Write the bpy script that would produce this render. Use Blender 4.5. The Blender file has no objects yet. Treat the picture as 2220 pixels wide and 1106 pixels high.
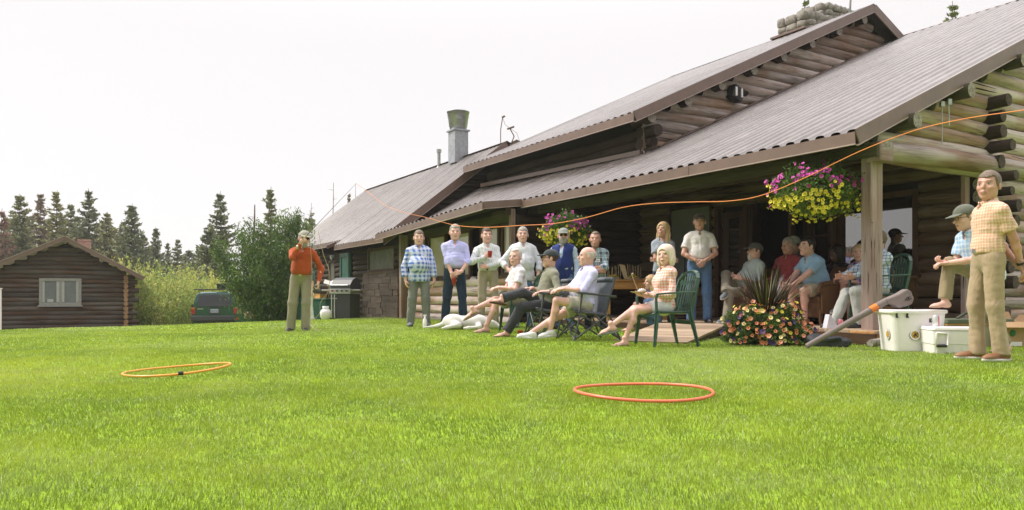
import bpy, math, random
import numpy as np
from mathutils import Vector, Matrix, noise as mnoise
random.seed(7); RNG = np.random.default_rng(11)
R = math.radians
SC = bpy.context.scene
COL = SC.collection
# ------------------------------------------------------------------ camera, world, sun, exposure
cam = bpy.data.cameras.new('camera'); camo = bpy.data.objects.new('camera', cam); COL.objects.link(camo)
camo.location = (0, 0, 0.62); camo.rotation_euler = (R(90), 0, 0)
cam.sensor_width = 36; cam.lens = 36 * 1637 / 2220; cam.shift_y = 90 / 2220
cam.clip_start = 0.05; cam.clip_end = 1500
SC.camera = camo
SUN_EL, SUN_AZ = R(50), R(285)          # azimuth clockwise from +Y (north)
w = bpy.data.worlds.new("World"); SC.world = w; w.use_nodes = True
nt = w.node_tree; nt.nodes.clear()
out = nt.nodes.new('ShaderNodeOutputWorld'); bg = nt.nodes.new('ShaderNodeBackground')
sky = nt.nodes.new('ShaderNodeTexSky'); sky.sky_type = 'NISHITA'; sky.sun_disc = False
sky.sun_elevation = SUN_EL; sky.sun_rotation = SUN_AZ
sky.air_density = 1.0; sky.dust_density = 6.0; sky.ozone_density = 1.0; sky.altitude = 1800
mx = nt.nodes.new('ShaderNodeMix'); mx.data_type = 'RGBA'
mx.inputs[0].default_value = 0.86
nt.links.new(sky.outputs[0], mx.inputs[6]); mx.inputs[7].default_value = (9.75, 9.3, 9.15, 1)   # smoke overcast
tc = nt.nodes.new('ShaderNodeTexCoord'); sxyz = nt.nodes.new('ShaderNodeSeparateXYZ'); nt.links.new(tc.outputs['Generated'], sxyz.inputs[0])
mr = nt.nodes.new('ShaderNodeMapRange'); mr.inputs[1].default_value = -1; mr.inputs[2].default_value = .6; mr.inputs[3].default_value = .62; mr.inputs[4].default_value = 1.12   # sky shaped brighter ahead, dimmer behind the camera, for contrast on the roof
nt.links.new(sxyz.outputs[1], mr.inputs[0]); vm = nt.nodes.new('ShaderNodeVectorMath'); vm.operation = 'SCALE'
me_ = nt.nodes.new('ShaderNodeMapRange'); me_.interpolation_type = 'SMOOTHSTEP'; me_.inputs[1].default_value = .30; me_.inputs[2].default_value = .95; me_.inputs[3].default_value = .595; me_.inputs[4].default_value = 1.9   # overcast: brightest overhead
nt.links.new(sxyz.outputs[2], me_.inputs[0]); mm_ = nt.nodes.new('ShaderNodeMath'); mm_.operation = 'MULTIPLY'; nt.links.new(mr.outputs[0], mm_.inputs[0]); nt.links.new(me_.outputs[0], mm_.inputs[1])
nt.links.new(mx.outputs[2], vm.inputs[0]); nt.links.new(mm_.outputs[0], vm.inputs['Scale']); nt.links.new(vm.outputs[0], bg.inputs[0]); bg.inputs[1].default_value = 0.115
nt.links.new(bg.outputs[0], out.inputs[0])
sl = bpy.data.lights.new('sun', 'SUN'); so = bpy.data.objects.new('sun', sl); COL.objects.link(so)
sl.energy = 2.6; sl.angle = R(10); sl.color = (1.0, 0.93, 0.82)
sd = Vector((math.sin(SUN_AZ) * math.cos(SUN_EL), math.cos(SUN_AZ) * math.cos(SUN_EL), math.sin(SUN_EL)))
so.rotation_euler = sd.to_track_quat('Z', 'Y').to_euler(); so.location = sd * 60
SC.view_settings.view_transform = 'Standard'; SC.view_settings.look = 'None'
SC.view_settings.exposure = 0.56; SC.view_settings.gamma = 1.0
SC.render.engine = 'CYCLES'
SC.cycles.max_bounces = 6; SC.cycles.diffuse_bounces = 3; SC.cycles.glossy_bounces = 3
SC.cycles.transmission_bounces = 4; SC.cycles.use_denoising = True

# ------------------------------------------------------------------ helpers: objects
WLOC = {}
def tag(o, label=None, cat=None, group=None, kind=None):
    if label: o['label'] = label
    if cat: o['category'] = cat
    if group: o['group'] = group
    if kind: o['kind'] = kind
    return o
def empty(name, loc=(0, 0, 0), label=None, cat=None, group=None, rz=0.0, scale=1.0):
    o = bpy.data.objects.new(name, None); COL.objects.link(o)
    o.location = loc; o.rotation_euler = (0, 0, rz); o.scale = (scale,) * 3
    o.empty_display_size = 0.2
    WLOC[o.name] = Vector(loc)
    return tag(o, label, cat, group)
class MB:
    """collects shapes; vertices carry lc = (along, around, tone) for wood grain and tone"""
    def __init__(s): s.v = []; s.f = []; s.lc = []; s.mi = []; s.sm = []
    def add(s, vs, fs, lc=None, mi=0, sm=False):
        b = len(s.v); s.v += [tuple(p) for p in vs]
        s.lc += lc if lc is not None else [(p[0], p[1], 0.5) for p in vs]
        for f in fs: s.f.append(tuple(i + b for i in f)); s.mi.append(mi); s.sm.append(sm)
        return s
    def box(s, c, size, M=None, mi=0, tone=None, ax=None, taper=None):
        hx, hy, hz = size[0] / 2, size[1] / 2, size[2] / 2
        tone = random.random() if tone is None else tone
        L = max(range(3), key=lambda i: size[i]) if ax is None else ax
        vs = []; lc = []; off = random.random() * 30
        for z in (-hz, hz):
            k = 1 if (taper is None or z > 0) else taper
            for (x, y) in ((-hx, -hy), (hx, -hy), (hx, hy), (-hx, hy)):
                p = Vector((x * k, y * k, z)); q = (M @ p) if M is not None else p
                vs.append(q + Vector(c)); pp = (p.x, p.y, p.z)
                o = [pp[i] for i in range(3) if i != L]
                lc.append((pp[L] + off, o[0] + o[1], tone))
        return s.add(vs, [(0, 3, 2, 1), (4, 5, 6, 7), (0, 1, 5, 4), (1, 2, 6, 5), (2, 3, 7, 6), (3, 0, 4, 7)], lc, mi)
    def bar(s, a, b, wd, th, up=(0, 0, 1), mi=0, tone=None):
        """board from a to b, width wd across, thickness th along up"""
        a = Vector(a); b = Vector(b); d = (b - a); L = d.length; d.normalize()
        upv = Vector(up); y = upv.cross(d)
        if y.length < 1e-4: y = Vector((0, 1, 0)).cross(d)
        y.normalize(); z = d.cross(y)
        M = Matrix((d, y, z)).transposed()
        return s.box((a + b) / 2, (L, wd, th), M, mi, tone, ax=0)
    def tube(s, pts, rad, n=8, caps=True, mi=0, tone=None, sm=True, jit=0.0, closed=False):
        pts = [Vector(p) for p in pts]; k = len(pts)
        rad = [rad] * k if isinstance(rad, (int, float)) else rad
        tone = random.random() if tone is None else tone
        vs = []; lc = []; al = random.random() * 30; prev = None; a0 = random.random()
        ja = [1 + random.uniform(-jit, jit) for _ in range(n)]
        for i, p in enumerate(pts):
            d = (pts[(i + 1) % k] - pts[i - 1]) if closed else (pts[min(i + 1, k - 1)] - pts[max(i - 1, 0)])
            d.normalize()
            if prev is None:
                x = Vector((0, 0, 1)).cross(d)
                if x.length < 1e-3: x = Vector((1, 0, 0))
            else: x = prev - d * prev.dot(d)
            x.normalize(); prev = x; y = d.cross(x)
            if i: al += (p - pts[i - 1]).length
            for j in range(n):
                t = 2 * math.pi * j / n
                r = rad[i] * ja[j] * (1 + random.uniform(-jit, jit) * .6)
                vs.append(p + x * math.cos(t) * r + y * math.sin(t) * r)
                lc.append((al, abs(j / n - .5) * 6.28 * max(rad[i], .02) + a0, tone))
        fs = []
        for i in range(k if closed else k - 1):
            i2 = (i + 1) % k
            for j in range(n):
                j2 = (j + 1) % n
                fs.append((i * n + j, i * n + j2, i2 * n + j2, i2 * n + j))
        b = len(s.f); s.add(vs, fs, lc, mi, sm)
        if caps and not closed:
            base = len(s.v) - len(vs)
            for (o, rev) in ((0, True), ((k - 1) * n, False)):
                ring = [base + o + j for j in range(n)]
                s.v += [s.v[i] for i in ring]; s.lc += [(random.random() * 5, 0, tone)] * n
                nn = list(range(len(s.v) - n, len(s.v)))
                if rev: nn = nn[::-1]
                s.f.append(tuple(nn)); s.mi.append(mi if mi != 'cap' else 1); s.sm.append(False)
        return s
    def lathe(s, c, prof, n=20, mi=0, sm=True, sx=1, sy=1):
        vs = []; k = len(prof)
        for (r, z) in prof:
            for j in range(n):
                t = 2 * math.pi * j / n
                vs.append((c[0] + r * sx * math.cos(t), c[1] + r * sy * math.sin(t), c[2] + z))
        fs = [(i * n + j, i * n + (j + 1) % n, (i + 1) * n + (j + 1) % n, (i + 1) * n + j) for i in range(k - 1) for j in range(n)]
        return s.add(vs, fs, None, mi, sm)
    def quad(s, a, b, c, d, mi=0, tone=.5):
        L = (Vector(b) - Vector(a)).length; W = (Vector(d) - Vector(a)).length; o = random.random() * 9
        return s.add([a, b, c, d], [(0, 1, 2, 3)], [(o, 0, tone), (o + L, 0, tone), (o + L, W, tone), (o, W, tone)], mi)
    def prism(s, poly, d, mi=0, tone=.5):
        """closed prism: polygon (3d points) extruded by vector d"""
        n = len(poly); d = Vector(d); p = [Vector(q) for q in poly]
        vs = p + [q + d for q in p]
        nrm = (p[1] - p[0]).cross(p[2] - p[1])
        fs = [tuple(range(n)), tuple(range(2 * n - 1, n - 1, -1))] + [(i, i + n, (i + 1) % n + n, (i + 1) % n) for i in range(n)]
        return s.add(vs, fs, [(q.x + q.y, q.z, tone) for q in vs], mi)
    def build(s, name, mats, parent=None, world=True, bevel=0, normals=True):
        me = bpy.data.meshes.new(name)
        me.from_pydata(s.v, [], s.f)
        mats = mats if isinstance(mats, (list, tuple)) else [mats]
        for m in mats: me.materials.append(m)
        me.polygons.foreach_set('material_index', [0 if x == 'cap' else x for x in s.mi])
        me.polygons.foreach_set('use_smooth', s.sm)
        a = me.attributes.new('lc', 'FLOAT_VECTOR', 'POINT')
        a.data.foreach_set('vector', np.array(s.lc, dtype=np.float32).ravel())
        me.update()
        o = bpy.data.objects.new(name, me); COL.objects.link(o)
        if bevel:
            md = o.modifiers.new('bevel', 'BEVEL'); md.width = bevel; md.segments = 2; md.limit_method = 'ANGLE'; md.angle_limit = R(40)
        place(o, parent, world)
        return o
def place(o, parent, world):
    if parent is not None:
        o.parent = parent
        if world:
            off = WLOC[parent.name]
            o.data.transform(Matrix.Translation(-off)); WLOC[o.name] = off.copy()
        else: WLOC[o.name] = WLOC[parent.name].copy()
    else: WLOC[o.name] = Vector((0, 0, 0))
def base_at(o, loc):
    """put the origin of a parentless world-built mesh at its base"""
    loc = Vector(loc); o.data.transform(Matrix.Translation(-loc)); o.location = loc; WLOC[o.name] = loc
    return o
def npmesh(name, v, f, mats, parent=None, world=True, smooth=True, mi=None, attrs=None):
    me = bpy.data.meshes.new(name)
    nv, nf, k = len(v), len(f), f.shape[1]
    me.vertices.add(nv); me.vertices.foreach_set('co', np.ascontiguousarray(v, dtype=np.float32).ravel())
    me.loops.add(nf * k); me.loops.foreach_set('vertex_index', np.ascontiguousarray(f, dtype=np.int32).ravel())
    me.polygons.add(nf); me.polygons.foreach_set('loop_start', np.arange(0, nf * k, k, dtype=np.int32))
    me.polygons.foreach_set('use_smooth', np.full(nf, smooth))
    for m in (mats if isinstance(mats, (list, tuple)) else [mats]): me.materials.append(m)
    if mi is not None: me.polygons.foreach_set('material_index', mi.astype(np.int32))
    for (an, arr) in (attrs or {}).items():
        a = me.attributes.new(an, 'FLOAT_VECTOR', 'POINT'); a.data.foreach_set('vector', np.ascontiguousarray(arr, dtype=np.float32).ravel())
    me.update(calc_edges=True); me.validate()
    o = bpy.data.objects.new(name, me); COL.objects.link(o)
    place(o, parent, world)
    return o
def copy_tree(o, parent=None):
    c = o.copy(); COL.objects.link(c); c.parent = parent
    WLOC[c.name] = WLOC.get(o.name, Vector()).copy()
    for ch in [x for x in o.children]: copy_tree(ch, c)
    return c

# ------------------------------------------------------------------ helpers: materials
class NT:
    def __init__(s, name):
        s.m = bpy.data.materials.new(name); s.m.use_nodes = True; s.t = s.m.node_tree
        s.b = s.t.nodes['Principled BSDF']; s.o = s.t.nodes['Material Output']
    def n(s, typ, **k):
        x = s.t.nodes.new('ShaderNode' + typ)
        for a, b in k.items(): setattr(x, a, b)
        return x
    def l(s, a, b): s.t.links.new(a, b)
    def val(s, sock, v):
        if isinstance(v, bpy.types.NodeSocket): s.l(v, sock)
        else: sock.default_value = v
    def math(s, op, a, b=0.0, c=0.0, clamp=False):
        x = s.n('Math', operation=op); x.use_clamp = clamp
        for i, q in enumerate((a, b, c)): s.val(x.inputs[i], q)
        return x.outputs[0]
    def mix(s, f, a, b):
        x = s.n('Mix', data_type='RGBA'); s.val(x.inputs[0], f)
        for i, q in ((6, a), (7, b)):
            if isinstance(q, (tuple, list)): q = tuple(q)[:3] + (1,)
            s.val(x.inputs[i], q)
        return x.outputs[2]
    def noise(s, vec=None, scale=5, detail=4, rough=.55, dist=0.0):
        x = s.n('TexNoise'); x.inputs['Scale'].default_value = scale; x.inputs['Detail'].default_value = detail
        x.inputs['Roughness'].default_value = rough; x.inputs['Distortion'].default_value = dist
        if vec is not None: s.l(vec, x.inputs['Vector'])
        return x.outputs[0]
    def mapr(s, v, a, b, c=0., d=1.):
        x = s.n('MapRange'); s.val(x.inputs[0], v)
        for i, q in enumerate((a, b, c, d)): x.inputs[i + 1].default_value = q
        return x.outputs[0]
    def obj(s): return s.n('TexCoord').outputs['Object']
    def scale(s, vec, sc):
        x = s.n('VectorMath', operation='MULTIPLY'); s.l(vec, x.inputs[0]); x.inputs[1].default_value = sc; return x.outputs[0]
    def attr(s, name): return s.n('Attribute', attribute_name=name)
    def bump(s, h, strength=.3, dist=.01, normal=None):
        x = s.n('Bump'); x.inputs['Strength'].default_value = strength; x.inputs['Distance'].default_value = dist
        s.l(h, x.inputs['Height'])
        if normal is not None: s.l(normal, x.inputs['Normal'])
        s.l(x.outputs[0], s.b.inputs['Normal']); return x.outputs[0]
    def set(s, **k):
        for a, b in k.items():
            nm = {'col': 'Base Color', 'rough': 'Roughness', 'metal': 'Metallic', 'spec': 'Specular IOR Level', 'ior': 'IOR',
                  'sss': 'Subsurface Weight', 'coat': 'Coat Weight', 'alpha': 'Alpha', 'trans': 'Transmission Weight', 'sheen': 'Sheen Weight'}[a]
            if isinstance(b, (tuple, list)): b = tuple(b)[:3] + (1,)
            s.val(s.b.inputs[nm], b)
        return s
def mat(name, col, rough=.6, metal=0., var=.18, scale=7, bump=0., bscale=80, spec=.5, col2=None, coat=0):
    k = NT(name); o = k.obj()
    c2 = col2 or tuple(c * (1 - var) for c in col)
    k.set(col=k.mix(k.mapr(k.noise(o, scale, 5, .65), .35, .65), col, c2), rough=rough, metal=metal, spec=spec, coat=coat)
    if bump: k.bump(k.noise(o, bscale, 3), bump, .01)
    return k.m
def wood(name, c1, c2, c3, rough=.8, ks=(1.2, 22, 6), contrast=(.35, .68), bump=.5, crack=.5, dist=.02):
    """weathered wood running along lc.x ; c1 pale, c2 brown, c3 dark"""
    k = NT(name); a = k.attr('lc').outputs['Vector']
    sv = k.scale(a, (ks[0], ks[1], ks[2] * 7.3))
    g = k.noise(sv, 1.0, 8, .72, .4)
    big = k.noise(k.scale(a, (.8, 3, 31)), 1.0, 3, .5)
    col = k.mix(k.mapr(big, contrast[0], contrast[1]), c1, c2)
    col = k.mix(k.mapr(g, .48, .72, 0, .85), col, c3)
    sp = k.n('SeparateXYZ'); k.l(a, sp.inputs[0])
    tn = k.mapr(sp.outputs[2], 0, 1, .72, 1.2)
    mm = k.n('Mix', data_type='RGBA', blend_type='MULTIPLY'); mm.inputs[0].default_value = 1
    k.l(col, mm.inputs[6]); cb = k.n('CombineColor'); [k.l(tn, cb.inputs[i]) for i in range(3)]; k.l(cb.outputs[0], mm.inputs[7])
    cr = k.noise(k.scale(a, (.9, 34, 17)), 1.0, 2, .5, .3)
    crk = k.mapr(cr, .295, .315, 0, 1)
    col = k.mix(crk, tuple(x * .25 for x in c3), mm.outputs[2]) if crack else mm.outputs[2]
    k.set(col=col, rough=rough, spec=.25)
    h = k.math('ADD', k.math('MULTIPLY', g, .6), crk if crack else g)
    k.bump(h, bump, dist)
    return k.m
# ------------------------------------------------------------------ shared materials
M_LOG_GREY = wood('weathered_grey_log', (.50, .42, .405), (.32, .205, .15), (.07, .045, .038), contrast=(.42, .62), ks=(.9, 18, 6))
M_LOG_DARK = wood('shade_dark_log', (.060, .042, .033), (.033, .021, .014), (.010, .007, .006), bump=.6)  # brown log colour darkened for the shade on porch and kitchen walls
M_LOG_BROWN = wood('brown_porch_log', (.20, .15, .105), (.115, .07, .04), (.04, .026, .018))
M_LOG_CABIN = wood('cabin_log', (.105, .088, .078), (.085, .047, .028), (.014, .011, .010), contrast=(.4, .62), ks=(.7, 16, 6))
M_LOG_END = mat('cut_log_end', (.40, .25, .14), .85, 0, .3, 9, .3, 40, spec=.2, col2=(.22, .12, .065))
M_END_GREY = mat('weathered_log_end', (.40, .37, .34), .9, 0, .3, 26, .6, 50, spec=.2, col2=(.16, .13, .11))
M_BOARD = wood('weathered_board', (.37, .30, .285), (.22, .135, .10), (.13, .09, .06), ks=(1.5, 40, 6), bump=.35)
M_BOARD_DK = wood('dark_board', (.12, .095, .07), (.09, .055, .03), (.03, .02, .013), ks=(1.5, 40, 6))
M_DECK = wood('deck_board', (.44, .34, .25), (.36, .26, .18), (.18, .12, .08), ks=(1.5, 30, 6), bump=.25, crack=0)
M_SOFFIT = wood('green_stained_soffit', (.075, .07, .038), (.045, .036, .022), (.02, .016, .011), ks=(1.5, 30, 6))
M_PINE = wood('honey_pine', (.60, .33, .12), (.50, .25, .08), (.33, .15, .05), ks=(1.5, 30, 5), bump=.1, crack=0, rough=.45)
M_TRIM = wood('brown_trim', (.085, .045, .026), (.06, .032, .018), (.028, .016, .011), ks=(1.5, 40, 6), rough=.6)
def roof_mat():
    k = NT('brown_metal_roof'); a = k.attr('lc').outputs['Vector']; o = k.obj()
    sh = k.mapr(k.noise(k.scale(a, (1.3, .25, 1)), 1.0, 3), .35, .65)
    col = k.mix(sh, (.112, .095, .090), (.15, .130, .127))
    col = k.mix(k.mapr(k.noise(o, 2.2, 6, .7), .5, .75, 0, .45), col, (.30, .26, .25))
    sp = k.n('SeparateXYZ'); k.l(a, sp.inputs[0]); fr = lambda v, f, ph=0.: k.math('FRACT', k.math('ADD', k.math('MULTIPLY', v, f), ph))
    lap = k.math('LESS_THAN', fr(sp.outputs[1], 1 / .94), .022); scr = k.math('MULTIPLY', k.math('LESS_THAN', fr(sp.outputs[1], 1 / .47, .3), .07), k.math('LESS_THAN', fr(sp.outputs[0], 1 / .85), .035))
    col = k.mix(k.math('MULTIPLY', k.math('MAXIMUM', lap, scr), .8), col, (.03, .022, .02))
    stn = k.mapr(k.noise(k.scale(a, (.35, 3.5, 1)), 1.0, 4, .6), .52, .72, 0, .35); col = k.mix(stn, col, (.06, .045, .04))
    k.set(col=col, rough=k.mapr(k.noise(o, 3, 4), .3, .7, .24, .36), metal=.0, spec=.55, coat=.0)
    k.b.inputs['IOR'].default_value = 1.5
    return k.m
M_ROOF = roof_mat()
M_FASCIA = mat('brown_metal_fascia', (.185, .12, .098), .38, 0, .2, 3, .1, 12, spec=.6)
M_FASCIA_LT = mat('pale_fascia_edge', (.42, .33, .30), .4, 0, .2, 5)
M_TUB = mat('dull_zinc', (.44, .45, .50), .38, .45, .3, 8)
M_GALV = mat('galvanised_metal', (.50, .52, .54), .45, .35, .35, 6, .1, 20)
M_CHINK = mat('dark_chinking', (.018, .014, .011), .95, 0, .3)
M_DARK = mat('dark_interior', (.012, .010, .009), .9, 0, .3)
def glass_mat(name='window_glass', ior=3.0, base=(.02, .018, .017)):
    k = NT(name); k.set(col=base, rough=.015, spec=.5)
    k.b.inputs['IOR'].default_value = ior
    k.bump(k.noise(k.obj(), 1.6, 1), .03, .02); return k.m
M_GLASS = glass_mat()
M_GLASS_CAR = glass_mat('car_glass', 1.7, (.03, .035, .04))
M_GREEN = mat('green_door_paint', (.035, .13, .10), .5, 0, .3, 6)
M_WHITE = mat('white_plastic', (.84, .80, .82), .35, 0, .05, 6)
M_BLACK = mat('black_rubber', (.02, .02, .021), .6, 0, .3)
M_STEEL = mat('brushed_steel', (.5, .5, .5), .32, .85, .2, 9)
M_STONE = None
def stone_mat():
    k = NT('grey_chimney_stone'); o = k.obj()
    col = k.mix(k.mapr(k.noise(o, 4, 6, .7), .35, .65), (.40, .37, .34), (.24, .215, .195))
    col = k.mix(k.mapr(k.noise(o, 14, 6, .7), .5, .7, 0, .7), col, (.13, .12, .11))
    k.set(col=col, rough=.9, spec=.2); k.bump(k.noise(o, 11, 6, .7), 1.0, .06); return k.m
M_STONE = stone_mat()
M_MORTAR = mat('mortar', (.30, .28, .26), .95, 0, .3, 20, .5, 60)
# ------------------------------------------------------------------ terrain
def sstep(a, b, x):
    t = np.clip((x - a) / (b - a), 0, 1); return t * t * (3 - 2 * t)
def vgrid(seed, n=64):
    return np.random.default_rng(seed).random((n, n))
_G = [vgrid(i) for i in range(8)]
def vnoise(x, y, sc, k=0):
    """smooth value noise 0..1"""
    g = _G[k]; n = g.shape[0]; x = np.asarray(x) * sc + 1000.3; y = np.asarray(y) * sc + 1000.7
    xi = np.floor(x).astype(int); yi = np.floor(y).astype(int); fx = x - xi; fy = y - yi
    fx = fx * fx * (3 - 2 * fx); fy = fy * fy * (3 - 2 * fy)
    a = g[xi % n, yi % n]; b = g[(xi + 1) % n, yi % n]; c = g[xi % n, (yi + 1) % n]; d = g[(xi + 1) % n, (yi + 1) % n]
    return (a * (1 - fx) + b * fx) * (1 - fy) + (c * (1 - fx) + d * fx) * fy
def gz(x, y):
    x = np.asarray(x, float); y = np.asarray(y, float)
    d = (x + 8.95) * -.824 + (y - 13.2) * .567
    z = -1.0 * sstep(0.2, 11, d) - .035 * np.clip(d - 11, 0, 60)
    z = z + .075 * np.exp(-(((x + .8) / 3.2) ** 2 + ((y - 14.3) / 2.6) ** 2))
    near = 1 - sstep(8, 20, np.hypot(x, y))
    z = z + (vnoise(x, y, .8, 1) - .5) * .035 * near + (vnoise(x, y, .3, 2) - .5) * .04 * sstep(8, 20, np.hypot(x, y)) * (1 - sstep(9, 12, y) * (x > -4))
    return z
def G(x, y): return float(gz(x, y))
def PX(px, Y): return (px - 1110) / 1637 * Y
def PZ(py, Y): return .62 + (643 - py) / 1637 * Y
def gmat():
    k = NT('lawn_soil'); o = k.obj()
    col = k.mix(k.mapr(k.noise(o, 6, 6, .7), .3, .7), (.26, .38, .03), (.16, .26, .03))
    far = k.mix(k.mapr(k.noise(o, .2, 5, .6), .35, .65), (.20, .17, .08), (.10, .13, .04))
    sp = k.n('SeparateXYZ'); k.l(o, sp.inputs[0])
    col = k.mix(k.mapr(sp.outputs[2], -.7, -1.1, 0, 1), col, far)
    k.set(col=col, rough=.95, spec=.1); k.bump(k.noise(o, 60, 3), .6, .02); return k.m
def axis(lo, hi, dense_lo, dense_hi, d1, d2):
    a = list(np.arange(dense_lo, dense_hi, d1)); x = dense_hi; s = d1
    while x < hi: a.append(x); s = min(s * 1.35, d2); x += s
    a.append(hi); x = dense_lo; s = d1; b = []
    while x > lo: s = min(s * 1.35, d2); x -= s; b.append(x)
    return np.array(sorted(set(b + a)))
xs = axis(-600, 600, -16, 10, .25, 40); ys = axis(-60, 900, -2, 34, .25, 40)
X_, Y_ = np.meshgrid(xs, ys, indexing='ij'); Z_ = gz(X_, Y_)
vv = np.stack([X_, Y_, Z_], -1).reshape(-1, 3); ny = len(ys)
ii, jj = np.meshgrid(np.arange(len(xs) - 1), np.arange(ny - 1), indexing='ij'); q = (ii * ny + jj).ravel()
ground = npmesh('ground', vv, np.stack([q, q + ny, q + ny + 1, q + 1], 1), gmat()); tag(ground, kind='structure')

# lodge frame: origin under the near eave corner, u runs away along the eave, v runs into the house
HO = Vector((4.31, 9.45, 0)); HU = Vector((-.517, .856, 0)).normalized(); HV = Vector((.856, .517, 0)).normalized()
def H(t, s, z=0.0): return HO + HU * t + HV * s + Vector((0, 0, z))
def toTS(x, y):
    rx = x - HO.x; ry = y - HO.y
    return rx * HU.x + ry * HU.y, rx * HV.x + ry * HV.y

# ------------------------------------------------------------------ grass
def grass_mat():
    k = NT('grass_blades'); a = k.attr('gc').outputs['Vector']
    k.t.nodes.remove(k.b)
    d = k.n('BsdfDiffuse'); t = k.n('BsdfTranslucent'); g = k.n('BsdfGlossy'); g.inputs['Roughness'].default_value = .45
    m1 = k.n('MixShader'); m1.inputs[0].default_value = .45; m2 = k.n('MixShader'); m2.inputs[0].default_value = .05
    k.l(a, d.inputs[0]); k.l(a, t.inputs[0]); k.l(d.outputs[0], m1.inputs[1]); k.l(t.outputs[0], m1.inputs[2])
    k.l(m1.outputs[0], m2.inputs[1]); k.l(g.outputs[0], m2.inputs[2]); k.l(m2.outputs[0], k.o.inputs[0]); return k.m
def make_grass():
    bands = [(1.3, 3.2, 17000, .0026, .046), (3.2, 5.5, 9000, .0036, .048), (5.5, 9, 4200, .0052, .050), (9, 14, 1500, .0085, .052), (14, 24, 420, .018, .056)]
    VS = []; FS = []; CS = []; base = 0
    for (y0, y1, den, wd, ht) in bands:
        W = lambda y: .70 * y + 1.3
        area = (W(y0) + W(y1)) * (y1 - y0); n = int(area * den)
        y = RNG.uniform(y0, y1, n); x = RNG.uniform(-1, 1, n) * W(y1)
        ok = (np.abs(x) < W(y))
        t = (x - HO.x) * HU.x + (y - HO.y) * HU.y; s = (x - HO.x) * HV.x + (y - HO.y) * HV.y
        house = ((s > .42) & (t > -.3) & (t < 8.2)) | ((s > .12) & (t >= 8.2)) | ((s > -.15) & (t > 14)) | ((s > 3.5) & (t > .05))
        ok &= ~house
        ok &= vnoise(x, y, .8, 5) * .4 + RNG.random(n) > .12
        x = x[ok]; y = y[ok]; n = len(x); z = gz(x, y) - .004
        tuft = vnoise(x, y, 3.2, 3); big = vnoise(x, y, .55, 4); fine = vnoise(x, y, 9, 6); mid = vnoise(x, y, 1.5, 5)
        h = ht * .60 * (.70 + .32 * tuft + .22 * fine) * RNG.uniform(.6, 1.15, n)
        ang = RNG.uniform(0, 2 * np.pi, n); wdn = wd * RNG.uniform(.7, 1.3, n)
        la = vnoise(x, y, 1.3, 7) * 12.6 + RNG.normal(0, 1.3, n); lean = h * RNG.uniform(.15, .75, n)
        dx = np.cos(ang) * wdn / 2; dy = np.sin(ang) * wdn / 2
        lx = np.cos(la) * lean; ly = np.sin(la) * lean
        P = np.empty((n, 5, 3))
        P[:, 0] = np.stack([x - dx, y - dy, z], 1); P[:, 1] = np.stack([x + dx, y + dy, z], 1)
        P[:, 2] = np.stack([x + dx * .8 + lx * .35, y + dy * .8 + ly * .35, z + h * .62], 1)
        P[:, 3] = np.stack([x - dx * .8 + lx * .35, y - dy * .8 + ly * .35, z + h * .62], 1)
        P[:, 4] = np.stack([x + lx, y + ly, z + h], 1)
        c1 = np.array([.345, .425, .042]); c2 = np.array([.20, .285, .028]); c3 = np.array([.50, .55, .27]); c4 = np.array([.62, .60, .08])
        m = np.clip((tuft * .45 + mid * .55 + vnoise(x, y, 6, 2) * .35 - .36) * 1.5, 0, 1)[:, None]; dry = np.clip((big * .75 + fine * .3 - .52) * 2.2, 0, 1)[:, None]
        yel = np.exp(-(((x + 5.5) / 1.6) ** 2 + ((y - 5.6) / 1.3) ** 2))[:, None]  # yellow sunlit patch at the left, put into the blade colour
        c = c2 + (c1 - c2) * m; c = c + (c3 - c) * dry * .75 * RNG.uniform(.3, 1, (n, 1)); c = c + (c4 * 1.1 - c) * yel * .8
        c = c + (c3 * 1.05 - c) * (RNG.random((n, 1)) < .04); c = c * RNG.uniform(.75, 1.2, (n, 1))
        C = np.repeat(c[:, None], 5, 1)
        VS.append(P.reshape(-1, 3)); CS.append(C.reshape(-1, 3))
        b = base + np.arange(n) * 5
        FS.append(np.concatenate([np.stack([b, b + 1, b + 2], 1), np.stack([b, b + 2, b + 3], 1), np.stack([b + 3, b + 2, b + 4], 1)])); base += n * 5
    o = npmesh('grass', np.concatenate(VS), np.concatenate(FS), grass_mat(), smooth=False, attrs={'gc': np.concatenate(CS)})
    tag(o, 'short bright green lawn grass covering the whole foreground', 'grass', kind='stuff')
    print('grass verts', base)
make_grass()
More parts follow.
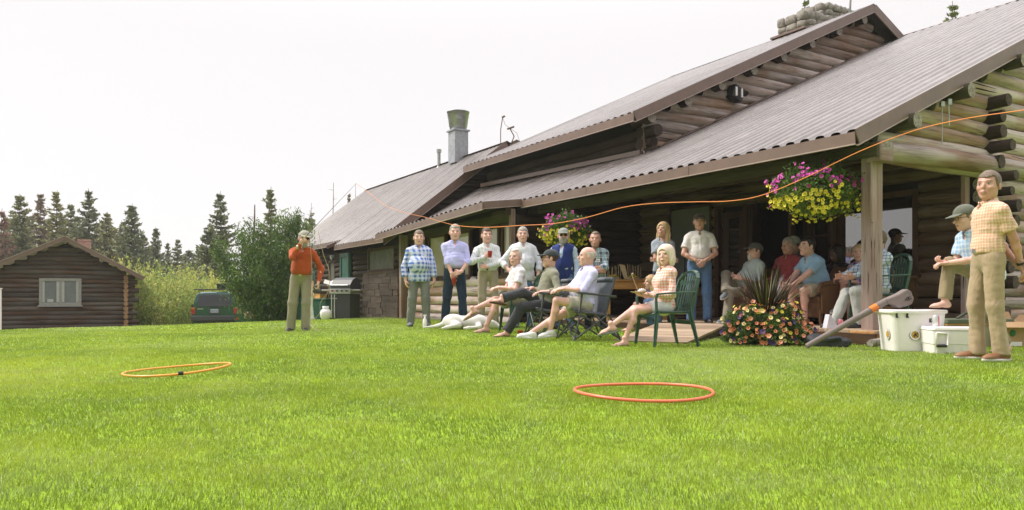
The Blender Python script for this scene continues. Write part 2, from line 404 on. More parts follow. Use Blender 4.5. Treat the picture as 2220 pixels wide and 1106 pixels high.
# ------------------------------------------------------------------ log lodge
lodge = empty('log_lodge', tuple(HO), 'long weathered log lodge with brown corrugated metal roofs, open porch and stone chimney', 'lodge')
def logwall(mb, P, ext, z0, z1, d=.22, openings=(), jit=.05, seg=.7, minlen=.12, stag=0.0, n=10):
    z = z0 + d * .5; row = 0; pitch = d * .9
    while z < z1 + .01:
        a0, a1 = ext(z)
        if row % 2 and stag: a0 -= stag
        iv = [(a0, a1)]
        for (o0, o1, oz0, oz1) in openings:
            if oz0 - d * .35 < z < oz1 + d * .35:
                iv = [p for (x0, x1) in iv for p in ((x0, min(x1, o0)), (max(x0, o1), x1)) if p[1] - p[0] > minlen]
        for (x0, x1) in iv:
            if x1 - x0 < minlen: continue
            k = max(2, int((x1 - x0) / seg) + 1); r0 = d * .5 * random.uniform(.98, 1.1); tp = random.uniform(-.06, .06)
            pts = []; rad = []; wob = random.uniform(0, 6)
            for i in range(k + 1):
                f = i / k; a = x0 + (x1 - x0) * f
                pts.append(P(a, z + .012 * math.sin(a * 1.3 + wob))); rad.append(r0 * (1 + tp * (f - .5)) * random.uniform(1 - jit * .5, 1 + jit * .5))
            if k > 1:   # rounded ends
                e = P(x0 + .0, z); rad[0] *= .93; rad[-1] *= .93
            mb.tube(pts, rad, n=n, jit=.035, mi=0)
            mb.mi[-2:] = [1, 1]
        z += pitch; row += 1
def wallpart(name, mats, P, ext, z0, z1, back=.05, nrm=None, **k):
    mb = MB(); logwall(mb, P, ext, z0, z1, **k)
    return mb.build(name, mats, lodge)
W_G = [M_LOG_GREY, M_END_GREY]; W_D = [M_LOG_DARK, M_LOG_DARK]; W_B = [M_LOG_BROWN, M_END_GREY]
EAVE = 2.69; PW = .4466
def zw(s): return EAVE + PW * s if s < 11.6 else EAVE + PW * (23.2 - s)
def zl(s): return 4.44 + .473 * (s - 1.7) if s < 9.88 else 4.44 + .473 * (18.06 - s)
def zk(s): return 2.28 + .77 * (s + .75) if s < 3.25 else 2.28 + .77 * (7.25 - s)
# corrugated roof: f(t,k)->(point) ; k 0..1 from eave to top
def roof(name, f, t0, t1, pitch=.235, amp=.029, rows=10, wave=.0, slen=3.):
    n = int((t1 - t0) / pitch * 8) + 1
    ts = np.linspace(t0, t1, n); vs = []; lc = []
    prof = lambda t: np.clip((np.sin(t / pitch * 2 * math.pi) + .25) * 2.6, -1, 1)
    for j in range(rows + 1):
        k = j / rows
        for t in ts:
            p = f(t, k); a = amp * prof(t)
            if wave: a += wave * (vnoise(t, k * slen, .9, 2) - .5) * 2
            vs.append((p.x, p.y, p.z + a)); lc.append((k * slen, t, .5))
    v = np.array(vs); q = (np.arange(rows)[:, None] * n + np.arange(n - 1)[None]).ravel()
    fc = np.stack([q, q + 1, q + n + 1, q + n], 1)
    return npmesh(name, v, fc, M_ROOF, lodge, attrs={'lc': np.array(lc)})
roof('roof', lambda t, k: H(t, 11.6 * k, zw(11.6 * k)), 0.0, 6.58, rows=40, wave=.012, slen=11.6)
roof('roof', lambda t, k: H(t, 2.3 * k, zw(2.3 * k)), 6.58, 7.93, rows=8, wave=.012)
roof('roof', lambda t, k: H(t, 11.6 + 7.6 * k, zw(11.6 + 7.6 * k)), 0.0, 6.58, rows=4)
def fB(t, k):
    w = (t - 7.93) / 6.1; e = 2.60 - .24 * w; m = 2.715 - .20 * w; tp = 3.73 + .12 * w
    kk = .291
    return H(t, -.945 + 3.245 * k, e + (m - e) * k / kk if k < kk else m + (tp - m) * (k - kk) / (1 - kk))
roof('roof', fB, 7.93, 14.1, rows=24, wave=.014)
roof('roof', lambda t, k: H(t, 1.7 + 8.18 * k, zl(1.7 + 8.18 * k)), 6.24, 13.9, rows=24, wave=.012, slen=8)
roof('roof', lambda t, k: H(t, 9.88 + 8.18 * k, zl(9.88 + 8.18 * k)), 6.24, 13.9, rows=4)
roof('roof', lambda t, k: H(t, -.75 + 4.0 * k, zk(-.75 + 4.0 * k)), 14.0, 18.35, rows=14, wave=.010)
roof('roof', lambda t, k: H(t, -.5 + 3.75 * k, zk(-.5 + 3.75 * k)), 18.35, 26.3, rows=14, wave=.010)
roof('roof', lambda t, k: H(t, 3.25 + 4.0 * k, zk(3.25 + 4.0 * k)), 14.0, 26.3, rows=3)
# decking under the roofs
sf = MB()
def under(pts, dz=-.05):
    p = [Vector(q) + Vector((0, 0, dz)) for q in pts]; sf.quad(*p, tone=random.random())
    p = [q + Vector((0, 0, -.03)) for q in p]; sf.quad(p[0], p[3], p[2], p[1], tone=random.random())
for i in range(9):
    a, b = i * .74, (i + 1) * .74 - .006
    if b > 6.6: b = 6.58
    under([H(a, .02, zw(.02)), H(b, .02, zw(.02)), H(b, 11.6, zw(11.6)), H(a, 11.6, zw(11.6))])
under([H(0, 11.6, zw(11.6)), H(6.58, 11.6, zw(11.6)), H(6.58, 19, zw(19)), H(0, 19, zw(19))])
under([H(6.59, .02, zw(.02)), H(7.93, .02, zw(.02)), H(7.93, 2.3, zw(2.3)), H(6.59, 2.3, zw(2.3))])
for i in range(8):
    a = 7.95 + i * .765; b = a + .76
    under([fB(a, .01), fB(b, .01), fB(b, .29), fB(a, .29)]); under([fB(a, .291), fB(b, .291), fB(b, 1), fB(a, 1)])
under([H(6.26, 1.72, zl(1.72)), H(13.88, 1.72, zl(1.72)), H(13.88, 9.88, zl(9.88)), H(6.26, 9.88, zl(9.88))])
under([H(6.26, 9.88, zl(9.88)), H(13.88, 9.88, zl(9.88)), H(13.88, 18, zl(18)), H(6.26, 18, zl(18))])
under([H(14.02, -.73, zk(-.73)), H(18.33, -.73, zk(-.73)), H(18.33, 3.25, zk(3.25)), H(14.02, 3.25, zk(3.25))])
under([H(18.36, -.48, zk(-.48)), H(26.28, -.48, zk(-.48)), H(26.28, 3.25, zk(3.25)), H(18.36, 3.25, zk(3.25))])
under([H(14.02, 3.25, zk(3.25)), H(26.28, 3.25, zk(3.25)), H(26.28, 7.2, zk(7.2)), H(14.02, 7.2, zk(7.2))])
sf.build('soffit', M_SOFFIT, lodge)
# fascias (brown metal) with pale drip edge
fa = MB()
def fascia(a, b, wd=.15, out=(0, 0, 0), dz=0.0, lip=True):
    o = Vector(out); a = Vector(a) + o + Vector((0, 0, dz)); b = Vector(b) + o + Vector((0, 0, dz))
    d = (b - a).normalized(); side = Vector((-d.y, d.x, 0)).normalized()
    up = side.cross(d); up = up if up.z > 0 else -up
    fa.bar(a - Vector((0, 0, wd / 2)), b - Vector((0, 0, wd / 2)), .02, wd, up=up, mi=0)
    if lip: fa.bar(a - Vector((0, 0, wd + .008)), b - Vector((0, 0, wd + .008)), .036, .014, up=up, mi=1)
vo = -HV * .012; uo = -HU * .012
for (a, b) in ((-.0, 2.9), (2.9, 5.6), (5.6, 7.93)): fascia(H(a + .005, 0, EAVE - .005), H(b - .005, 0, EAVE - .005), out=vo)
fascia(H(0, 0, EAVE + .03), H(0, 11.6, zw(11.6) + .03), wd=.20, out=uo)
fascia(H(0, 11.6, zw(11.6) + .03), H(0, 19, zw(19) + .03), wd=.20, out=uo)
fascia(fB(7.93, 0), fB(11, 0), out=vo, dz=-.01); fascia(fB(11.01, 0), fB(14.1, 0), out=vo, dz=-.01)
fascia(fB(7.93, 0), fB(7.93, .29), out=-HU * .014, wd=.14)
fascia(H(6.24, 1.7, 4.44), H(13.9, 1.7, 4.44), out=vo, wd=.17)
fascia(H(6.24, 1.7, 4.47), H(6.24, 9.88, zl(9.88) + .03), out=uo, wd=.22)
fascia(H(6.24, 9.88, zl(9.88) + .03), H(6.24, 18, zl(18) + .03), out=uo, wd=.22)
fascia(H(14.0, -.75, 2.28), H(18.35, -.75, 2.28), out=vo, wd=.13)
fascia(H(18.37, -.5, zk(-.5)), H(26.3, -.5, zk(-.5)), out=vo, wd=.13)
fascia(H(14.0, -.75, 2.31), H(14.0, 3.25, zk(3.25) + .03), out=uo, wd=.24)
fascia(H(18.5, -.95, 2.30), H(19.0, -.5, 2.46), out=vo, wd=.12, lip=False)
fa.build('fascia', [M_FASCIA, M_FASCIA_LT], lodge)
# ridge caps and flashings
rc = MB()
for (a, b) in ((H(0, 11.6, zw(11.6) + .03), H(6.58, 11.6, zw(11.6) + .03)), (H(6.24, 9.88, zl(9.88) + .03), H(13.9, 9.88, zl(9.88) + .03)), (H(14, 3.25, zk(3.25) + .03), H(26.3, 3.25, zk(3.25) + .03))):
    for sgn in (1, -1):
        u = (HV * sgn * .16 - Vector((0, 0, .07)))
        rc.quad(a, b, b + u, a + u) if sgn < 0 else rc.quad(b, a, a + u, b + u)
def flash(s0, t, w=.16):
    rc.quad(*[p for p in (H(t, s0, zw(s0) + .035), H(t - w * 1.5, s0, zw(s0) + .03), H(t - w * 1.5, 9.8, zw(9.8) + .03), H(t, 9.8, zw(9.8) + .035))])
flash(2.3, 6.5)
rc.bar(H(6.6, 2.20, 3.72), H(13.7, 2.20, 3.90), .10, .10, up=(0, 0, 1))
rc.build('flashing', M_FASCIA, lodge)
# walls
wallpart('wall', W_G, lambda a, z: H(.27, a, z), lambda z: (max((z + .26 - EAVE) / PW, .55 if z > 2.5 else 3.42) , 12.2), .0, 6.4, d=.225)
uA = [(1.17, 2.62, .98, 2.36), (2.70, 3.22, .15, 2.36), (3.22, 4.5, .15, 2.36), (4.72, 5.35, .15, 2.36), (5.65, 6.95, .9, 2.6)]
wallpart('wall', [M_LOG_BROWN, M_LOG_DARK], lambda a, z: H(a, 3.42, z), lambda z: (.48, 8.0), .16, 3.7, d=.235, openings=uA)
# crossing log ends at the near corner
ce = MB()
z = .16
while z < 3.75:
    r = .10 * random.uniform(.72, 1.12); L = random.uniform(-.24, .0)
    ce.tube([H(.5, 3.5, z), H(.2, 3.5, z), H(L, 3.5, z)], [r, r, r * .96], n=10, jit=.08, mi=0); ce.mi[-2:] = [1, 1]
    z += .225
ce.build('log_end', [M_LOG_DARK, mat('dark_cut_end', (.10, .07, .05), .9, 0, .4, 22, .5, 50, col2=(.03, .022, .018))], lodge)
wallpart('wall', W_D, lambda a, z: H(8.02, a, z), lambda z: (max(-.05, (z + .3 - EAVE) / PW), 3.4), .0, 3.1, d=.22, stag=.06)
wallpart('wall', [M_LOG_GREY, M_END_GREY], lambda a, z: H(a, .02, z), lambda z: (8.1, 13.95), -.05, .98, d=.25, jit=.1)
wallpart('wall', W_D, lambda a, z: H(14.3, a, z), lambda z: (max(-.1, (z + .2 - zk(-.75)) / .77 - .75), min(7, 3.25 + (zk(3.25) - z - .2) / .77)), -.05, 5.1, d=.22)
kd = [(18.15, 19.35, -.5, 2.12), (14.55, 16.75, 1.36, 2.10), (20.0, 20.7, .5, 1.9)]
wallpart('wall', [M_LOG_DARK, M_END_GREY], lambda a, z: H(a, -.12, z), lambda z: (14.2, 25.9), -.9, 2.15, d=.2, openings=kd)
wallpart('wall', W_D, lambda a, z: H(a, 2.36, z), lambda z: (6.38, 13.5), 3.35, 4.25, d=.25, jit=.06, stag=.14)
wallpart('wall', [M_LOG_GREY, M_LOG_DARK], lambda a, z: H(6.66, a, z), lambda z: (max(2.2, 1.7 + (z + .22 - 4.44) / .473), min(18, (z + .28 - EAVE) / PW, 18.06 - (z + .22 - 4.44) / .473)), 3.3, 8.0, d=.26, minlen=.3)
# weather boards closing gaps behind logs
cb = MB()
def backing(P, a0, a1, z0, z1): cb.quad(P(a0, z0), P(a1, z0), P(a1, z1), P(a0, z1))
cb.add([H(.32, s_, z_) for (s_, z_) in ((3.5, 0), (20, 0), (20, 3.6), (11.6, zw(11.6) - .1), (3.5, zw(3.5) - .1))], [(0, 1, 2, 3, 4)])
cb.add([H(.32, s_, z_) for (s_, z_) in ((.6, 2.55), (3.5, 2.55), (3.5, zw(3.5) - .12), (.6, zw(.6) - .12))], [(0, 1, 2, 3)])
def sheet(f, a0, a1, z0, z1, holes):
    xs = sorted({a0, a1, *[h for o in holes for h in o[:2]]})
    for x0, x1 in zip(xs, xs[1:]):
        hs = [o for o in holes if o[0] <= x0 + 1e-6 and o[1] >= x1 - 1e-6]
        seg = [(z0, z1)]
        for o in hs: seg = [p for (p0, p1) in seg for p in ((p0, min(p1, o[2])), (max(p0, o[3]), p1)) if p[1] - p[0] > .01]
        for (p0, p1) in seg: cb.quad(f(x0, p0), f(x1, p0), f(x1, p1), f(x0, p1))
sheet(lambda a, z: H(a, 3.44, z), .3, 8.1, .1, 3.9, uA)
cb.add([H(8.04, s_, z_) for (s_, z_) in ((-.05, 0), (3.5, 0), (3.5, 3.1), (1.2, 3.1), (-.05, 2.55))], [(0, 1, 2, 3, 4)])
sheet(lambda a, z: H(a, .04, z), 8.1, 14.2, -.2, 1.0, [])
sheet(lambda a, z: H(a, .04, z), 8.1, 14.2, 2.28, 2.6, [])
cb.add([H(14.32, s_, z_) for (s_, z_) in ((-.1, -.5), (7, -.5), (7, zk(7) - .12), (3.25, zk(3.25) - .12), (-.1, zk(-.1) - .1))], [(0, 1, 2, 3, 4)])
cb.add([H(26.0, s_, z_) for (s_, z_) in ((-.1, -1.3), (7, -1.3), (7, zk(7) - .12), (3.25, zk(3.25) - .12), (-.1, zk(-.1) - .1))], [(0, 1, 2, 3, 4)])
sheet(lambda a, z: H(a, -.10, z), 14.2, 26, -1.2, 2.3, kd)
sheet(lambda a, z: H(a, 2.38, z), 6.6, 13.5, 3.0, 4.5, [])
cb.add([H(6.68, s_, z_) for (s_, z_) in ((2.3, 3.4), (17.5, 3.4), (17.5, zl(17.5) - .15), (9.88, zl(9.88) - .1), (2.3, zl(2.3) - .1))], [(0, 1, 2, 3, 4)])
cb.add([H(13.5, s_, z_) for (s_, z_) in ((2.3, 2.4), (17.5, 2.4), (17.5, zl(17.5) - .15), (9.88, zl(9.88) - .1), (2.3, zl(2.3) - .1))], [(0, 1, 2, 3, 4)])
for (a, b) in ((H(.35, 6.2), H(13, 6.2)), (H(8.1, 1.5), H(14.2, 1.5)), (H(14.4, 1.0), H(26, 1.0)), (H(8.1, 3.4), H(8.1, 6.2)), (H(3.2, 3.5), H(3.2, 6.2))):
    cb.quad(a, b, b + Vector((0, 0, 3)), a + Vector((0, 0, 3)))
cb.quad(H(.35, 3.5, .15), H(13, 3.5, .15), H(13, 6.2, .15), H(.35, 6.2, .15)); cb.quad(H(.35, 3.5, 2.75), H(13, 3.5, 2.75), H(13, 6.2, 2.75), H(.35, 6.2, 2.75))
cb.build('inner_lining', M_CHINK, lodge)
# porch structure
EP = lambda t: Vector((0, 0, 0))
b = MB(); post_b = H(.2, .62, .18)
b.box(post_b + Vector((0, 0, 1.17)), (.205, .18, 2.36), Matrix.Rotation(R(31), 3, 'Z'), tone=.75, ax=2)
b.box(post_b + Vector((-.03, -.11, 1.85)), (.12, .025, .9), Matrix.Rotation(R(31), 3, 'Z'), tone=1, ax=2)
b.build('porch_post', M_BOARD, lodge, bevel=.012)
b = MB(); b.box(H(8.0, -.2, 1.15), (.10, .10, 2.7), Matrix.Rotation(R(31), 3, 'Z'), tone=.4, ax=2); b.build('porch_post', M_BOARD, lodge)
b = MB(); b.box(H(13.95, -.18, 1.1), (.22, .16, 2.5), Matrix.Rotation(R(31), 3, 'Z'), tone=.4, ax=2); b.build('porch_post', M_BOARD, lodge)
b = MB(); b.box(H(.33, 3.12, 1.4), (.13, .06, 2.45), Matrix.Rotation(R(31), 3, 'Z'), tone=.8, ax=2); b.build('trim_board', M_BOARD, lodge)
b = MB()
b.tube([H(-.05 + i * .5, .6, 2.52 + .01 * math.sin(i)) for i in range(17)], .105, n=10, jit=.04); b.mi[-2:] = [1, 1]
b.build('beam', [M_SOFFIT, M_END_GREY], lodge)
b = MB(); b.bar(H(-.02, .42, 2.50), H(7.9, .42, 2.50), .05, .16, tone=.9); b.build('beam', M_SOFFIT, lodge)
b = MB(); b.box(H(.06, .58, 2.49), (.27, .22, .26), Matrix.Rotation(R(31), 3, 'Z'), tone=.6); b.build('post_cap', M_BOARD, lodge, bevel=.02)
b = MB(); b.tube([H(.14, .72, 2.54), H(.14, 2.2, 2.58), H(.14, 3.9, 2.60), H(.14, 12, 2.60)], [.115, .135, .13, .13], n=12, jit=.03); b.mi[-2:] = [1, 1]
b.build('beam', W_G, lodge)
for i, s_ in enumerate((1.16, 2.48, 3.95, 5.5, 7.1, 8.7, 10.2)):
    b = MB(); zz = zw(s_) - .26; b.tube([H(-.1, s_, zz), H(.4, s_, zz), H(2, s_, zz), H(6.5, s_, zz)], .105, n=12, jit=.05, mi=0); b.mi[-2:] = [1, 1]
    b.build('purlin', [M_SOFFIT, M_END_GREY], lodge)
for i in range(8):
    s_ = 2.25 + i * 1.05; b = MB(); zz = zl(s_) - .28; b.tube([H(6.32, s_, zz), H(6.9, s_, zz)], .115, n=12, jit=.05); b.mi[-2:] = [1, 1]
    b.build('purlin', [M_LOG_DARK, M_END_GREY], lodge)
for s_ in (-.3, 1.3):
    b = MB(); b.tube([H(7.97, s_, 2.44), H(8.6, s_, 2.42)], .085, n=10, jit=.05); b.mi[-2:] = [1, 1]; b.build('purlin', W_D, lodge)
# deck, step blocks and foundation logs
b = MB()
for i in range(42):
    t0 = -.08 + i * .192
    if t0 > 7.9: break
    b.bar(H(t0 + .095, .30, .165), H(t0 + .095, 3.3, .165), .183, .035)
b.build('deck', M_DECK, lodge)
b = MB(); b.bar(H(-.08, .28, .07), H(2.0, .28, .07), .04, .15, tone=.6); b.bar(H(2.0, .28, .07), H(7.9, .28, .07), .04, .15, tone=.3); b.build('deck_edge', M_TRIM, lodge)
b = MB(); b.box(H(.12, .50, .125), (.42, .36, .10), Matrix.Rotation(R(31), 3, 'Z')); b.build('post_block', M_PINE, lodge, bevel=.01)
b = MB()
for (s0, s1, z_, r) in ((.0, 1.6, .05, .06), (.25, 1.9, .10, .045), (.1, 1.3, .0, .05)):
    b.tube([H(-.16 - r * .5, s0 + (s1 - s0) * i / 6, z_ + .01 * math.sin(i * 2.1)) for i in range(7)], [r * (.7 + .4 * random.random()) for i in range(7)], n=8, jit=.16)
b.build('foundation_log', M_END_GREY, lodge)
b = MB(); NR = Vector((2.30, 9.92, .02)); NL = Vector((1.38, 10.35, .02)); FR = Vector((3.38, 11.85, .185)); FL = Vector((2.40, 12.45, .185))
for i in range(13):
    a = i / 13; c = (i + .93) / 13
    p = [NL.lerp(FL, a), NR.lerp(FR, a), NR.lerp(FR, c), NL.lerp(FL, c)]
    b.prism(p, (0, 0, -.03), tone=random.random())
rp = b.build('ramp', M_DECK, lodge)
b = MB(); b.bar(NR + Vector((-.03, 0, -.06)), FR + Vector((-.03, 0, -.06)), .04, .10, tone=.1); b.bar(NL + Vector((.03, 0, -.06)), FL + Vector((.03, 0, -.06)), .04, .10, tone=.1); b.build('ramp_stringer', M_BOARD_DK, lodge)

M_PANE_REFL = mat('pane_painted_reflection', (.46, .39, .34), .06, 0, .12, 2, spec=.8)  # beige pane colour stands in for sky reflected in the glass
# windows and doors
def window(f, a0, a1, z0, z1, frame=.07, mull=(), bars=(), fm=M_TRIM, pane=M_GLASS, out=.06, depth=.07, name='window', sill=True):
    """f(a, z, o) -> point, o outward"""
    b = MB()
    def bx(x0, x1, y0, y1, o0=-.02, o1=out):
        b.add([f(x, y, o) for o in (o0, o1) for (x, y) in ((x0, y0), (x1, y0), (x1, y1), (x0, y1))],
              [(0, 1, 2, 3), (4, 7, 6, 5), (0, 4, 5, 1), (1, 5, 6, 2), (2, 6, 7, 3), (3, 7, 4, 0)],
              [((y if y1 - y0 > x1 - x0 else x) + a0, o, .5) for o in (o0, o1) for (x, y) in ((x0, y0), (x1, y0), (x1, y1), (x0, y1))])
    fr = frame
    bx(a0, a0 + fr, z0, z1); bx(a1 - fr, a1, z0, z1); bx(a0 + fr, a1 - fr, z1 - fr, z1); bx(a0 + fr, a1 - fr, z0, z0 + fr)
    for m in mull: bx(m - fr * .4, m + fr * .4, z0 + fr, z1 - fr, -.01, out - .01)
    for h in bars: bx(a0 + fr, a1 - fr, h - .02, h + .02, -.008, out - .015)
    if sill: bx(a0 - .05, a1 + .05, z0 - .05, z0, -.02, out + .06)
    w_ = b.build(name, fm, lodge)
    p = MB(); p.add([f(x, y, o) for o in (-.01, .012) for (x, y) in ((a0 + fr * .5, z0 + fr * .5), (a1 - fr * .5, z0 + fr * .5), (a1 - fr * .5, z1 - fr * .5), (a0 + fr * .5, z1 - fr * .5))],
              [(0, 1, 2, 3), (4, 7, 6, 5), (0, 4, 5, 1), (1, 5, 6, 2), (2, 6, 7, 3), (3, 7, 4, 0)])
    pn = p.build('pane', pane, None); off = WLOC[w_.name]; pn.data.transform(Matrix.Translation(-off)); pn.parent = w_; WLOC[pn.name] = off
    return w_
fU = lambda a, z, o: H(a, 3.36 - o, z); fW = lambda a, z, o: H(a, .0 - o, z); fK = lambda a, z, o: H(a, -.16 - o, z)
window(fU, 1.17, 2.62, .98, 2.36, .09, fm=M_TRIM, mull=())
window(fU, 2.72, 3.22, .9, 2.36, .10, bars=(1.72,), fm=M_TRIM)
window(fU, 4.75, 5.32, .3, 2.36, .12, bars=(.95, 1.3, 1.65, 2.0), fm=M_TRIM, name='glazed_door', sill=False)
window(fU, 5.65, 6.95, .9, 2.6, .05, fm=M_TRIM, sill=False, pane=mat('grey_pane', (.19, .20, .225), .6, 0, .15, 2))  # matt grey pane colour stands in for a reflection in this window
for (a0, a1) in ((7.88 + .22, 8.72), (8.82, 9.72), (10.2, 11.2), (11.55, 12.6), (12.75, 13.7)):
    window(fW, a0, a1, 1.08, 2.24, .075, fm=M_TRIM, pane=M_PANE_REFL)
b = MB(); b.bar(H(8.1, -.06, 2.36), H(13.9, -.06, 2.30), .05, .2, tone=.8); b.build('header_board', M_SOFFIT, lodge)
b = MB()
for i in range(11):
    b.box(H(1.25 + i * .135, 3.32, .57), (.125, .03, .70), Matrix.Rotation(R(121), 3, 'Z'), ax=2)
b.bar(H(1.15, 3.27, .93), H(2.7, 3.27, .93), .10, .05); b.build('wood_panelling', wood('porch_panelling', (.24, .15, .08), (.17, .10, .05), (.07, .04, .02), ks=(1.5, 30, 6)), lodge)
b = MB()
for t_ in (2.66, 3.24, 4.52, 4.66, 5.42): b.box(H(t_, 3.28, 1.3), (.12, .10, 2.3), Matrix.Rotation(R(31), 3, 'Z'), ax=2)
b.build('door_frame', M_TRIM, lodge)
b = MB(); b.box(H(3.35, 3.0, 1.25), (.05, .8, 2.0), Matrix.Rotation(R(31 + 12), 3, 'Z') @ Matrix.Rotation(R(-70), 3, 'Z'), ax=2); b.build('door', M_TRIM, lodge)
# kitchen door, shutter, planks
b = MB(); b.box(H(18.75, -.24, .98), (.06, 1.0, 2.2), Matrix.Rotation(R(31), 3, 'Z'))
dr = b.build('door', M_GREEN, lodge)
b = MB()
for (a0, a1, z0, z1) in ((18.3, 18.42, -.1, 2.05), (19.08, 19.2, -.1, 2.05), (18.3, 19.2, 1.95, 2.07), (18.3, 19.2, .75, .87), (18.3, 19.2, -.12, .05)):
    b.box(H((a0 + a1) / 2, -.285, (z0 + z1) / 2), (.03, a1 - a0, z1 - z0), Matrix.Rotation(R(31), 3, 'Z'))
b.build('door_rail', M_GREEN, lodge)
window(fK, 14.55, 16.75, 1.36, 2.10, .08, fm=M_BOARD_DK, pane=mat('dusty_shutter', (.15, .145, .115), .6, 0, .35, 4))
window(fK, 20.0, 20.7, .5, 1.9, .08, fm=M_BOARD_DK, pane=mat('dusty_screen', (.12, .125, .11), .5, 0, .3, 4))
b = MB()
random.seed(5)
for r_ in range(8):
    a = 14.15
    while a < 17.0:
        L = random.uniform(.35, 1.2); a2 = min(a + L, 17.05); z_ = -.1 + r_ * .185
        if not (z_ > 1.2 and a2 > 14.5):
            b.bar(H(a + .01, -.25 - random.uniform(0, .02), z_ + .09), H(a2 - .01, -.25 - random.uniform(0, .02), z_ + .09 + random.uniform(-.01, .01)), .025, .178, up=(0, 0, 1))
        a = a2
b.build('plank_cladding', wood('dark_plank', (.105, .082, .068), (.058, .040, .031), (.016, .012, .010), ks=(1.5, 30, 6)), lodge)  # dark grey brown planks
random.seed(9)
# chimney of field stones
ch = MB()
def stones(c0, su, sv_, z0, z1):
    """c0=(t,s) centre, half sizes"""
    z = z0
    while z < z1:
        hgt = random.uniform(.16, .27)
        for (face, L) in ((0, su), (1, sv_), (2, su), (3, sv_)):
            a = -L
            while a < L:
                wd = random.uniform(.2, .45); wd = min(wd, L - a + .06)
                m = a + wd / 2; o = random.uniform(-.02, .03)
                t_, s_ = {0: (c0[0] + m, c0[1] - sv_ - o), 2: (c0[0] + m, c0[1] + sv_ + o), 1: (c0[0] - su - o, c0[1] + m), 3: (c0[0] + su + o, c0[1] + m)}[face]
                cc = H(t_, s_, z + hgt / 2); rx, ry, rz_ = wd * .53, .12, hgt * .54
                vs = []; fs = []; nn = 10; mm = 6; ph = random.random() * 9
                ang = math.atan2(HU.y, HU.x) if face in (0, 2) else math.atan2(HV.y, HV.x)
                for i in range(mm + 1):
                    th = math.pi * i / mm
                    for j in range(nn):
                        p_ = 2 * math.pi * j / nn
                        d = [math.sin(th) * math.cos(p_), math.sin(th) * math.sin(p_), math.cos(th)]
                        d = [math.copysign(abs(q_) ** .42, q_) for q_ in d]
                        k = 1 + .22 * mnoise.noise(Vector(d) * 1.6 + Vector((ph, z, a))) + .08 * mnoise.noise(Vector(d) * 4 + Vector((z, ph, a)))
                        x, y = d[0] * rx * k, d[1] * ry * k
                        vs.append(cc + Vector((x * math.cos(ang) - y * math.sin(ang), x * math.sin(ang) + y * math.cos(ang), d[2] * rz_ * k)))
                for i in range(mm):
                    for j in range(nn): fs.append((i * nn + j, (i + 1) * nn + j, (i + 1) * nn + (j + 1) % nn, i * nn + (j + 1) % nn))
                ch.add(vs, fs, None, 0, True)
                a += wd + .01
        z += hgt + .01
    M = Matrix.Rotation(math.atan2(HU.y, HU.x), 3, 'Z')
    ch.box(H(c0[0], c0[1], (z0 + z1) / 2), (su * 2, sv_ * 2, z1 - z0 - .1), M, mi=1)
stones((8.7, 10.95), .45, 1.15, 7.5, 8.60); stones((8.7, 11.35), .42, .72, 8.60, 9.2)
ch.build('chimney', [M_STONE, M_MORTAR], lodge)
b = MB(); b.bar(H(9.3, 9.62, zl(9.62) + .05), H(8.1, 9.62, zl(9.62) + .05), .25, .06); b.build('chimney_flashing', M_FASCIA, lodge)
b = MB(); b.tube([H(7.9, 11.2, 8.3), H(7.7, 11.0, 9.2)], .03); b.build('mast', M_GALV, lodge)
# flue with bucket cowl
b = MB(); fl = H(16.9, 3.05, 0); Mz = Matrix.Rotation(R(31), 3, 'Z')
b.box(fl + Vector((0, 0, 5.65)), (.50, .50, 1.1), Mz); b.box(fl + Vector((0, 0, 6.2)), (.60, .60, .05), Mz)
b.build('flue', M_TUB, lodge)
b = MB(); b.lathe(fl + Vector((0, 0, 6.22)), [(.0, .0), (.27, .0), (.30, .12), (.31, .13), (.34, .40), (.35, .41), (.37, .60), (.385, .60), (.385, .63), (.35, .63), (.31, .3), (0, .3)], 28)
b.bar(fl + Vector((-.05, -.36, 6.56)), fl + Vector((.13, -.34, 6.56)), .04, .03); b.build('flue_cowl', M_TUB, lodge)
b = MB(); vp = H(18.5, 3.1, 0); b.tube([vp + Vector((0, 0, 5.1)), vp + Vector((0, 0, 5.75))], .06); b.tube([vp + Vector((0, 0, 5.75)), vp + Vector((0, 0, 5.86))], .09); b.tube([vp + Vector((0, 0, 5.1)), vp + Vector((0, 0, 5.25))], [.14, .07])
b.build('vent_pipe', M_GALV, lodge)
b = MB(); an = H(14.4, 3.25, 5.3)
b.tube([an, an + Vector((.0, 0, .5)), an + Vector((.06, 0, .88))], .014); b.tube([an + Vector((.04, 0, .88)), an + Vector((.13, 0, .93))], .035)
b.tube([an + Vector((.3, 0, .0)), an + Vector((.42, 0, .3)), an + Vector((.28, 0, .55))], .018); b.tube([an + Vector((.2, 0, .52)), an + Vector((.42, 0, .6))], .03)
b.tube([an + Vector((.06, 0, .88)), an + Vector((.14, 0, .66)), an + Vector((.30, 0, .54)), an + Vector((.5, 0, .4)), an + Vector((.62, 0, .05))], .006)
b.prism([an + Vector((.15, 0, -.1)), an + Vector((.75, 0, -.02)), an + Vector((.7, 0, .1)), an + Vector((.5, 0, .2)), an + Vector((.25, 0, .08))], (.1, .3, 0))
b.build('antenna', M_FASCIA, lodge)
b = MB(); fp = H(6.45, 4.9, 5.32); b.box(fp, (.32, .22, .30), Mz @ Matrix.Rotation(R(20), 3, 'Y'), mi=0); b.box(fp + HU * -.17 + Vector((-.1, 0, .02)), (.05, .03, .2), Mz, mi=1)
b.box(fp + HU * -.17 + Vector((.03, 0, -.02)), (.03, .03, .2), Mz, mi=1); b.tube([fp + Vector((.25, 0, .0)), fp + HU * .2 + Vector((.32, 0, .1))], .07, mi=0)
b.build('floodlight', [M_BLACK, M_WHITE], lodge)
b = MB(); hk = H(.05, 2.0, 3.3)
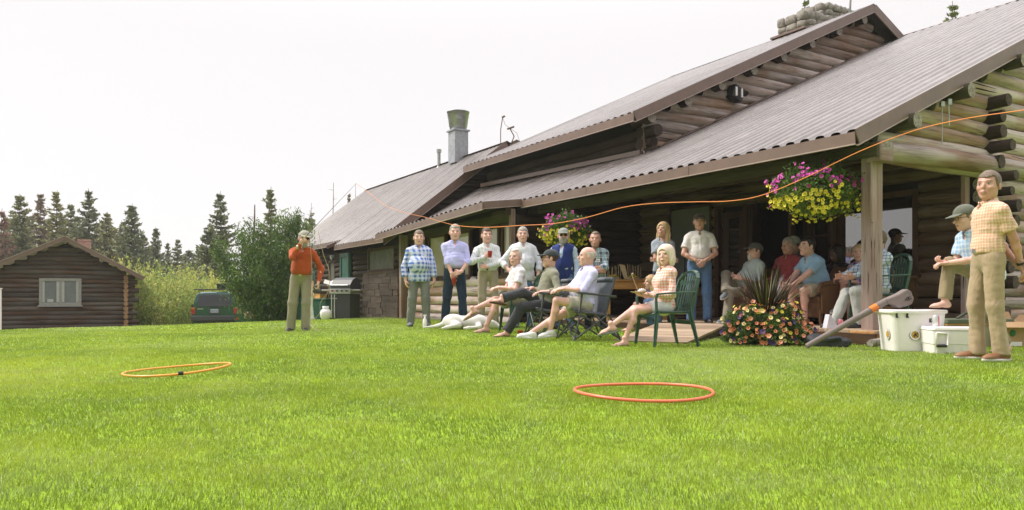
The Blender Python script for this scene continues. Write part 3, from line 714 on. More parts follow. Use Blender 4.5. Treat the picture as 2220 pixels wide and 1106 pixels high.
b.tube([hk, hk - Vector((0, 0, .55))], .007); b.tube([hk + Vector((.09, 0, .02)), hk + Vector((.10, 0, -.3))], .009); b.box(hk, (.05, .05, .07)); b.box(hk + Vector((.1, 0, .03)), (.05, .05, .08))
b.build('cable', M_GALV, lodge)
b = MB(); wl = H(7.88, .55, 1.85); b.tube([wl, wl + Vector((0, 0, .16))], .045, n=12); b.build('wall_lamp', M_WHITE, lodge)
b = MB(); wl = H(19.7, -.33, 2.0); b.tube([wl, wl - HV * .12 + Vector((0, 0, -.04))], [.04, .08], n=14); b.build('wall_lamp', M_GALV, lodge)
# ------------------------------------------------------------------ people: implicit bodies meshed with surface nets
def nrm(v): v = np.asarray(v, float); return v / max(np.linalg.norm(v), 1e-9)
def A_(*v): return np.array(v, float)
def E(c, r, Rm=None): return ('e', np.array(c, float), np.array(r, float) if not np.isscalar(r) else np.array([r] * 3, float), Rm)
def K(a, b, ra, rb=None): return ('k', np.array(a, float), np.array(b, float), ra, ra if rb is None else rb)
def KC(a, b, ra, rb, cut=None):
    """cone with flat end at b"""
    return ('kc', np.array(a, float), np.array(b, float), ra, rb)
def BX(c, hs, Rm, rd=.01): return ('b', np.array(c, float), np.array(hs, float), Rm, rd)
def sdf(p, pr):
    t = pr[0]
    if t == 'e':
        q = p - pr[1]
        if pr[3] is not None: q = q @ pr[3]
        a = q / pr[2]; k0 = np.sqrt((a * a).sum(-1)); k1 = np.sqrt(((a / pr[2]) ** 2).sum(-1)); return k0 * (k0 - 1) / np.maximum(k1, 1e-9)
    if t in ('k', 'kc'):
        ba = pr[2] - pr[1]; L2 = max(ba @ ba, 1e-9); pa = p - pr[1]; h = (pa @ ba) / L2
        hc = np.clip(h, 0, 1); hr = np.clip(h, 0, 1.3) if t == 'kc' else hc
        if t == 'kc': 
            d = np.sqrt(((pa - np.clip(h, 0, 2)[..., None] * ba) ** 2).sum(-1)) - (pr[3] + (pr[4] - pr[3]) * np.clip(h, 0, 1.15))
            return np.maximum(d, (h - 1) * math.sqrt(L2))
        return np.sqrt(((pa - hc[..., None] * ba) ** 2).sum(-1)) - (pr[3] + (pr[4] - pr[3]) * hc)
    if t == 'b':
        q = np.abs((p - pr[1]) @ pr[3]) - (pr[2] - pr[4])
        return np.sqrt((np.maximum(q, 0) ** 2).sum(-1)) + np.minimum(q.max(-1), 0) - pr[4]
def pbox(pr, m):
    t = pr[0]
    if t == 'e': r = pr[2].max(); return pr[1] - r - m, pr[1] + r + m
    if t in ('k', 'kc'):
        r = max(pr[3], pr[4]); return np.minimum(pr[1], pr[2]) - r - m, np.maximum(pr[1], pr[2]) + r + m
    r = np.linalg.norm(pr[2]); return pr[1] - r - m, pr[1] + r + m
def smin(a, b, k):
    h = np.clip(.5 + .5 * (b - a) / k, 0, 1); return b + (a - b) * h - k * h * (1 - h)
def union(p, prims, k, infl=0.0):
    d = None
    for pr in prims:
        e = sdf(p, pr) - infl; d = e if d is None else smin(d, e, k)
    return d
_E = [((0, 0, 0), (1, 0, 0)), ((0, 1, 0), (1, 1, 0)), ((0, 0, 1), (1, 0, 1)), ((0, 1, 1), (1, 1, 1)), ((0, 0, 0), (0, 1, 0)), ((1, 0, 0), (1, 1, 0)),
      ((0, 0, 1), (0, 1, 1)), ((1, 0, 1), (1, 1, 1)), ((0, 0, 0), (0, 0, 1)), ((1, 0, 0), (1, 0, 1)), ((0, 1, 0), (0, 1, 1)), ((1, 1, 0), (1, 1, 1))]
def snets(fn, lo, hi, h):
    n = np.maximum(np.ceil((hi - lo) / h).astype(int) + 1, 4)
    ax = [lo[i] + np.arange(n[i]) * h for i in range(3)]
    P = np.stack(np.meshgrid(*ax, indexing='ij'), -1)
    F = fn(P.reshape(-1, 3)).reshape(n); S = F < 0
    c = sum(S[i:n[0] - 1 + i, j:n[1] - 1 + j, k:n[2] - 1 + k].astype(np.int8) for i in (0, 1) for j in (0, 1) for k in (0, 1))
    act = np.argwhere((c > 0) & (c < 8))
    if not len(act): return np.zeros((0, 3)), np.zeros((0, 4), int)
    acc = np.zeros((len(act), 3)); cnt = np.zeros(len(act))
    for (a, b) in _E:
        fa = F[tuple((act + a).T)]; fb = F[tuple((act + b).T)]; m = (fa < 0) != (fb < 0)
        t = np.where(m, fa / np.where(m, fa - fb, 1), 0)
        acc += m[:, None] * (np.array(a) + t[:, None] * (np.array(b) - np.array(a))); cnt += m
    V = lo + (act + acc / cnt[:, None]) * h
    idx = -np.ones(n, int); idx[tuple(act.T)] = np.arange(len(act)); FS = []
    for d in range(3):
        o = [0, 0, 0]; o[d] = 1; u, v = [(1, 2), (2, 0), (0, 1)][d]
        sl0 = [slice(0, n[i] - 1) for i in range(3)]; sl1 = [slice(o[i], n[i] - 1 + o[i]) for i in range(3)]
        A = S[tuple(sl0)]; B = S[tuple(sl1)]
        e = np.argwhere(A != B); e = e[(e[:, u] > 0) & (e[:, v] > 0)]
        if not len(e): continue
        eu = np.zeros(3, int); eu[u] = 1; ev = np.zeros(3, int); ev[v] = 1
        q = np.stack([idx[tuple((e - eu - ev).T)], idx[tuple((e - ev).T)], idx[tuple(e.T)], idx[tuple((e - eu).T)]], 1)
        flip = ~A[tuple(e.T)]; q[flip] = q[flip][:, ::-1]; FS.append(q)
    Fc = np.concatenate(FS); Fc = Fc[(Fc >= 0).all(1)]
    return V, Fc
def bounds(prims, m=.03):
    b = [pbox(p, m) for p in prims]; return np.min([x[0] for x in b], 0), np.max([x[1] for x in b], 0)
def folds(p, seed, amp, f=22.):
    r = np.random.default_rng(seed); o = 0
    for i in range(4):
        w_ = r.normal(size=3); w_[2] *= .9; w_ = w_ / np.linalg.norm(w_) * f * r.uniform(.5, 1.4)
        o = o + (1.6 * (1 - np.abs(np.sin((p @ w_) * .5 + r.uniform(0, 6) + 1.3 * np.sin(p @ r.normal(size=3) * 9)))) - .6)
    return o * amp / 2.2
def ik(a, t, l1, l2, pole):
    a = np.array(a, float); t = np.array(t, float); d = t - a; L = np.linalg.norm(d); Lm = (l1 + l2) * .998
    if L > Lm: t = a + d / L * Lm; L = Lm
    d = nrm(d); x = (l1 * l1 - l2 * l2 + L * L) / (2 * L); y = math.sqrt(max(l1 * l1 - x * x, 0))
    pl = np.array(pole, float); pl = nrm(pl - d * (pl @ d)); return a + d * x + pl * y, t
def skin_mats():
    k = NT('skin_fair'); o = k.obj()
    k.set(col=k.mix(k.mapr(k.noise(o, 9, 4), .35, .65), (.70, .43, .36), (.60, .34, .28)), rough=.5, sss=.12); k.b.inputs['Subsurface Radius'].default_value = (.02, .008, .004)
    k.b.inputs['Subsurface Scale'].default_value = .3
    k2 = NT('skin_tanned'); o = k2.obj()
    k2.set(col=k2.mix(k2.mapr(k2.noise(o, 9, 4), .35, .65), (.55, .31, .24), (.45, .235, .175)), rough=.48, sss=.1); k2.b.inputs['Subsurface Scale'].default_value = .3
    return k.m, k2.m
SK, SKT = skin_mats()
M_LIP = mat('lips', (.40, .20, .155), .5, 0, .1); M_EYEW = mat('eye_white', (.36, .30, .26), .3, 0, .05); M_IRIS = mat('iris', (.05, .045, .05), .2, 0, .1)
M_SHADES = mat('dark_lens', (.012, .01, .01), .12, 0, .1); M_RED = mat('red_plastic', (.45, .022, .03), .35, 0, .1)
M_TAG = None
def hairm(name, c1, c2):
    k = NT(name); o = k.obj(); n1 = k.noise(k.scale(o, (130, 130, 22)), 1., 3, .6)
    k.set(col=k.mix(k.mapr(n1, .35, .65), c1, c2), rough=.5, spec=.3); k.bump(n1, .5, .01); return k.m
HAIR = {'grey': hairm('grey_hair', (.42, .39, .36), (.20, .18, .165)), 'white': hairm('white_hair', (.66, .62, .57), (.42, .39, .35)),
        'brown': hairm('brown_hair', (.12, .075, .045), (.05, .03, .02)), 'saltbrown': hairm('greying_brown_hair', (.23, .17, .125), (.10, .07, .05)),
        'blond': hairm('blond_hair', (.62, .46, .27), (.36, .23, .11)), 'platinum': hairm('platinum_hair', (.80, .70, .60), (.55, .43, .33)), 'dark': hairm('dark_hair', (.03, .02, .016), (.012, .01, .008))}
def cloth(name, base, pat=None, c2=None, c3=None, f=14., rough=.85, w=.0, wv=.55):
    k = NT(name); o = k.obj(); sp = k.n('SeparateXYZ'); k.l(o, sp.inputs[0])
    hx = k.math('ADD', k.math('MULTIPLY', sp.outputs[0], .92), k.math('MULTIPLY', sp.outputs[1], .6)); z = sp.outputs[2]
    wob = k.math('MULTIPLY', k.math('SUBTRACT', k.noise(o, 5, 2), .5), .035)
    hx = k.math('ADD', hx, wob); z = k.math('ADD', z, wob)
    def st(c, fr, wd, ph=0.0):
        return k.math('LESS_THAN', k.math('FRACT', k.math('ADD', k.math('MULTIPLY', c, fr), 10.3 + ph)), wd)
    col = base
    if pat == 'gingham':
        s = k.math('MULTIPLY', k.math('ADD', st(hx, f, .5), st(z, f, .5)), .5); col = k.mix(s, base, c2)
    elif pat == 'plaid':
        s = k.math('MULTIPLY', k.math('ADD', st(hx, f, .42), st(z, f, .42)), .5); col = k.mix(s, base, c2)
        s2 = k.math('MAXIMUM', st(hx, f, .12, .35), st(z, f, .12, .35)); col = k.mix(k.math('MULTIPLY', s2, .8), col, c3 or c2)
        s3 = k.math('MAXIMUM', st(hx, f * .5, .05, .1), st(z, f * .5, .05, .1)); col = k.mix(k.math('MULTIPLY', s3, .6), col, base)
    elif pat == 'check':
        s = k.math('MAXIMUM', st(hx, f, .22), st(z, f, .22)); col = k.mix(s, base, c2)
        s = k.math('MAXIMUM', st(hx, f, .10, .5), st(z, f, .10, .5)); col = k.mix(k.math('MULTIPLY', s, .7), col, c3 or c2)
    elif pat == 'stripe': col = k.mix(st(hx, f, .35), base, c2)
    elif pat == 'denim': col = k.mix(k.mapr(k.noise(o, 4, 5, .7), .35, .65), base, c2)
    else: col = k.mix(k.mapr(k.noise(o, 6, 4, .6), .35, .7), base, tuple(x * .86 for x in base))
    nz = k.noise(k.scale(o, (1, 1, .45)), 9, 4, .55, .35)
    k.set(col=col, rough=rough, spec=.2, sheen=.15); k.bump(nz, .5, .05); return k.m
HL = dict(hc=.165)
def head_axes(yaw, pitch, roll=0):
    """yaw>0 turns to +x ; pitch>0 looks up; local forward is -y"""
    M = Matrix.Rotation(R(yaw), 3, 'Z') @ Matrix.Rotation(R(-pitch), 3, 'X') @ Matrix.Rotation(R(roll), 3, 'Y')
    M = np.array(M); return np.stack([M[:, 0], -M[:, 1], M[:, 2]], 1)      # columns right, forward, up
def concat(parts):
    V = []; F = []; Mi = []; b = 0
    for (v, f, m) in parts:
        V.append(v); F.append(f + b); Mi.append(m); b += len(v)
    return np.concatenate(V), np.concatenate(F), np.concatenate(Mi)
def hand_mesh(w, d, n, side, curl=25, spread=4, h=.0052, grip=0):
    """w wrist, d finger direction, n palm normal, side vector towards the thumb"""
    d = nrm(d); n = nrm(n - d * (np.dot(n, d))); s = nrm(np.cross(d, n)); s = s if s @ side > 0 else -s
    Rm = np.stack([s, d, n], 1); pr = [BX(w + d * .045, (.040, .050, .0155), Rm, .014), K(w - d * .03, w + d * .01, .026, .026)]
    for i, (o, L) in enumerate(((.029, .072), (.010, .080), (-.010, .075), (-.028, .060))):
        a = w + d * .085 + s * o; an = R(curl * .5); fd = nrm(d * math.cos(R(spread) * (1.5 - i)) + s * math.sin(R(spread) * (1.5 - i)))
        for q, (fr, rr) in enumerate(((.45, .0088), (.31, .008), (.24, .0072))):
            dd = fd * math.cos(an) + n * math.sin(an); b = a + dd * L * fr; pr.append(K(a, b, rr, rr - .0006)); a = b; an += R(curl)
    a = w + d * .022 + s * .032; t1 = a + nrm(s * .75 + d * .75 + n * .35) * .040; t2 = t1 + nrm(s * .25 + d * .9 + n * (.25 + curl / 60)) * .032
    pr += [K(a, t1, .013, .0105), K(t1, t2, .0105, .009)]
    lo, hi = bounds(pr, .012)
    def fn(P):
        dd = union(P, pr[:2], .012)
        dd2 = None
        for q in range(4):
            fg = union(P, pr[2 + q * 3:5 + q * 3], .003); dd2 = fg if dd2 is None else np.minimum(dd2, fg)
        dd = smin(dd, dd2, .006); return smin(dd, union(P, pr[-2:], .008), .010)
    return snets(fn, lo, hi, h)
HS = 1.15
def EH(c, r, Rm=None): return E(c, np.array([r] * 3 if np.isscalar(r) else r) * HS, Rm)
def person(label, px, Y, z0, yaw, H_=1.8, pc=(0, 0, .95), lean=0, slean=0, twist=0, head=(0, 0, 0), hands=None, feet=None, shirt=None, pants=None,
           shoes=None, hair=None, cap=None, glasses=None, beard=None, skin=SK, belly=.02, female=False, name_tag=False, vest=None, belt=None, q=1.0,
           curl=28, watch=None, extra=None, X=None, group=None, build=1.0, collar=True):
    S = H_ / 1.785; X = PX(px, Y) if X is None else X
    root = empty('person', (X, Y, z0), label, 'person', group, rz=R(yaw), scale=S)
    seed = int(px * 7 + Y * 13) % 9999
    L = lambda v: np.array([v[0], -v[1], v[2]], float)      # spec (x, forward, z) -> local
    pc = L(pc); cl, sl_ = math.cos(R(lean)), math.sin(R(lean))
    up = nrm(A_(math.sin(R(slean)), -sl_, cl)); Tw = np.array(Matrix.Rotation(R(twist), 3, 'Z'))
    rt = nrm(Tw @ A_(1, 0, 0)); rt = nrm(rt - up * (rt @ up)); fw = np.cross(rt, up) * -1; fw = fw if fw[1] < 0 else -fw
    if abs(twist) > 85: fw = np.cross(up, rt)
    Rc = np.stack([rt, fw, up], 1); sw = .146 if female else .176; g = .9 if female else 1.0; g *= build
    midp = pc + up * .17; ch = pc + up * .34; nb = pc + up * .50; shd = {'A': pc + up * .416 - rt * sw, 'B': pc + up * .416 + rt * sw}
    Rp = np.stack([A_(1, 0, 0), A_(0, -1, 0), A_(0, 0, 1)], 1)
    hips = {'A': pc + A_(-.09, 0, -.02), 'B': pc + A_(.09, 0, -.02)}
    torso = [E(pc + A_(0, 0, .0), (.152 * g, .110 * g, .13), Rp), E(midp + fw * belly * .9, (.142 * g + belly * .5, .104 * g + belly, .16), Rc), E(ch + fw * .01, (.156 * g, .114 * g, .17), Rc),
             K(shd['A'] + rt * .05 + up * .012, shd['B'] - rt * .05 + up * .012, .048 * g), K(nb - up * .03, shd['A'] + up * .005, .050, .040), K(nb - up * .03, shd['B'] + up * .005, .050, .040)]
    if female: torso += [E(ch + fw * .085 + rt * s_ * .07 - up * .03, (.065, .055, .06), Rc) for s_ in (-1, 1)]
    # arms and legs
    hands = hands or {}; feet = feet or {}; el = {}; wr = {}; kn = {}; an = {}
    for s_ in 'AB':
        sg = -1 if s_ == 'A' else 1
        hd = hands.get(s_, {}); t = L(hd.get('p', (sg * .27, .05, .78))); pole = L(hd.get('pole', (sg * .5, -1, -.2)))
        el[s_], wr[s_] = ik(shd[s_], t, .285, .26, pole)
        ft = feet.get(s_, {}); t = L(ft.get('p', (sg * .13, 0, .085))); pole = L(ft.get('pole', (sg * .15, 1, .1)))
        kn[s_], an[s_] = ik(hips[s_], t, .43, .42, pole)
    arm = {s_: [K(shd[s_], el[s_], .050 * g, .040 * g), K(el[s_], wr[s_], .040 * g, .0265 * g), E(el[s_] * .7 + wr[s_] * .3, .043 * g)] for s_ in 'AB'}
    leg = {}
    for s_ in 'AB':
        ax = nrm(an[s_] - kn[s_]); back = nrm(np.cross(ax, np.cross(ax, kn[s_] - (hips[s_] + an[s_]) / 2)) + 1e-6)
        leg[s_] = [K(hips[s_], kn[s_], .082 * g, .054 * g), K(kn[s_], an[s_], .052 * g, .034 * g), E(kn[s_] * .68 + an[s_] * .32 + back * .018, .054 * g)]
    # head
    Rh = head_axes(head[0] + 0.0, head[1], head[2] if len(head) > 2 else 0)
    nf = nrm(fw * .2 + up); hc = nb + nf * .064 + Rh[:, 2] * .096 + Rh[:, 1] * .022
    hp = lambda a, b, c: hc + Rh @ A_(a, b, c) * HS
    neck = [K(nb - up * .04, hp(0, -.025, -.05), .060 * g, .056 * g)]
    k_ = .92 if female else 1
    hprim = [EH(hp(0, -.012, .030), (.078, .096, .086), Rh), EH(hp(0, .022, -.032), (.064 * k_, .068, .080), Rh), EH(hp(0, .058, -.092), (.030 * k_, .026, .024), Rh), EH(hp(0, .0, -.06), (.056 * k_, .06, .04), Rh)]
    hdet = [K(hp(0, .084, .012), hp(0, .112, -.022), .0085, .0135), K(hp(-.036, .076, .030), hp(.036, .076, .030), .0125), EH(hp(-.038, .056, -.022), (.025, .026, .022), Rh), EH(hp(.038, .056, -.022), (.025, .026, .022), Rh),
            EH(hp(0, .084, -.054), (.024, .013, .009), Rh), EH(hp(0, .082, -.066), (.020, .012, .008), Rh)]
    ears = [EH(hp(s_ * .081, -.010, -.004), (.009, .018, .030), Rh) for s_ in (-1, 1)]
    sock = [EH(hp(s_ * .033, .098, .009), (.017, .020, .010), Rh) for s_ in (-1, 1)]
    def fhead(P):
        d = union(P, hprim, .03); d = smin(d, union(P, hdet, .01), .014); d = smin(d, union(P, ears, .01), .008)
        for o in sock: d = -smin(-d, sdf(P, o) + .004, .008)
        for s_ in (-1, 1): d = np.minimum(d, sdf(P, EH(hp(s_ * .033, .0715, .009), .0125)))
        return smin(d, union(P, neck, .01), .025)
    lo, hi = bounds(hprim + hdet[:1] + ears, .015); lo2, hi2 = pbox(neck[0], .01); lo = np.minimum(lo, lo2); hi = np.maximum(hi, hi2)
    V, F = snets(fhead, lo, hi, .0046 * q)
    c = V[F].mean(1); lc = (c - hc) @ Rh / HS; mi = np.zeros(len(F))
    fr = lc[:, 1] > .055
    for s_ in (-1, 1):
        dx = lc[:, 0] - s_ * .033; dz = lc[:, 2] - .009
        mi[fr & ((dx / .0125) ** 2 + (dz / .0048) ** 2 < 1)] = 1; mi[fr & (dx * dx + (dz + .0005) ** 2 < .0046 ** 2)] = 2
        mi[fr & (np.abs(dx) < .0145) & (np.abs(dz - .0062) < .0020)] = 2
        mi[fr & (np.abs(dx - s_ * .002) < .018) & (np.abs(dz - .0235 + np.abs(dx) * .12) < .0042)] = 3
    mi[fr & (np.abs(lc[:, 0]) < .023) & (np.abs(lc[:, 2] + .060) < .0085) & (lc[:, 1] > .07)] = 4
    parts = [(V, F, mi)]
    bp = torso + arm['A'] + arm['B'] + leg['A'] + leg['B'] + neck
    def fbody(P):
        d = union(P, torso, .05)
        for x in (leg['A'], leg['B']): d = smin(d, union(P, x, .02), .03)
        for x in (arm['A'], arm['B']): d = smin(d, union(P, x, .015), .02)
        return smin(d, union(P, neck, .01), .03)
    lo, hi = bounds(bp, .03); V, F = snets(fbody, lo, hi, .0145 * q); parts.append((V, F, np.zeros(len(F))))
    for s_ in 'AB':
        hd = hands.get(s_, {})
        if hd.get('hide'): continue
        d = L(hd['d']) if 'd' in hd else wr[s_] - el[s_]
        sg = -1 if s_ == 'A' else 1
        nn = L(hd['n']) if 'n' in hd else A_(-sg, .2, 0); sd_ = L(hd['t']) if 't' in hd else A_(0, -1, .3)
        V, F = hand_mesh(wr[s_], d, nn, sd_, hd.get('curl', curl), h=.0055 * q); parts.append((V, F, np.zeros(len(F))))
    # feet
    shoes = shoes or dict(kind='shoe', col=(.06, .05, .05)); ffr = {}
    for s_ in 'AB':
        ft = feet.get(s_, {}); hdg, pit = ft.get('yaw', (-8 if s_ == 'A' else 8)), ft.get('pitch', 0)
        M = np.array(Matrix.Rotation(R(hdg), 3, 'Z') @ Matrix.Rotation(R(-pit), 3, 'X')); Rf = np.stack([M[:, 0], -M[:, 1], M[:, 2]], 1); ffr[s_] = Rf
        if 'roll' in ft: 
            Mr = np.array(Matrix.Rotation(R(ft['roll']), 3, Vector(Rf[:, 1]))); Rf = Mr @ Rf; ffr[s_] = Rf
        if shoes['kind'] != 'shoe':
            f_ = lambda a, b, c_: an[s_] + Rf @ A_(a, b, c_)
            pr = [K(f_(0, -.0, .03), f_(0, -.01, -.03), .036, .036), E(f_(0, -.03, -.048), (.031, .036, .030), Rf), K(f_(0, .0, -.035), f_(0, .11, -.055), .034, .024), E(f_(0, .11, -.06), (.044, .05, .018), Rf)]
            sg = -1 if s_ == 'A' else 1
            toes = [K(f_(-sg * (.030 - i * .0165), .145 - i * .008, -.063), f_(-sg * (.031 - i * .018), .175 - i * .012 - (0 if i else -.004), -.066), .0125 - i * .0012, .0115 - i * .0012) for i in range(5)]
            def ff(P): 
                d = union(P, pr, .03); t = None
                for x in toes: e = sdf(P, x); t = e if t is None else np.minimum(t, e)
                return np.maximum(smin(d, t, .006), -((P - an[s_]) @ Rf[:, 2] + .078))
            lo, hi = bounds(pr + toes, .015); V, F = snets(ff, lo, hi, .0065 * q); parts.append((V, F, np.zeros(len(F))))
    V, F, mi = concat(parts)
    hm = HAIR[hair[1]] if hair else HAIR['brown']
    npmesh('body', V, F, [skin, M_EYEW, M_IRIS, HAIR[(beard or (0, hair[1] if hair else 'brown'))[1]] if hair and hair[1] in ('white', 'platinum') and False else hm, M_LIP], root, world=False, mi=mi)
    def addm(name, fn, lo, hi, h, m, parent=root, post=None):
        V, F = snets(fn, lo, hi, h)
        if not len(F): return None
        return npmesh(name, V, F, m, parent, world=False, mi=post(V[F].mean(1)) if post else None)
    HC = lambda P: (P - hc) @ Rh / HS
    hz = .0060 * q
    if hair:
        st = hair[0]
        def fhair(P):
            l = HC(P); a, b, c_ = l[:, 0], l[:, 1], l[:, 2]
            nz = folds(P * (A_(1, 1, .22) if st in ('bob', 'long') else A_(1, 1, .6)), seed, .0042 if st in ('bob', 'long') else .0024, 170.)
            base = sdf(P, EH(hp(.003, -.0105, .039), (.0812, .0995, .0965), Rh)) + nz
            line = (.002 + .78 * b - c_) / 1.27 + folds(P, seed + 5, .005, 60.)
            jn = folds(P, seed + 5, .006, 75.)
            aa = np.abs(a)
            if st == 'short':
                reg = np.minimum(np.minimum(.060 + .35 * np.maximum(aa - .018, 0) - c_, np.maximum(b - .026 - .25 * c_, -.012 - c_)), np.maximum(b + .024, -.066 - c_)) + jn
                d = np.maximum(base, reg)
            elif st == 'receding':
                d = np.maximum(base + .002, np.minimum(np.minimum(.083 + .3 * np.maximum(aa - .015, 0) - c_, np.maximum(b - .012 - .1 * c_, -.012 - c_)), np.maximum(b + .024, -.066 - c_)) + jn)
            elif st == 'fringe':
                d = np.maximum(base + .002, np.minimum(np.maximum(b - .015, -.010 - c_), np.maximum(b + .024, -.066 - c_)) + jn); d = np.maximum(d, c_ - .050 + jn)
            elif st in ('bob', 'long', 'tied'):
                vol = .012 if st != 'tied' else .0
                d = sdf(P, EH(hp(0, -.02, .036), (.085 + vol, .105 + vol, .096 + vol * .8), Rh)) + nz
                d = np.maximum(d, -sdf(P, EH(hp(0, .10, -.022), (.062, .078, .092), Rh)))
                if st == 'bob':
                    e = smin(sdf(P, EH(hp(-.070, -.01, -.045), (.036, .060, .088), Rh)), sdf(P, EH(hp(.070, -.01, -.045), (.036, .060, .088), Rh)), .02)
                    e = smin(e, sdf(P, EH(hp(0, -.055, -.03), (.085, .055, .085), Rh)), .03); d = smin(d, e + nz * 1.4, .02)
                elif st == 'long':
                    e = smin(sdf(P, EH(hp(-.072, -.03, -.10), (.038, .055, .135), Rh)), sdf(P, EH(hp(.072, -.03, -.10), (.038, .055, .135), Rh)), .02)
                    e = smin(e, sdf(P, EH(hp(0, -.065, -.10), (.090, .050, .15), Rh)), .03); d = smin(d, e + nz * 2.5, .02)
                else: d = np.maximum(d, (.0 + .8 * b - c_ - .0) / 1.27)
            if cap: d = np.maximum(d, c_ - .052 + 0 * b)
            return d
        ex = .09 if st in ('bob', 'long') else 0.0
        cc = hp(0, -.01, .03 - ex); lo = cc - .135 - ex; hi = cc + .135 + ex
        addm('hair', fhair, lo, hi, hz, hm)
    if beard:
        bf = EH(hp(0, .030, -.055), (.066, .071, .076), Rh); full = beard[0] == 'full'
        def fbeard(P):
            l = HC(P); nz = folds(P, seed + 3, .002, 160.)
            d = smin(sdf(P, bf), sdf(P, EH(hp(0, .062, -.10), (.036, .034, .036), Rh)), .02) + nz
            d = np.maximum(d, l[:, 2] + (.035 if full else .048) - np.abs(l[:, 0]) * (.5 if full else 0)); d = np.maximum(d, .012 - l[:, 1] if full else np.abs(l[:, 0]) - .032)
            return np.maximum(d, -sdf(P, EH(hp(0, .115, -.060), (.022, .04, .009), Rh)))
        cc = hp(0, .05, -.07); addm('beard', fbeard, cc - .1, cc + .1, hz, HAIR[beard[1]])
    if cap:
        cm = cloth('cap_cloth', cap['col']) if 'mat' not in cap else cap['mat']
        if cap.get('kind') == 'hat':
            def fcap(P):
                l = HC(P); d = np.maximum(sdf(P, EH(hp(0, -.012, .06), (.086, .106, .105), Rh)), .040 - l[:, 2])
                br = np.maximum(sdf(P, EH(hp(0, -.01, .044), (.150, .185, .03), Rh)), np.abs(l[:, 2] - .044 - np.abs(l[:, 0]) ** 2 * 1.6) - .005); return np.minimum(d, br)
        else:
            def fcap(P):
                l = HC(P); d = np.maximum(sdf(P, EH(hp(0, -.012, .040), (.0875, .107, .090), Rh)), (.036 + l[:, 1] * .05) - l[:, 2])
                zz = l[:, 2] - (.048 - .22 * (l[:, 1] - .09) - 1.9 * l[:, 0] ** 2)
                br = np.maximum(np.maximum(sdf(P, EH(hp(0, .095, .045), (.074, .082, .09), Rh)), np.abs(zz) - .0045), .05 - l[:, 1]); return np.minimum(d, br)
        cc = hp(0, .03, .07); addm('hat' if cap.get('kind') == 'hat' else 'cap', fcap, cc - .2, cc + .2, .0058 * q, cm)
    if glasses:
        ls = [EH(hp(s_ * .034, .098 - .004, .006), (.0255, .013, .0165 if glasses == 'dark' else .015), Rh) for s_ in (-1, 1)]
        tm = [K(hp(s_ * .060, .088, .012), hp(s_ * .080, -.005, .010), .0035) for s_ in (-1, 1)] + [K(hp(-.012, .104, .010), hp(.012, .104, .010), .004)]
        if glasses == 'clear':
            b = MB()
            for s_ in (-1, 1): b.tube([Vector(hp(s_ * .034 + .024 * math.cos(t), .104 - .10 * (.034 - s_ * 0 + s_ * .024 * math.cos(t)) ** 2 * 8, .004 + .016 * math.sin(t))) for t in np.linspace(0, 2 * math.pi, 15)[:-1]], .0022, n=5, closed=True)
            for t_ in tm: b.tube([Vector(t_[1]), Vector(t_[2])], .0025, n=5)
            b.build('glasses', M_SHADES, root, world=False)
        def fgl(P):
            d = union(P, ls, .001)
            if glasses == 'clear': d = np.maximum(np.maximum(d, -union(P, [E(x[1], x[2] - .004, Rh) for x in ls], .001)), -1)
            return np.minimum(d, union(P, tm, .002))
        cc = hp(0, .05, .01)
        if glasses == 'dark': addm('sunglasses', fgl, cc - .11, cc + .11, .0048 * q, M_SHADES)
    # shirt
    if shirt:
        m = shirt['m']; tuck = shirt.get('tuck', True); sl = shirt.get('sleeve', 'long'); inf = shirt.get('inf', .016 if tuck else .021)
        sp_ = []
        for s_ in 'AB':
            cufft = {'long': None, 'rolled': .35, 'short': 0}[sl] if sl != 'none' else None
            if sl == 'short': e = shd[s_] * .34 + el[s_] * .66; sp_.append(KC(shd[s_], e, .058 * g, .070 * g))
            elif sl != 'none':
                f_ = .97 if sl == 'long' else shirt.get('roll', .2)
                wp = el[s_] * (1 - f_) + wr[s_] * f_
                sp_.append(K(shd[s_], el[s_], .057 * g, .052 * g)); sp_.append(KC(el[s_], wp, .055 * g, (.036 if sl == 'long' else .053) * g))
        hem = .045 if tuck else shirt.get('hem', -.13)
        skirt = [] if tuck else [E(pc + A_(0, 0, -.06), (.172 * g, .125 * g, .17), Rp)]
        coll = [KC(nb - up * .03, nb + nf * .052, .078, .071)] + [E(nb + fw * .080 + rt * s_ * .034 - up * .016, (.030, .010, .030), Rc) for s_ in (-1, 1)]
        thigh = [] if tuck else []
        def fshirt(P):
            d = union(P, torso + skirt, .05, inf)
            nz = folds(P * A_(1, 1, .5), seed + 1, .0062, 44.) + folds(P * A_(.5, .5, 1), seed + 6, .0042, 80.)
            l_ = (P - pc) @ Rc; nz = nz - .0028 * ((np.abs(l_[:, 0]) < .016) & (l_[:, 1] > .02)) - .003 * ((np.abs(np.abs(l_[:, 0]) - .088) < .048) & (np.abs(l_[:, 2] - .295) < .055) & (l_[:, 1] > .02)) * (1 if collar else 0)
            hh = (P - pc) @ (up * .6 + A_(0, 0, .4)); d = np.maximum(d, hem - hh)
            if tuck: d = d - .012 * np.exp(-((hh - .10) / .05) ** 2)
            if sp_: d = smin(d, union(P, sp_, .02), .022)
            d = d + nz
            d = np.maximum(d, -sdf(P, KC(nb - up * .03, nb + nf * .09, .0655, .063)))
            op = nb + fw * .075 - up * (.03 if collar else .0); d = np.maximum(d, -sdf(P, E(op, (.026 if collar else .07, .05, .062 if collar else .05), Rc)))
            return d
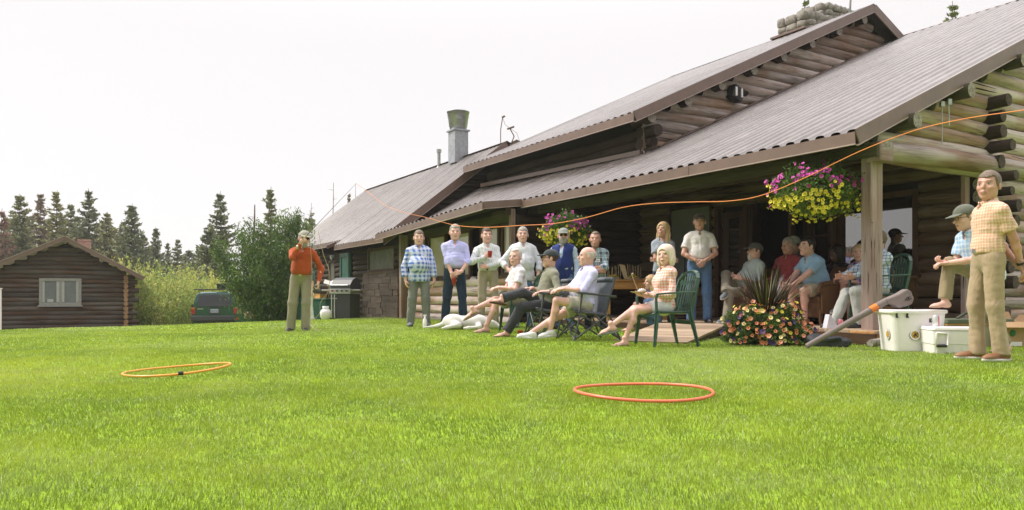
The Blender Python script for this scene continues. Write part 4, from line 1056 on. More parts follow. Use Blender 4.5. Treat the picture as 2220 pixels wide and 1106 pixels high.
        if collar:
            up2 = nrm(nf + fw * .10)
            c2 = [KC(nb - up * .025, nb + up2 * .050, .075, .069)]
            fl = []
            for s_ in (-1, 1):
                n_ = nrm(fw * 1.0 + rt * s_ * .55 - up * .10); x_ = nrm(np.cross(up, n_)); z_ = np.cross(n_, x_)
                a_ = R(20 * s_); x2 = x_ * math.cos(a_) + z_ * math.sin(a_); z2 = z_ * math.cos(a_) - x_ * math.sin(a_)
                fl.append(BX(nb + fw * .078 + rt * s_ * .043 - up * .012, (.030, .0055, .034), np.stack([x2, n_, z2], 1), .004))
            def fcol(P):
                d = np.maximum(sdf(P, c2[0]), -sdf(P, KC(nb - up * .04, nb + up2 * .09, .068, .063)))
                l = (P - nb) @ Rc; d = np.maximum(d, -np.maximum(np.abs(l[:, 0]) - .016 - np.maximum(l[:, 2], 0) * .5, .03 - l[:, 1]))
                for x in fl: d = np.minimum(d, sdf(P, x))
                return d
            addm('collar', fcol, nb - .125, nb + .125, .0062 * q, m)
        lo, hi = bounds(torso + skirt + sp_ + coll, .035); addm('shirt' if shirt.get('name') is None else shirt['name'], fshirt, lo, hi, .0115 * q, m)
        if shirt.get('pockets'):
            b = MB()
            for s_ in (-1, 1):
                pass
    if vest:
        def fvest(P):
            d = union(P, torso, .05, .030); hh = (P - pc) @ up; d = np.maximum(d, -.10 - hh) + folds(P, seed + 8, .004, 24.)
            d = smin(d, sdf(P, KC(nb - up * .05, nb + nf * .04, .085, .080)), .01)
            d = np.maximum(d, -sdf(P, KC(nb - up * .03, nb + nf * .08, .067, .066)))
            d = np.maximum(d, -sdf(P, E(nb + fw * .10 - up * .10, (.035, .09, .16), Rc)))
            for s_ in 'AB': d = np.maximum(d, -sdf(P, E(shd[s_] + rt * (-.045 if s_ == 'A' else .045) - up * .02, (.06, .085, .10), Rc)))
            return d
        lo, hi = bounds(torso, .07); addm('vest', fvest, lo, hi, .0115 * q, vest)
    if pants:
        kind = pants.get('kind', 'long'); lp = []
        lo_ = pants.get('loose', 1.0)
        for s_ in 'AB':
            if kind == 'long':
                lp.append([K(hips[s_], kn[s_], .092 * g, .064 * g * lo_), KC(kn[s_], an[s_] + nrm(an[s_] - kn[s_]) * pants.get('drop', .03), .064 * g * lo_, .061 * lo_)])
            else:
                f_ = pants.get('f', .80); e = hips[s_] * (1 - f_) + kn[s_] * f_
                lp.append([KC(hips[s_], e, .098 * g, .088 * g)])
        top = pc + A_(0, 0, pants.get('top', .075))
        def fpants(P):
            d = union(P, torso[:2], .05, .010); d = np.maximum(d, (P - pc) @ (up * .6 + A_(0, 0, .4)) - .075)
            if kind == 'skirt': d = smin(d, smin(union(P, lp[0], .02), union(P, lp[1], .02), .09), .04)
            else:
                for x in lp: d = smin(d, union(P, x, .03), .03)
            return d + folds(P * A_(1, 1, .42), seed + 2, .0072, 44.) + folds(P * A_(.5, .5, 1), seed + 4, .0022, 72.) - .002
        lo, hi = bounds(torso[:2] + lp[0] + lp[1], .03)
        addm({'long': 'trousers', 'shorts': 'shorts', 'skirt': 'skirt'}[kind], fpants, lo, hi, .0125 * q, pants['m'])
        if belt:
            def fbelt(P):
                hh = (P - pc) @ (up * .6 + A_(0, 0, .4)); return np.maximum(union(P, torso[:3], .05, .019), np.abs(hh - .062) - .018)
            lo, hi = bounds(torso[:2], .03); addm('belt', fbelt, lo, hi, .0095 * q, belt)
            b = MB(); bp_ = pc + up * .06 + fw * (.112 * g + belly * .8 + .022); Mb = Matrix([list(r_) for r_ in np.stack([rt, fw, up], 1)])
            b.box(Vector(bp_), (.045, .012, .038), Mb); b.build('buckle', M_STEEL, root, world=False)
    kk = shoes['kind']
    for s_ in 'AB':
        Rf = ffr[s_]; f_ = lambda a, b, c_: an[s_] + Rf @ A_(a, b, c_); sg = -1 if s_ == 'A' else 1
        if kk == 'shoe':
            hi_ = shoes.get('high', .01)
            pr = [E(f_(0, -.030, -.035), (.040, .048, .050), Rf), K(f_(0, -.01, -.025), f_(0, .12, -.048), .042, .030), E(f_(0, .13, -.052), (.047, .070, .034), Rf), KC(f_(0, -.012, -.03), f_(0, -.015, hi_), .044, .042)]
            def fs(P):
                d = union(P, pr, .03); l = (P - an[s_]) @ Rf; sole = np.maximum(sdf(P, E(f_(0, .055, -.07), (.053, .152, .05), Rf)), np.abs(l[:, 2] + .071) - .013)
                return np.minimum(np.maximum(d, -(l[:, 2] + .080)), sole)
            lo, hi = bounds(pr, .02); lo = np.minimum(lo, f_(0, .055, -.07) - .17); hi = np.maximum(hi, f_(0, .055, -.07) + .17)
            addm('shoe', fs, lo, hi, .0075 * q, [shoes['m'], shoes.get('sole', M_BLACK)], post=lambda c_: (((c_ - an[s_]) @ Rf)[:, 2] < -.058).astype(int))
        elif kk == 'flip':
            def fs(P):
                l = (P - an[s_]) @ Rf; d = np.maximum(sdf(P, E(f_(0, .055, -.082), (.052, .152, .06), Rf)), np.abs(l[:, 2] + .087) - .012)
                st = union(P, [K(f_(0, .125, -.048), f_(-.042, .045, -.06), .0075), K(f_(0, .125, -.048), f_(.042, .045, -.06), .0075), K(f_(0, .125, -.048), f_(-sg * .02, .15, -.07), .006)], .003)
                return np.minimum(d, st)
            c0 = f_(0, .055, -.07); addm('sandal', fs, c0 - .18, c0 + .18, .0072 * q, shoes['m'])
    if watch:
        s_ = watch; dd = nrm(wr[s_] - el[s_]); c0 = wr[s_] - dd * .03
        b = MB(); b.tube([Vector(c0 - dd * .011), Vector(c0 + dd * .011)], .0335, n=16); b.build('watch', M_BLACK if extra is None else extra, root, world=False)
    if name_tag:
        b = MB(); Mb = Matrix([list(r_) for r_ in np.stack([rt, fw, up], 1)]); sx = name_tag if isinstance(name_tag, (int, float)) and not isinstance(name_tag, bool) else .08
        def surf(dr):
            lo_ = 0.05
            for _ in range(40):
                P = (pc + up * .33 + rt * sx + fw * lo_)[None]
                if union(P, torso, .05, .016)[0] > 0: break
                lo_ += .006
            return lo_
        dd = surf(0); Mt = Mb @ Matrix.Rotation(R(8), 3, 'X')
        b.box(Vector(pc + up * .33 + rt * sx + fw * (dd + .006)), (.088, .004, .058), Mt, mi=0)
        b.box(Vector(pc + up * .333 + rt * sx + fw * (dd + .0095)), (.05, .002, .008), Mt, mi=1)
        b.build('name_tag', [M_WHITE, mat('tag_ink', (.1, .14, .4), .6)], root, world=False)
    return root, dict(wr=wr, el=el, kn=kn, an=an, S=S, hc=hc, Rh=Rh, nb=nb, pc=pc)
def W(root, p):
    """local point of a person -> world"""
    M = Matrix.Translation(root.location) @ Matrix.Rotation(root.rotation_euler.z, 4, 'Z') @ Matrix.Scale(root.scale.x, 4)
    return M @ Vector(p)
# ------------------------------------------------------------------ the people
C_KHAKI = cloth('khaki_cotton', (.40, .30, .20)); C_STONE = cloth('stone_cotton', (.33, .29, .205)); C_GREYP = cloth('grey_trouser', (.19, .20, .185)); C_NAVYJ = cloth('dark_indigo_denim', (.022, .045, .085), 'denim', (.014, .026, .05))
C_JEAN = cloth('blue_denim', (.11, .20, .37), 'denim', (.06, .115, .24)); C_DKGREY = cloth('charcoal_trouser', (.045, .048, .055)); C_BEIGE = cloth('beige_cotton', (.42, .36, .27)); C_WHITEP = cloth('white_cotton', (.70, .70, .73)); C_PALE = cloth('pale_grey_cotton', (.46, .48, .46))
S_BLK = mat('black_leather', (.02, .02, .022), .5); S_BRN = mat('brown_leather', (.26, .12, .05), .5, 0, .25, 12); S_WHT = mat('white_leather', (.70, .70, .69), .5, 0, .1); S_GRY = cloth('grey_mesh', (.16, .18, .20)); S_TAN = mat('tan_rubber', (.22, .17, .12), .7); S_DKR = mat('dark_brown_rubber', (.07, .035, .025), .7)
B_BRN = mat('dark_belt', (.045, .022, .014), .5); B_TAN = mat('tan_belt', (.20, .09, .04), .5)
WHT_SOLE = mat('white_rubber', (.62, .62, .60), .7)
D = dict
def sh(m, sleeve='long', tuck=True, **k): return D(m=m, sleeve=sleeve, tuck=tuck, **k)
P = {}
P['right'] = person('standing man in an orange plaid short sleeved shirt and khaki trousers, nearest the camera', 2143, 7.3, G(4.6, 7.3), -92, 1.86, lean=-2, head=(38, 3, 0), hands={'A': D(p=(.08, -.20, .90), pole=(-1, -.7, -.2), d=(.7, -.3, -.6), n=(0, 1, 0), t=(0, 0, 1), curl=25), 'B': D(p=(.13, -.22, .86), pole=(1, -.9, -.1), d=(-.3, -.4, -.8), n=(-.3, 1, 0), t=(0, 1, -.3), curl=32)},
    feet={'A': D(p=(-.10, .04, .085), yaw=-10), 'B': D(p=(.12, -.05, .085), yaw=12)}, shirt=sh(cloth('orange_plaid', (.66, .40, .28), 'check', (.74, .57, .47), (.55, .28, .16), 36.), 'short'), pants=D(m=C_KHAKI, loose=1.08), belt=B_TAN, build=.95,
    shoes=D(kind='shoe', m=S_BRN, sole=WHT_SOLE), hair=('short', 'saltbrown'), skin=SKT, belly=.01, watch='B', q=.85)
P['bin'] = person('man in a blue checked shirt leaning forward, one bare foot on the white tub', 2141, 8.3, G(5.2, 8.3), -82, 1.78, pc=(0, 0, .88), lean=24, head=(-2, -12, 0), hands={'A': D(p=(-.06, .46, .99), pole=(-.3, -.2, -1), d=(.1, 1, .15), n=(0, 0, 1), t=(1, 0, 0), curl=52), 'B': D(p=(-.0, .50, .98), pole=(.6, -.1, -1), d=(-.2, 1, -.1), n=(0, 0, -1), t=(-1, 0, 0), curl=52)},
    feet={'A': D(p=(-.02, .50, .57), pole=(0, .8, 1)), 'B': D(p=(.12, -.12, .085))}, shirt=sh(cloth('sky_blue_check', (.36, .53, .74), 'check', (.60, .68, .78), (.24, .40, .66), 20.), 'short', False, hem=-.10), pants=D(m=cloth('olive_khaki', (.27, .215, .13)), loose=1.05, drop=-.02), shoes=D(kind='bare'), hair=('short', 'saltbrown'), cap=D(col=(.13, .14, .11)), glasses='clear', skin=SK, belly=.02)
P['caster'] = person('man casting a fly rod in an orange shirt, grey cap and dark sunglasses', 653, 13.1, 0.0, 8, 1.80, lean=9, slean=5, head=(18, -4, 6), hands={'A': D(p=(.03, .33, 1.50), pole=(-.45, .3, -1), d=(.55, .45, .6), n=(.5, -.3, -.6), t=(0, .1, 1), curl=62), 'B': D(p=(.30, .12, .86), pole=(.8, -.8, 0), d=(0, .2, -1), n=(-1, 0, 0), t=(0, 1, 0), curl=60)},
    feet={'A': D(p=(-.17, .02, .085), yaw=-14), 'B': D(p=(.08, .05, .085), yaw=5)}, shirt=sh(cloth('rust_orange_shirt', (.40, .072, .018))), pants=D(m=cloth('sage_khaki', (.285, .26, .185)), loose=1.18), belt=B_BRN, shoes=D(kind='shoe', m=S_BLK), hair=('short', 'grey'), cap=D(col=(.33, .32, .27)), glasses='dark', beard=('goatee', 'grey'), belly=.035)
P['behind'] = person('person in white trousers mostly hidden behind the man casting', 674, 20.5, G(PX(674, 20.5), 20.5), -60, 1.62, shirt=sh(cloth('teal_top', (.05, .10, .10)), 'short', False), pants=D(m=C_WHITEP, loose=.95), shoes=D(kind='shoe', m=S_WHT, sole=WHT_SOLE), hair=('tied', 'brown'), female=True, q=1.4)
def zg(px, Y): return G(PX(px, Y), Y)
P['plaid'] = person('standing man in a blue and white plaid shirt and grey trousers, leftmost by the wall', 909, 13.8, zg(909, 13.8), 9, 1.79, slean=-1, head=(2, 2, 0), hands={'A': D(p=(-.25, .05, .84), d=(.2, .1, -1), pole=(-1, -.7, 0)), 'B': D(p=(.27, .04, .84), d=(-.1, .1, -1), pole=(1, -.7, 0))},
    feet={'A': D(p=(-.16, 0, .085)), 'B': D(p=(.13, .02, .085))}, shirt=sh(cloth('blue_white_plaid', (.58, .63, .84), 'plaid', (.07, .15, .46), (.62, .66, .86), 13.), 'rolled', False, roll=.75), pants=D(m=C_GREYP, loose=1.12), shoes=D(kind='shoe', m=S_GRY), hair=('short', 'saltbrown'), belly=.055, build=1.08, name_tag=.07)
P['lavender'] = person('tall standing man in a lavender shirt and dark jeans with a red cup', 986, 13.75, zg(986, 13.75), 6, 1.89, head=(2, 2, 0), hands={'A': D(p=(-.05, .23, .87), pole=(-1, -.3, -.3), d=(.35, .1, -.9), n=(0, -1, 0), t=(1, 0, .4), curl=45), 'B': D(p=(.09, .25, .93), pole=(1, -.3, -.3), d=(-.9, .15, -.3), n=(0, -1, -.2), t=(0, 0, 1), curl=14)},
    feet={'A': D(p=(-.17, 0, .085)), 'B': D(p=(.15, .05, .085))}, shirt=sh(cloth('lavender_shirt', (.50, .50, .86)), 'rolled', roll=.25), pants=D(m=C_NAVYJ, loose=1.08), shoes=D(kind='shoe', m=S_BLK), hair=('short', 'grey'), belly=.045, name_tag=.0, build=1.04)
P['mint'] = person('standing man in a mint striped shirt holding a red cup at his chest', 1058, 13.9, zg(1058, 13.9), 12, 1.84, slean=-3, head=(3, 4, 0), hands={'A': D(p=(-.09, .22, 1.22), pole=(-1, .1, -.8), d=(.5, .3, .45), n=(.6, -.5, .2), t=(0, 0, 1), curl=40), 'B': D(p=(-.06, .22, 1.05), pole=(1, .1, -.6), d=(-1, -.1, .05), n=(0, -1, 0), t=(0, 0, 1), curl=30)},
    shirt=sh(cloth('mint_stripe_shirt', (.68, .68, .71), 'stripe', (.50, .58, .60), f=24.)), pants=D(m=C_BEIGE), belt=B_BRN, shoes=D(kind='shoe', m=S_BRN), hair=('short', 'brown'), belly=.04)
P['whiteshirt'] = person('standing man in a loose pale mint shirt with grey hair, fourth from the left', 1134, 13.5, zg(1134, 13.5), 8, 1.83, slean=-1, head=(-8, 3, 0), hands={'A': D(p=(-.26, .16, .98), pole=(-1, -.5, -.4), d=(.3, .8, .0), n=(1, 0, 0), t=(0, 0, 1), curl=35), 'B': D(p=(.24, .13, .88), pole=(1, -.6, 0), d=(-.5, .3, -.8))},
    shirt=sh(cloth('pale_mint_shirt', (.67, .69, .75)), 'rolled', False, roll=.55), pants=D(m=C_JEAN), shoes=D(kind='shoe', m=S_GRY), hair=('short', 'grey'), belly=.05, build=1.07)
P['vest'] = person('bearded man in a navy vest, grey cap and dark sunglasses beside the hanging basket', 1222, 13.2, zg(1222, 13.2), -22, 1.80, slean=0, head=(18, 3, 0), hands={'A': D(p=(-.2, .15, .86)), 'B': D(p=(.26, .12, .86))}, shirt=sh(cloth('pale_blue_shirt', (.42, .53, .66))), vest=cloth('navy_fleece', (.018, .035, .17)), pants=D(m=C_JEAN), shoes=D(kind='shoe', m=S_BLK),
    hair=('short', 'grey'), cap=D(col=(.27, .29, .27)), glasses='dark', beard=('full', 'grey'))
P['leaner'] = person('man in a blue grey plaid shirt bending forward with folded arms beside the table', 1291, 13.3, zg(1291, 13.3), -8, 1.80, pc=(0, -.05, .92), lean=16, head=(-3, 4, 0), hands={'A': D(p=(.05, .26, 1.02), pole=(-1, .2, -.6), d=(1, 0, -.1), n=(0, -1, 0), t=(0, 0, 1)), 'B': D(p=(-.08, .25, 1.07), pole=(1, .2, -.6), d=(-1, 0, -.1), n=(0, -1, 0), t=(0, 0, 1))},
    shirt=sh(cloth('blue_grey_plaid', (.46, .52, .56), 'plaid', (.06, .10, .15), (.12, .27, .33), 9.), 'rolled', False, roll=.3), pants=D(m=cloth('black_jeans', (.02, .022, .03))), shoes=D(kind='shoe', m=S_BLK), hair=('receding', 'saltbrown'), skin=SKT, name_tag=.04)
SIT = .52
P['sit_white'] = person('seated man in a white short sleeved shirt and shorts, hands clasped round his crossed knee', 1128, 12.3, zg(1128, 12.3), -72, 1.84, pc=(0, 0, SIT), lean=6, head=(42, 1, 0), hands={'A': D(p=(-.0, .38, .70), pole=(-.6, -.2, -1), d=(.3, 1, -.2), n=(0, 0, -1), t=(1, 0, 0), curl=38), 'B': D(p=(.08, .36, .70), pole=(.6, -.2, -1), d=(-.3, 1, -.2), n=(0, 0, -1), t=(-1, 0, 0), curl=38)},
    feet={'A': D(p=(.10, .80, .36), pole=(0, .4, 1), pitch=-25), 'B': D(p=(.12, .60, .085), pole=(0, .6, 1), yaw=0)}, shirt=sh(cloth('white_linen_shirt', (.74, .71, .77)), 'short', False, hem=.0), pants=D(m=C_STONE, kind='shorts', f=.72), shoes=D(kind='flip', m=S_TAN), hair=('receding', 'white'), watch='A', extra=M_WHITE, belly=.03)
P['sit_olive'] = person('seated man in an olive shirt, dark cap and glasses, sandalled foot crossed on his knee', 1188, 11.4, zg(1188, 11.4), -74, 1.80, pc=(0, 0, SIT - .02), lean=-6, head=(-14, 5, 0), hands={'A': D(p=(-.12, .22, .72), pole=(-.8, -.6, -.6), d=(.2, 1, 0), n=(0, 0, -1), t=(1, 0, 0)), 'B': D(p=(.18, .16, .66), pole=(.8, -.6, -.6), d=(0, 1, -.2), n=(0, 0, -1), t=(-1, 0, 0))},
    feet={'A': D(p=(.16, .76, .57), pole=(-.3, .5, 1), pitch=8, yaw=20), 'B': D(p=(.05, .66, .085), pole=(0, .3, 1))}, shirt=sh(cloth('olive_grey_shirt', (.25, .25, .19)), 'rolled', False, roll=.5, hem=.0), pants=D(m=C_DKGREY, loose=1.15, drop=0), shoes=D(kind='flip', m=S_DKR), hair=('short', 'brown'), cap=D(col=(.045, .055, .06)), glasses='clear', belly=.03)
P['sit_bald'] = person('seated bald man in a lavender shirt, pale shorts and white trainers in a camp chair', 1265, 10.5, zg(1265, 10.5), -70, 1.80, pc=(0, 0, SIT - .03), lean=-9, head=(-16, 2, 0), hands={'A': D(p=(.02, .36, .70), pole=(-.6, -.4, -1), d=(.0, 1, -.25), n=(0, 0, -1), t=(1, 0, 0), curl=22), 'B': D(p=(.10, .34, .70), pole=(.6, -.4, -1), d=(-.25, 1, -.2), n=(0, 0, -1), t=(-1, 0, 0), curl=22)},
    feet={'A': D(p=(-.02, .78, .10), pole=(0, .4, 1), yaw=-4, pitch=4), 'B': D(p=(.0, .50, .13), pole=(0, .8, 1), yaw=10, pitch=-6)}, shirt=sh(cloth('pale_lavender_shirt', (.58, .58, .86)), 'rolled', False, roll=.05, hem=.0), pants=D(m=cloth('pale_stone_shorts', (.50, .48, .40)), kind='shorts', f=.62), shoes=D(kind='shoe', m=S_WHT, sole=WHT_SOLE, high=.0), hair=('fringe', 'white'), watch='A', belly=.05)
P['sit_woman'] = person('seated blond woman in an orange gingham shirt and white shorts in the nearest green chair', 1440, 9.55, zg(1440, 9.55), -74, 1.70, pc=(0, 0, SIT + .02), lean=-5, head=(36, 2, -4), female=True, hands={'A': D(p=(-.08, .25, .67), pole=(-.6, -.6, -1), d=(.3, 1, .1), n=(0, 0, 1), t=(-1, 0, 0), curl=30), 'B': D(p=(.08, .22, .67), pole=(.6, -.6, -1), d=(-.3, 1, .1), n=(0, 0, 1), t=(1, 0, 0), curl=34)},
    feet={'A': D(p=(.04, .78, .28), pole=(0, .6, 1), pitch=-12), 'B': D(p=(.02, .58, .085), pole=(-.1, .5, 1))}, shirt=sh(cloth('orange_gingham', (.80, .66, .64), 'gingham', (.68, .30, .20), f=27.), 'long', False, hem=-.03), pants=D(m=C_WHITEP, kind='shorts', f=.52), shoes=D(kind='flip', m=mat('green_rubber', (.16, .20, .17), .7)), hair=('bob', 'platinum'), q=.9)
P['child'] = person('blond woman sitting low on the deck edge between the table and the green chair', 1418, 12.9, .13, -78, 1.62, pc=(0, 0, .14), lean=4, head=(0, 4, 0), female=True, hands={'A': D(p=(-.05, .35, .30)), 'B': D(p=(.1, .33, .3))}, feet={'A': D(p=(-.08, .42, -.02), pole=(0, 1, 1)), 'B': D(p=(.1, .50, -.02), pole=(0, 1, 1))},
    shirt=sh(cloth('denim_blue_top', (.10, .17, .30)), 'short', False), pants=D(m=C_JEAN, kind='shorts', f=.8), shoes=D(kind='bare'), hair=('long', 'blond'), q=1.1)
P['grey_woman'] = person('standing woman with long blond hair and folded arms in a grey T-shirt on the porch', 1437, 12.9, .18, -4, 1.74, head=(-30, 10, 0), female=True, hands={'A': D(p=(.10, .20, 1.06), pole=(-1, .1, -.6), d=(1, 0, .1), n=(0, -1, 0), t=(0, 0, 1)), 'B': D(p=(-.10, .21, 1.08), pole=(1, .1, -.6), d=(-1, 0, .1), n=(0, -1, 0), t=(0, 0, 1))},
    shirt=sh(cloth('grey_tshirt', (.30, .34, .40)), 'short', False, hem=-.06), pants=D(m=C_NAVYJ, loose=.85), shoes=D(kind='shoe', m=S_BLK), hair=('long', 'blond'), name_tag=-.06, collar=False, skin=SKT)
P['polo'] = person('man in a white polo shirt, blue jeans and dark cap standing on the porch', 1516, 12.6, .18, -6, 1.86, head=(-8, 2, 0), hands={'A': D(p=(-.06, .20, .98), pole=(-1, -.2, -.4), d=(.7, .2, -.5), n=(0, -1, 0), t=(0, 0, 1), curl=45), 'B': D(p=(.05, .22, .98), pole=(1, -.2, -.4), d=(-.7, .1, -.6), n=(0, -1, 0), t=(0, 0, 1), curl=45)},
    shirt=sh(cloth('white_polo', (.74, .70, .70)), 'short'), pants=D(m=C_JEAN, loose=1.1), belt=B_BRN, shoes=D(kind='shoe', m=S_BLK), hair=('short', 'brown'), cap=D(col=(.07, .05, .04)), skin=SKT, belly=.035, build=1.04)
P['goatee'] = person('seated man with a white goatee and cap, grey shirt and ankle crossed over his knee', 1622, 12.5, .18, -70, 1.82, pc=(0, 0, SIT), lean=-16, head=(-6, 6, 0), hands={'A': D(p=(-.1, .2, .75)), 'B': D(p=(.1, .2, .72))}, feet={'A': D(p=(.10, .50, .52), pole=(-.5, .5, 1), pitch=-20, yaw=30), 'B': D(p=(.12, .50, .085), pole=(0, .5, 1))},
    shirt=sh(cloth('silver_grey_shirt', (.44, .50, .50)), 'rolled', False, roll=.4, hem=.0), pants=D(m=cloth('taupe_trouser', (.27, .24, .19)), loose=1.1), shoes=D(kind='shoe', m=S_GRY, sole=WHT_SOLE), hair=('short', 'brown'), cap=D(col=(.10, .10, .09)), glasses='clear', beard=('goatee', 'white'), belly=.06, build=1.05)
P['red'] = person('seated man in a brick red shirt with grey hair behind the flower planter', 1712, 12.5, .18, -52, 1.84, pc=(0, 0, SIT + .05), lean=2, head=(2, 3, 0), hands={'A': D(p=(-.15, .38, .66)), 'B': D(p=(.15, .38, .66))}, feet={'A': D(p=(-.13, .5, .085)), 'B': D(p=(.13, .5, .085))},
    shirt=sh(cloth('brick_red_shirt', (.34, .06, .065)), 'long', False, hem=.0), pants=D(m=C_BEIGE), shoes=D(kind='shoe', m=S_BRN), hair=('short', 'grey'), skin=SKT, belly=.05, build=1.08)
P['bluepolo'] = person('seated man in a light blue polo shirt and beige shorts leaning forward on his elbows', 1782, 11.7, .18, -74, 1.86, pc=(0, 0, SIT + .03), lean=24, head=(-4, 4, 0), hands={'A': D(p=(-.05, .60, .57), pole=(-.5, -.2, -1), d=(0, 1, -.3), curl=40), 'B': D(p=(.06, .58, .57), pole=(.5, -.2, -1), d=(-.1, 1, -.3), curl=40)}, feet={'A': D(p=(-.13, .48, .085), pole=(0, 1, 1)), 'B': D(p=(.14, .40, .085), pole=(.1, 1, 1))},
    shirt=sh(cloth('light_blue_polo', (.30, .47, .66)), 'short', False, hem=.0), pants=D(m=C_BEIGE, kind='shorts', f=.85), shoes=D(kind='shoe', m=S_BRN), hair=('short', 'dark'), belly=.05, build=1.08)
P['check_woman'] = person('seated woman in a purple plaid shirt, her face half hidden by the porch post', 1866, 11.55, .18, -58, 1.70, pc=(0, 0, SIT - .02), lean=4, head=(30, 2, 0), female=True, hands={'A': D(p=(-.1, .45, .72), pole=(-.5, -.5, -1), d=(0, 1, -.1)), 'B': D(p=(.05, .42, .70), pole=(.5, -.5, -1), d=(0, 1, -.1))}, feet={'A': D(p=(.05, .62, .30), pole=(0, .6, 1), pitch=-8), 'B': D(p=(.1, .45, .085), pole=(0, 1, 1))},
    shirt=sh(cloth('purple_plaid', (.52, .48, .58), 'plaid', (.16, .07, .26), (.5, .2, .24), 11.), 'rolled', False, roll=.4, hem=.0), pants=D(m=cloth('navy_shorts', (.05, .06, .1)), kind='shorts', f=.8), shoes=D(kind='shoe', m=S_GRY, sole=WHT_SOLE), hair=('tied', 'blond'), skin=SK)
P['check_man'] = person('seated man in a blue and white checked shirt and pale trousers behind the porch post', 1903, 10.65, .18, -78, 1.82, pc=(0, 0, SIT + .02), lean=-3, head=(-15, 2, 0), hands={'A': D(p=(-.12, .50, .70), pole=(-.5, -.5, -1), d=(.1, 1, -.1)), 'B': D(p=(.1, .46, .70), pole=(.5, -.5, -1), d=(-.2, 1, -.1))}, feet={'A': D(p=(-.1, .60, .085), pole=(0, 1, 1)), 'B': D(p=(.12, .38, .085), pole=(0, 1, 1))},
    shirt=sh(cloth('blue_white_check', (.64, .68, .74), 'check', (.13, .24, .40), (.42, .52, .64), 22.), 'long', False, hem=.0), pants=D(m=C_PALE, loose=1.1), shoes=D(kind='shoe', m=S_BLK), hair=('short', 'saltbrown'), skin=SKT, belly=.03)
P['dark'] = person('dark haired person in black seated in the shade in front of the big porch window', 1818, 12.35, .18, -60, 1.72, pc=(0, 0, SIT), lean=2, head=(-10, 0, 0), hands={'A': D(p=(-.15, .4, .6)), 'B': D(p=(.15, .4, .6))}, feet={'A': D(p=(-.13, .45, .085)), 'B': D(p=(.13, .45, .085))}, shirt=sh(cloth('silhouette_top', (.015, .012, .012)), 'long', False, hem=.0), pants=D(m=cloth('silhouette_trouser', (.015, .015, .018))), shoes=D(kind='shoe', m=S_BLK), hair=('bob', 'dark'), skin=mat('shaded_brown_skin', (.14, .075, .05), .6), q=1.2)  # silhouette built as a person, with its shade put into skin and clothes
P['hat'] = person('person in a pale grey brimmed hat sitting behind the man in the red shirt', 1722, 13.1, .18, -55, 1.82, pc=(0, 0, SIT + .10), lean=-2, head=(0, 0, 0), hands={'A': D(p=(-.15, .4, .6)), 'B': D(p=(.15, .4, .6))}, feet={'A': D(p=(-.13, .45, .085)), 'B': D(p=(.13, .45, .085))}, shirt=sh(cloth('charcoal_shirt', (.05, .05, .055)), 'long', False, hem=.0), pants=D(m=C_DKGREY), shoes=D(kind='shoe', m=S_BLK), hair=('short', 'brown'), cap=D(kind='hat', col=(.42, .41, .40)), skin=SKT, q=1.3)
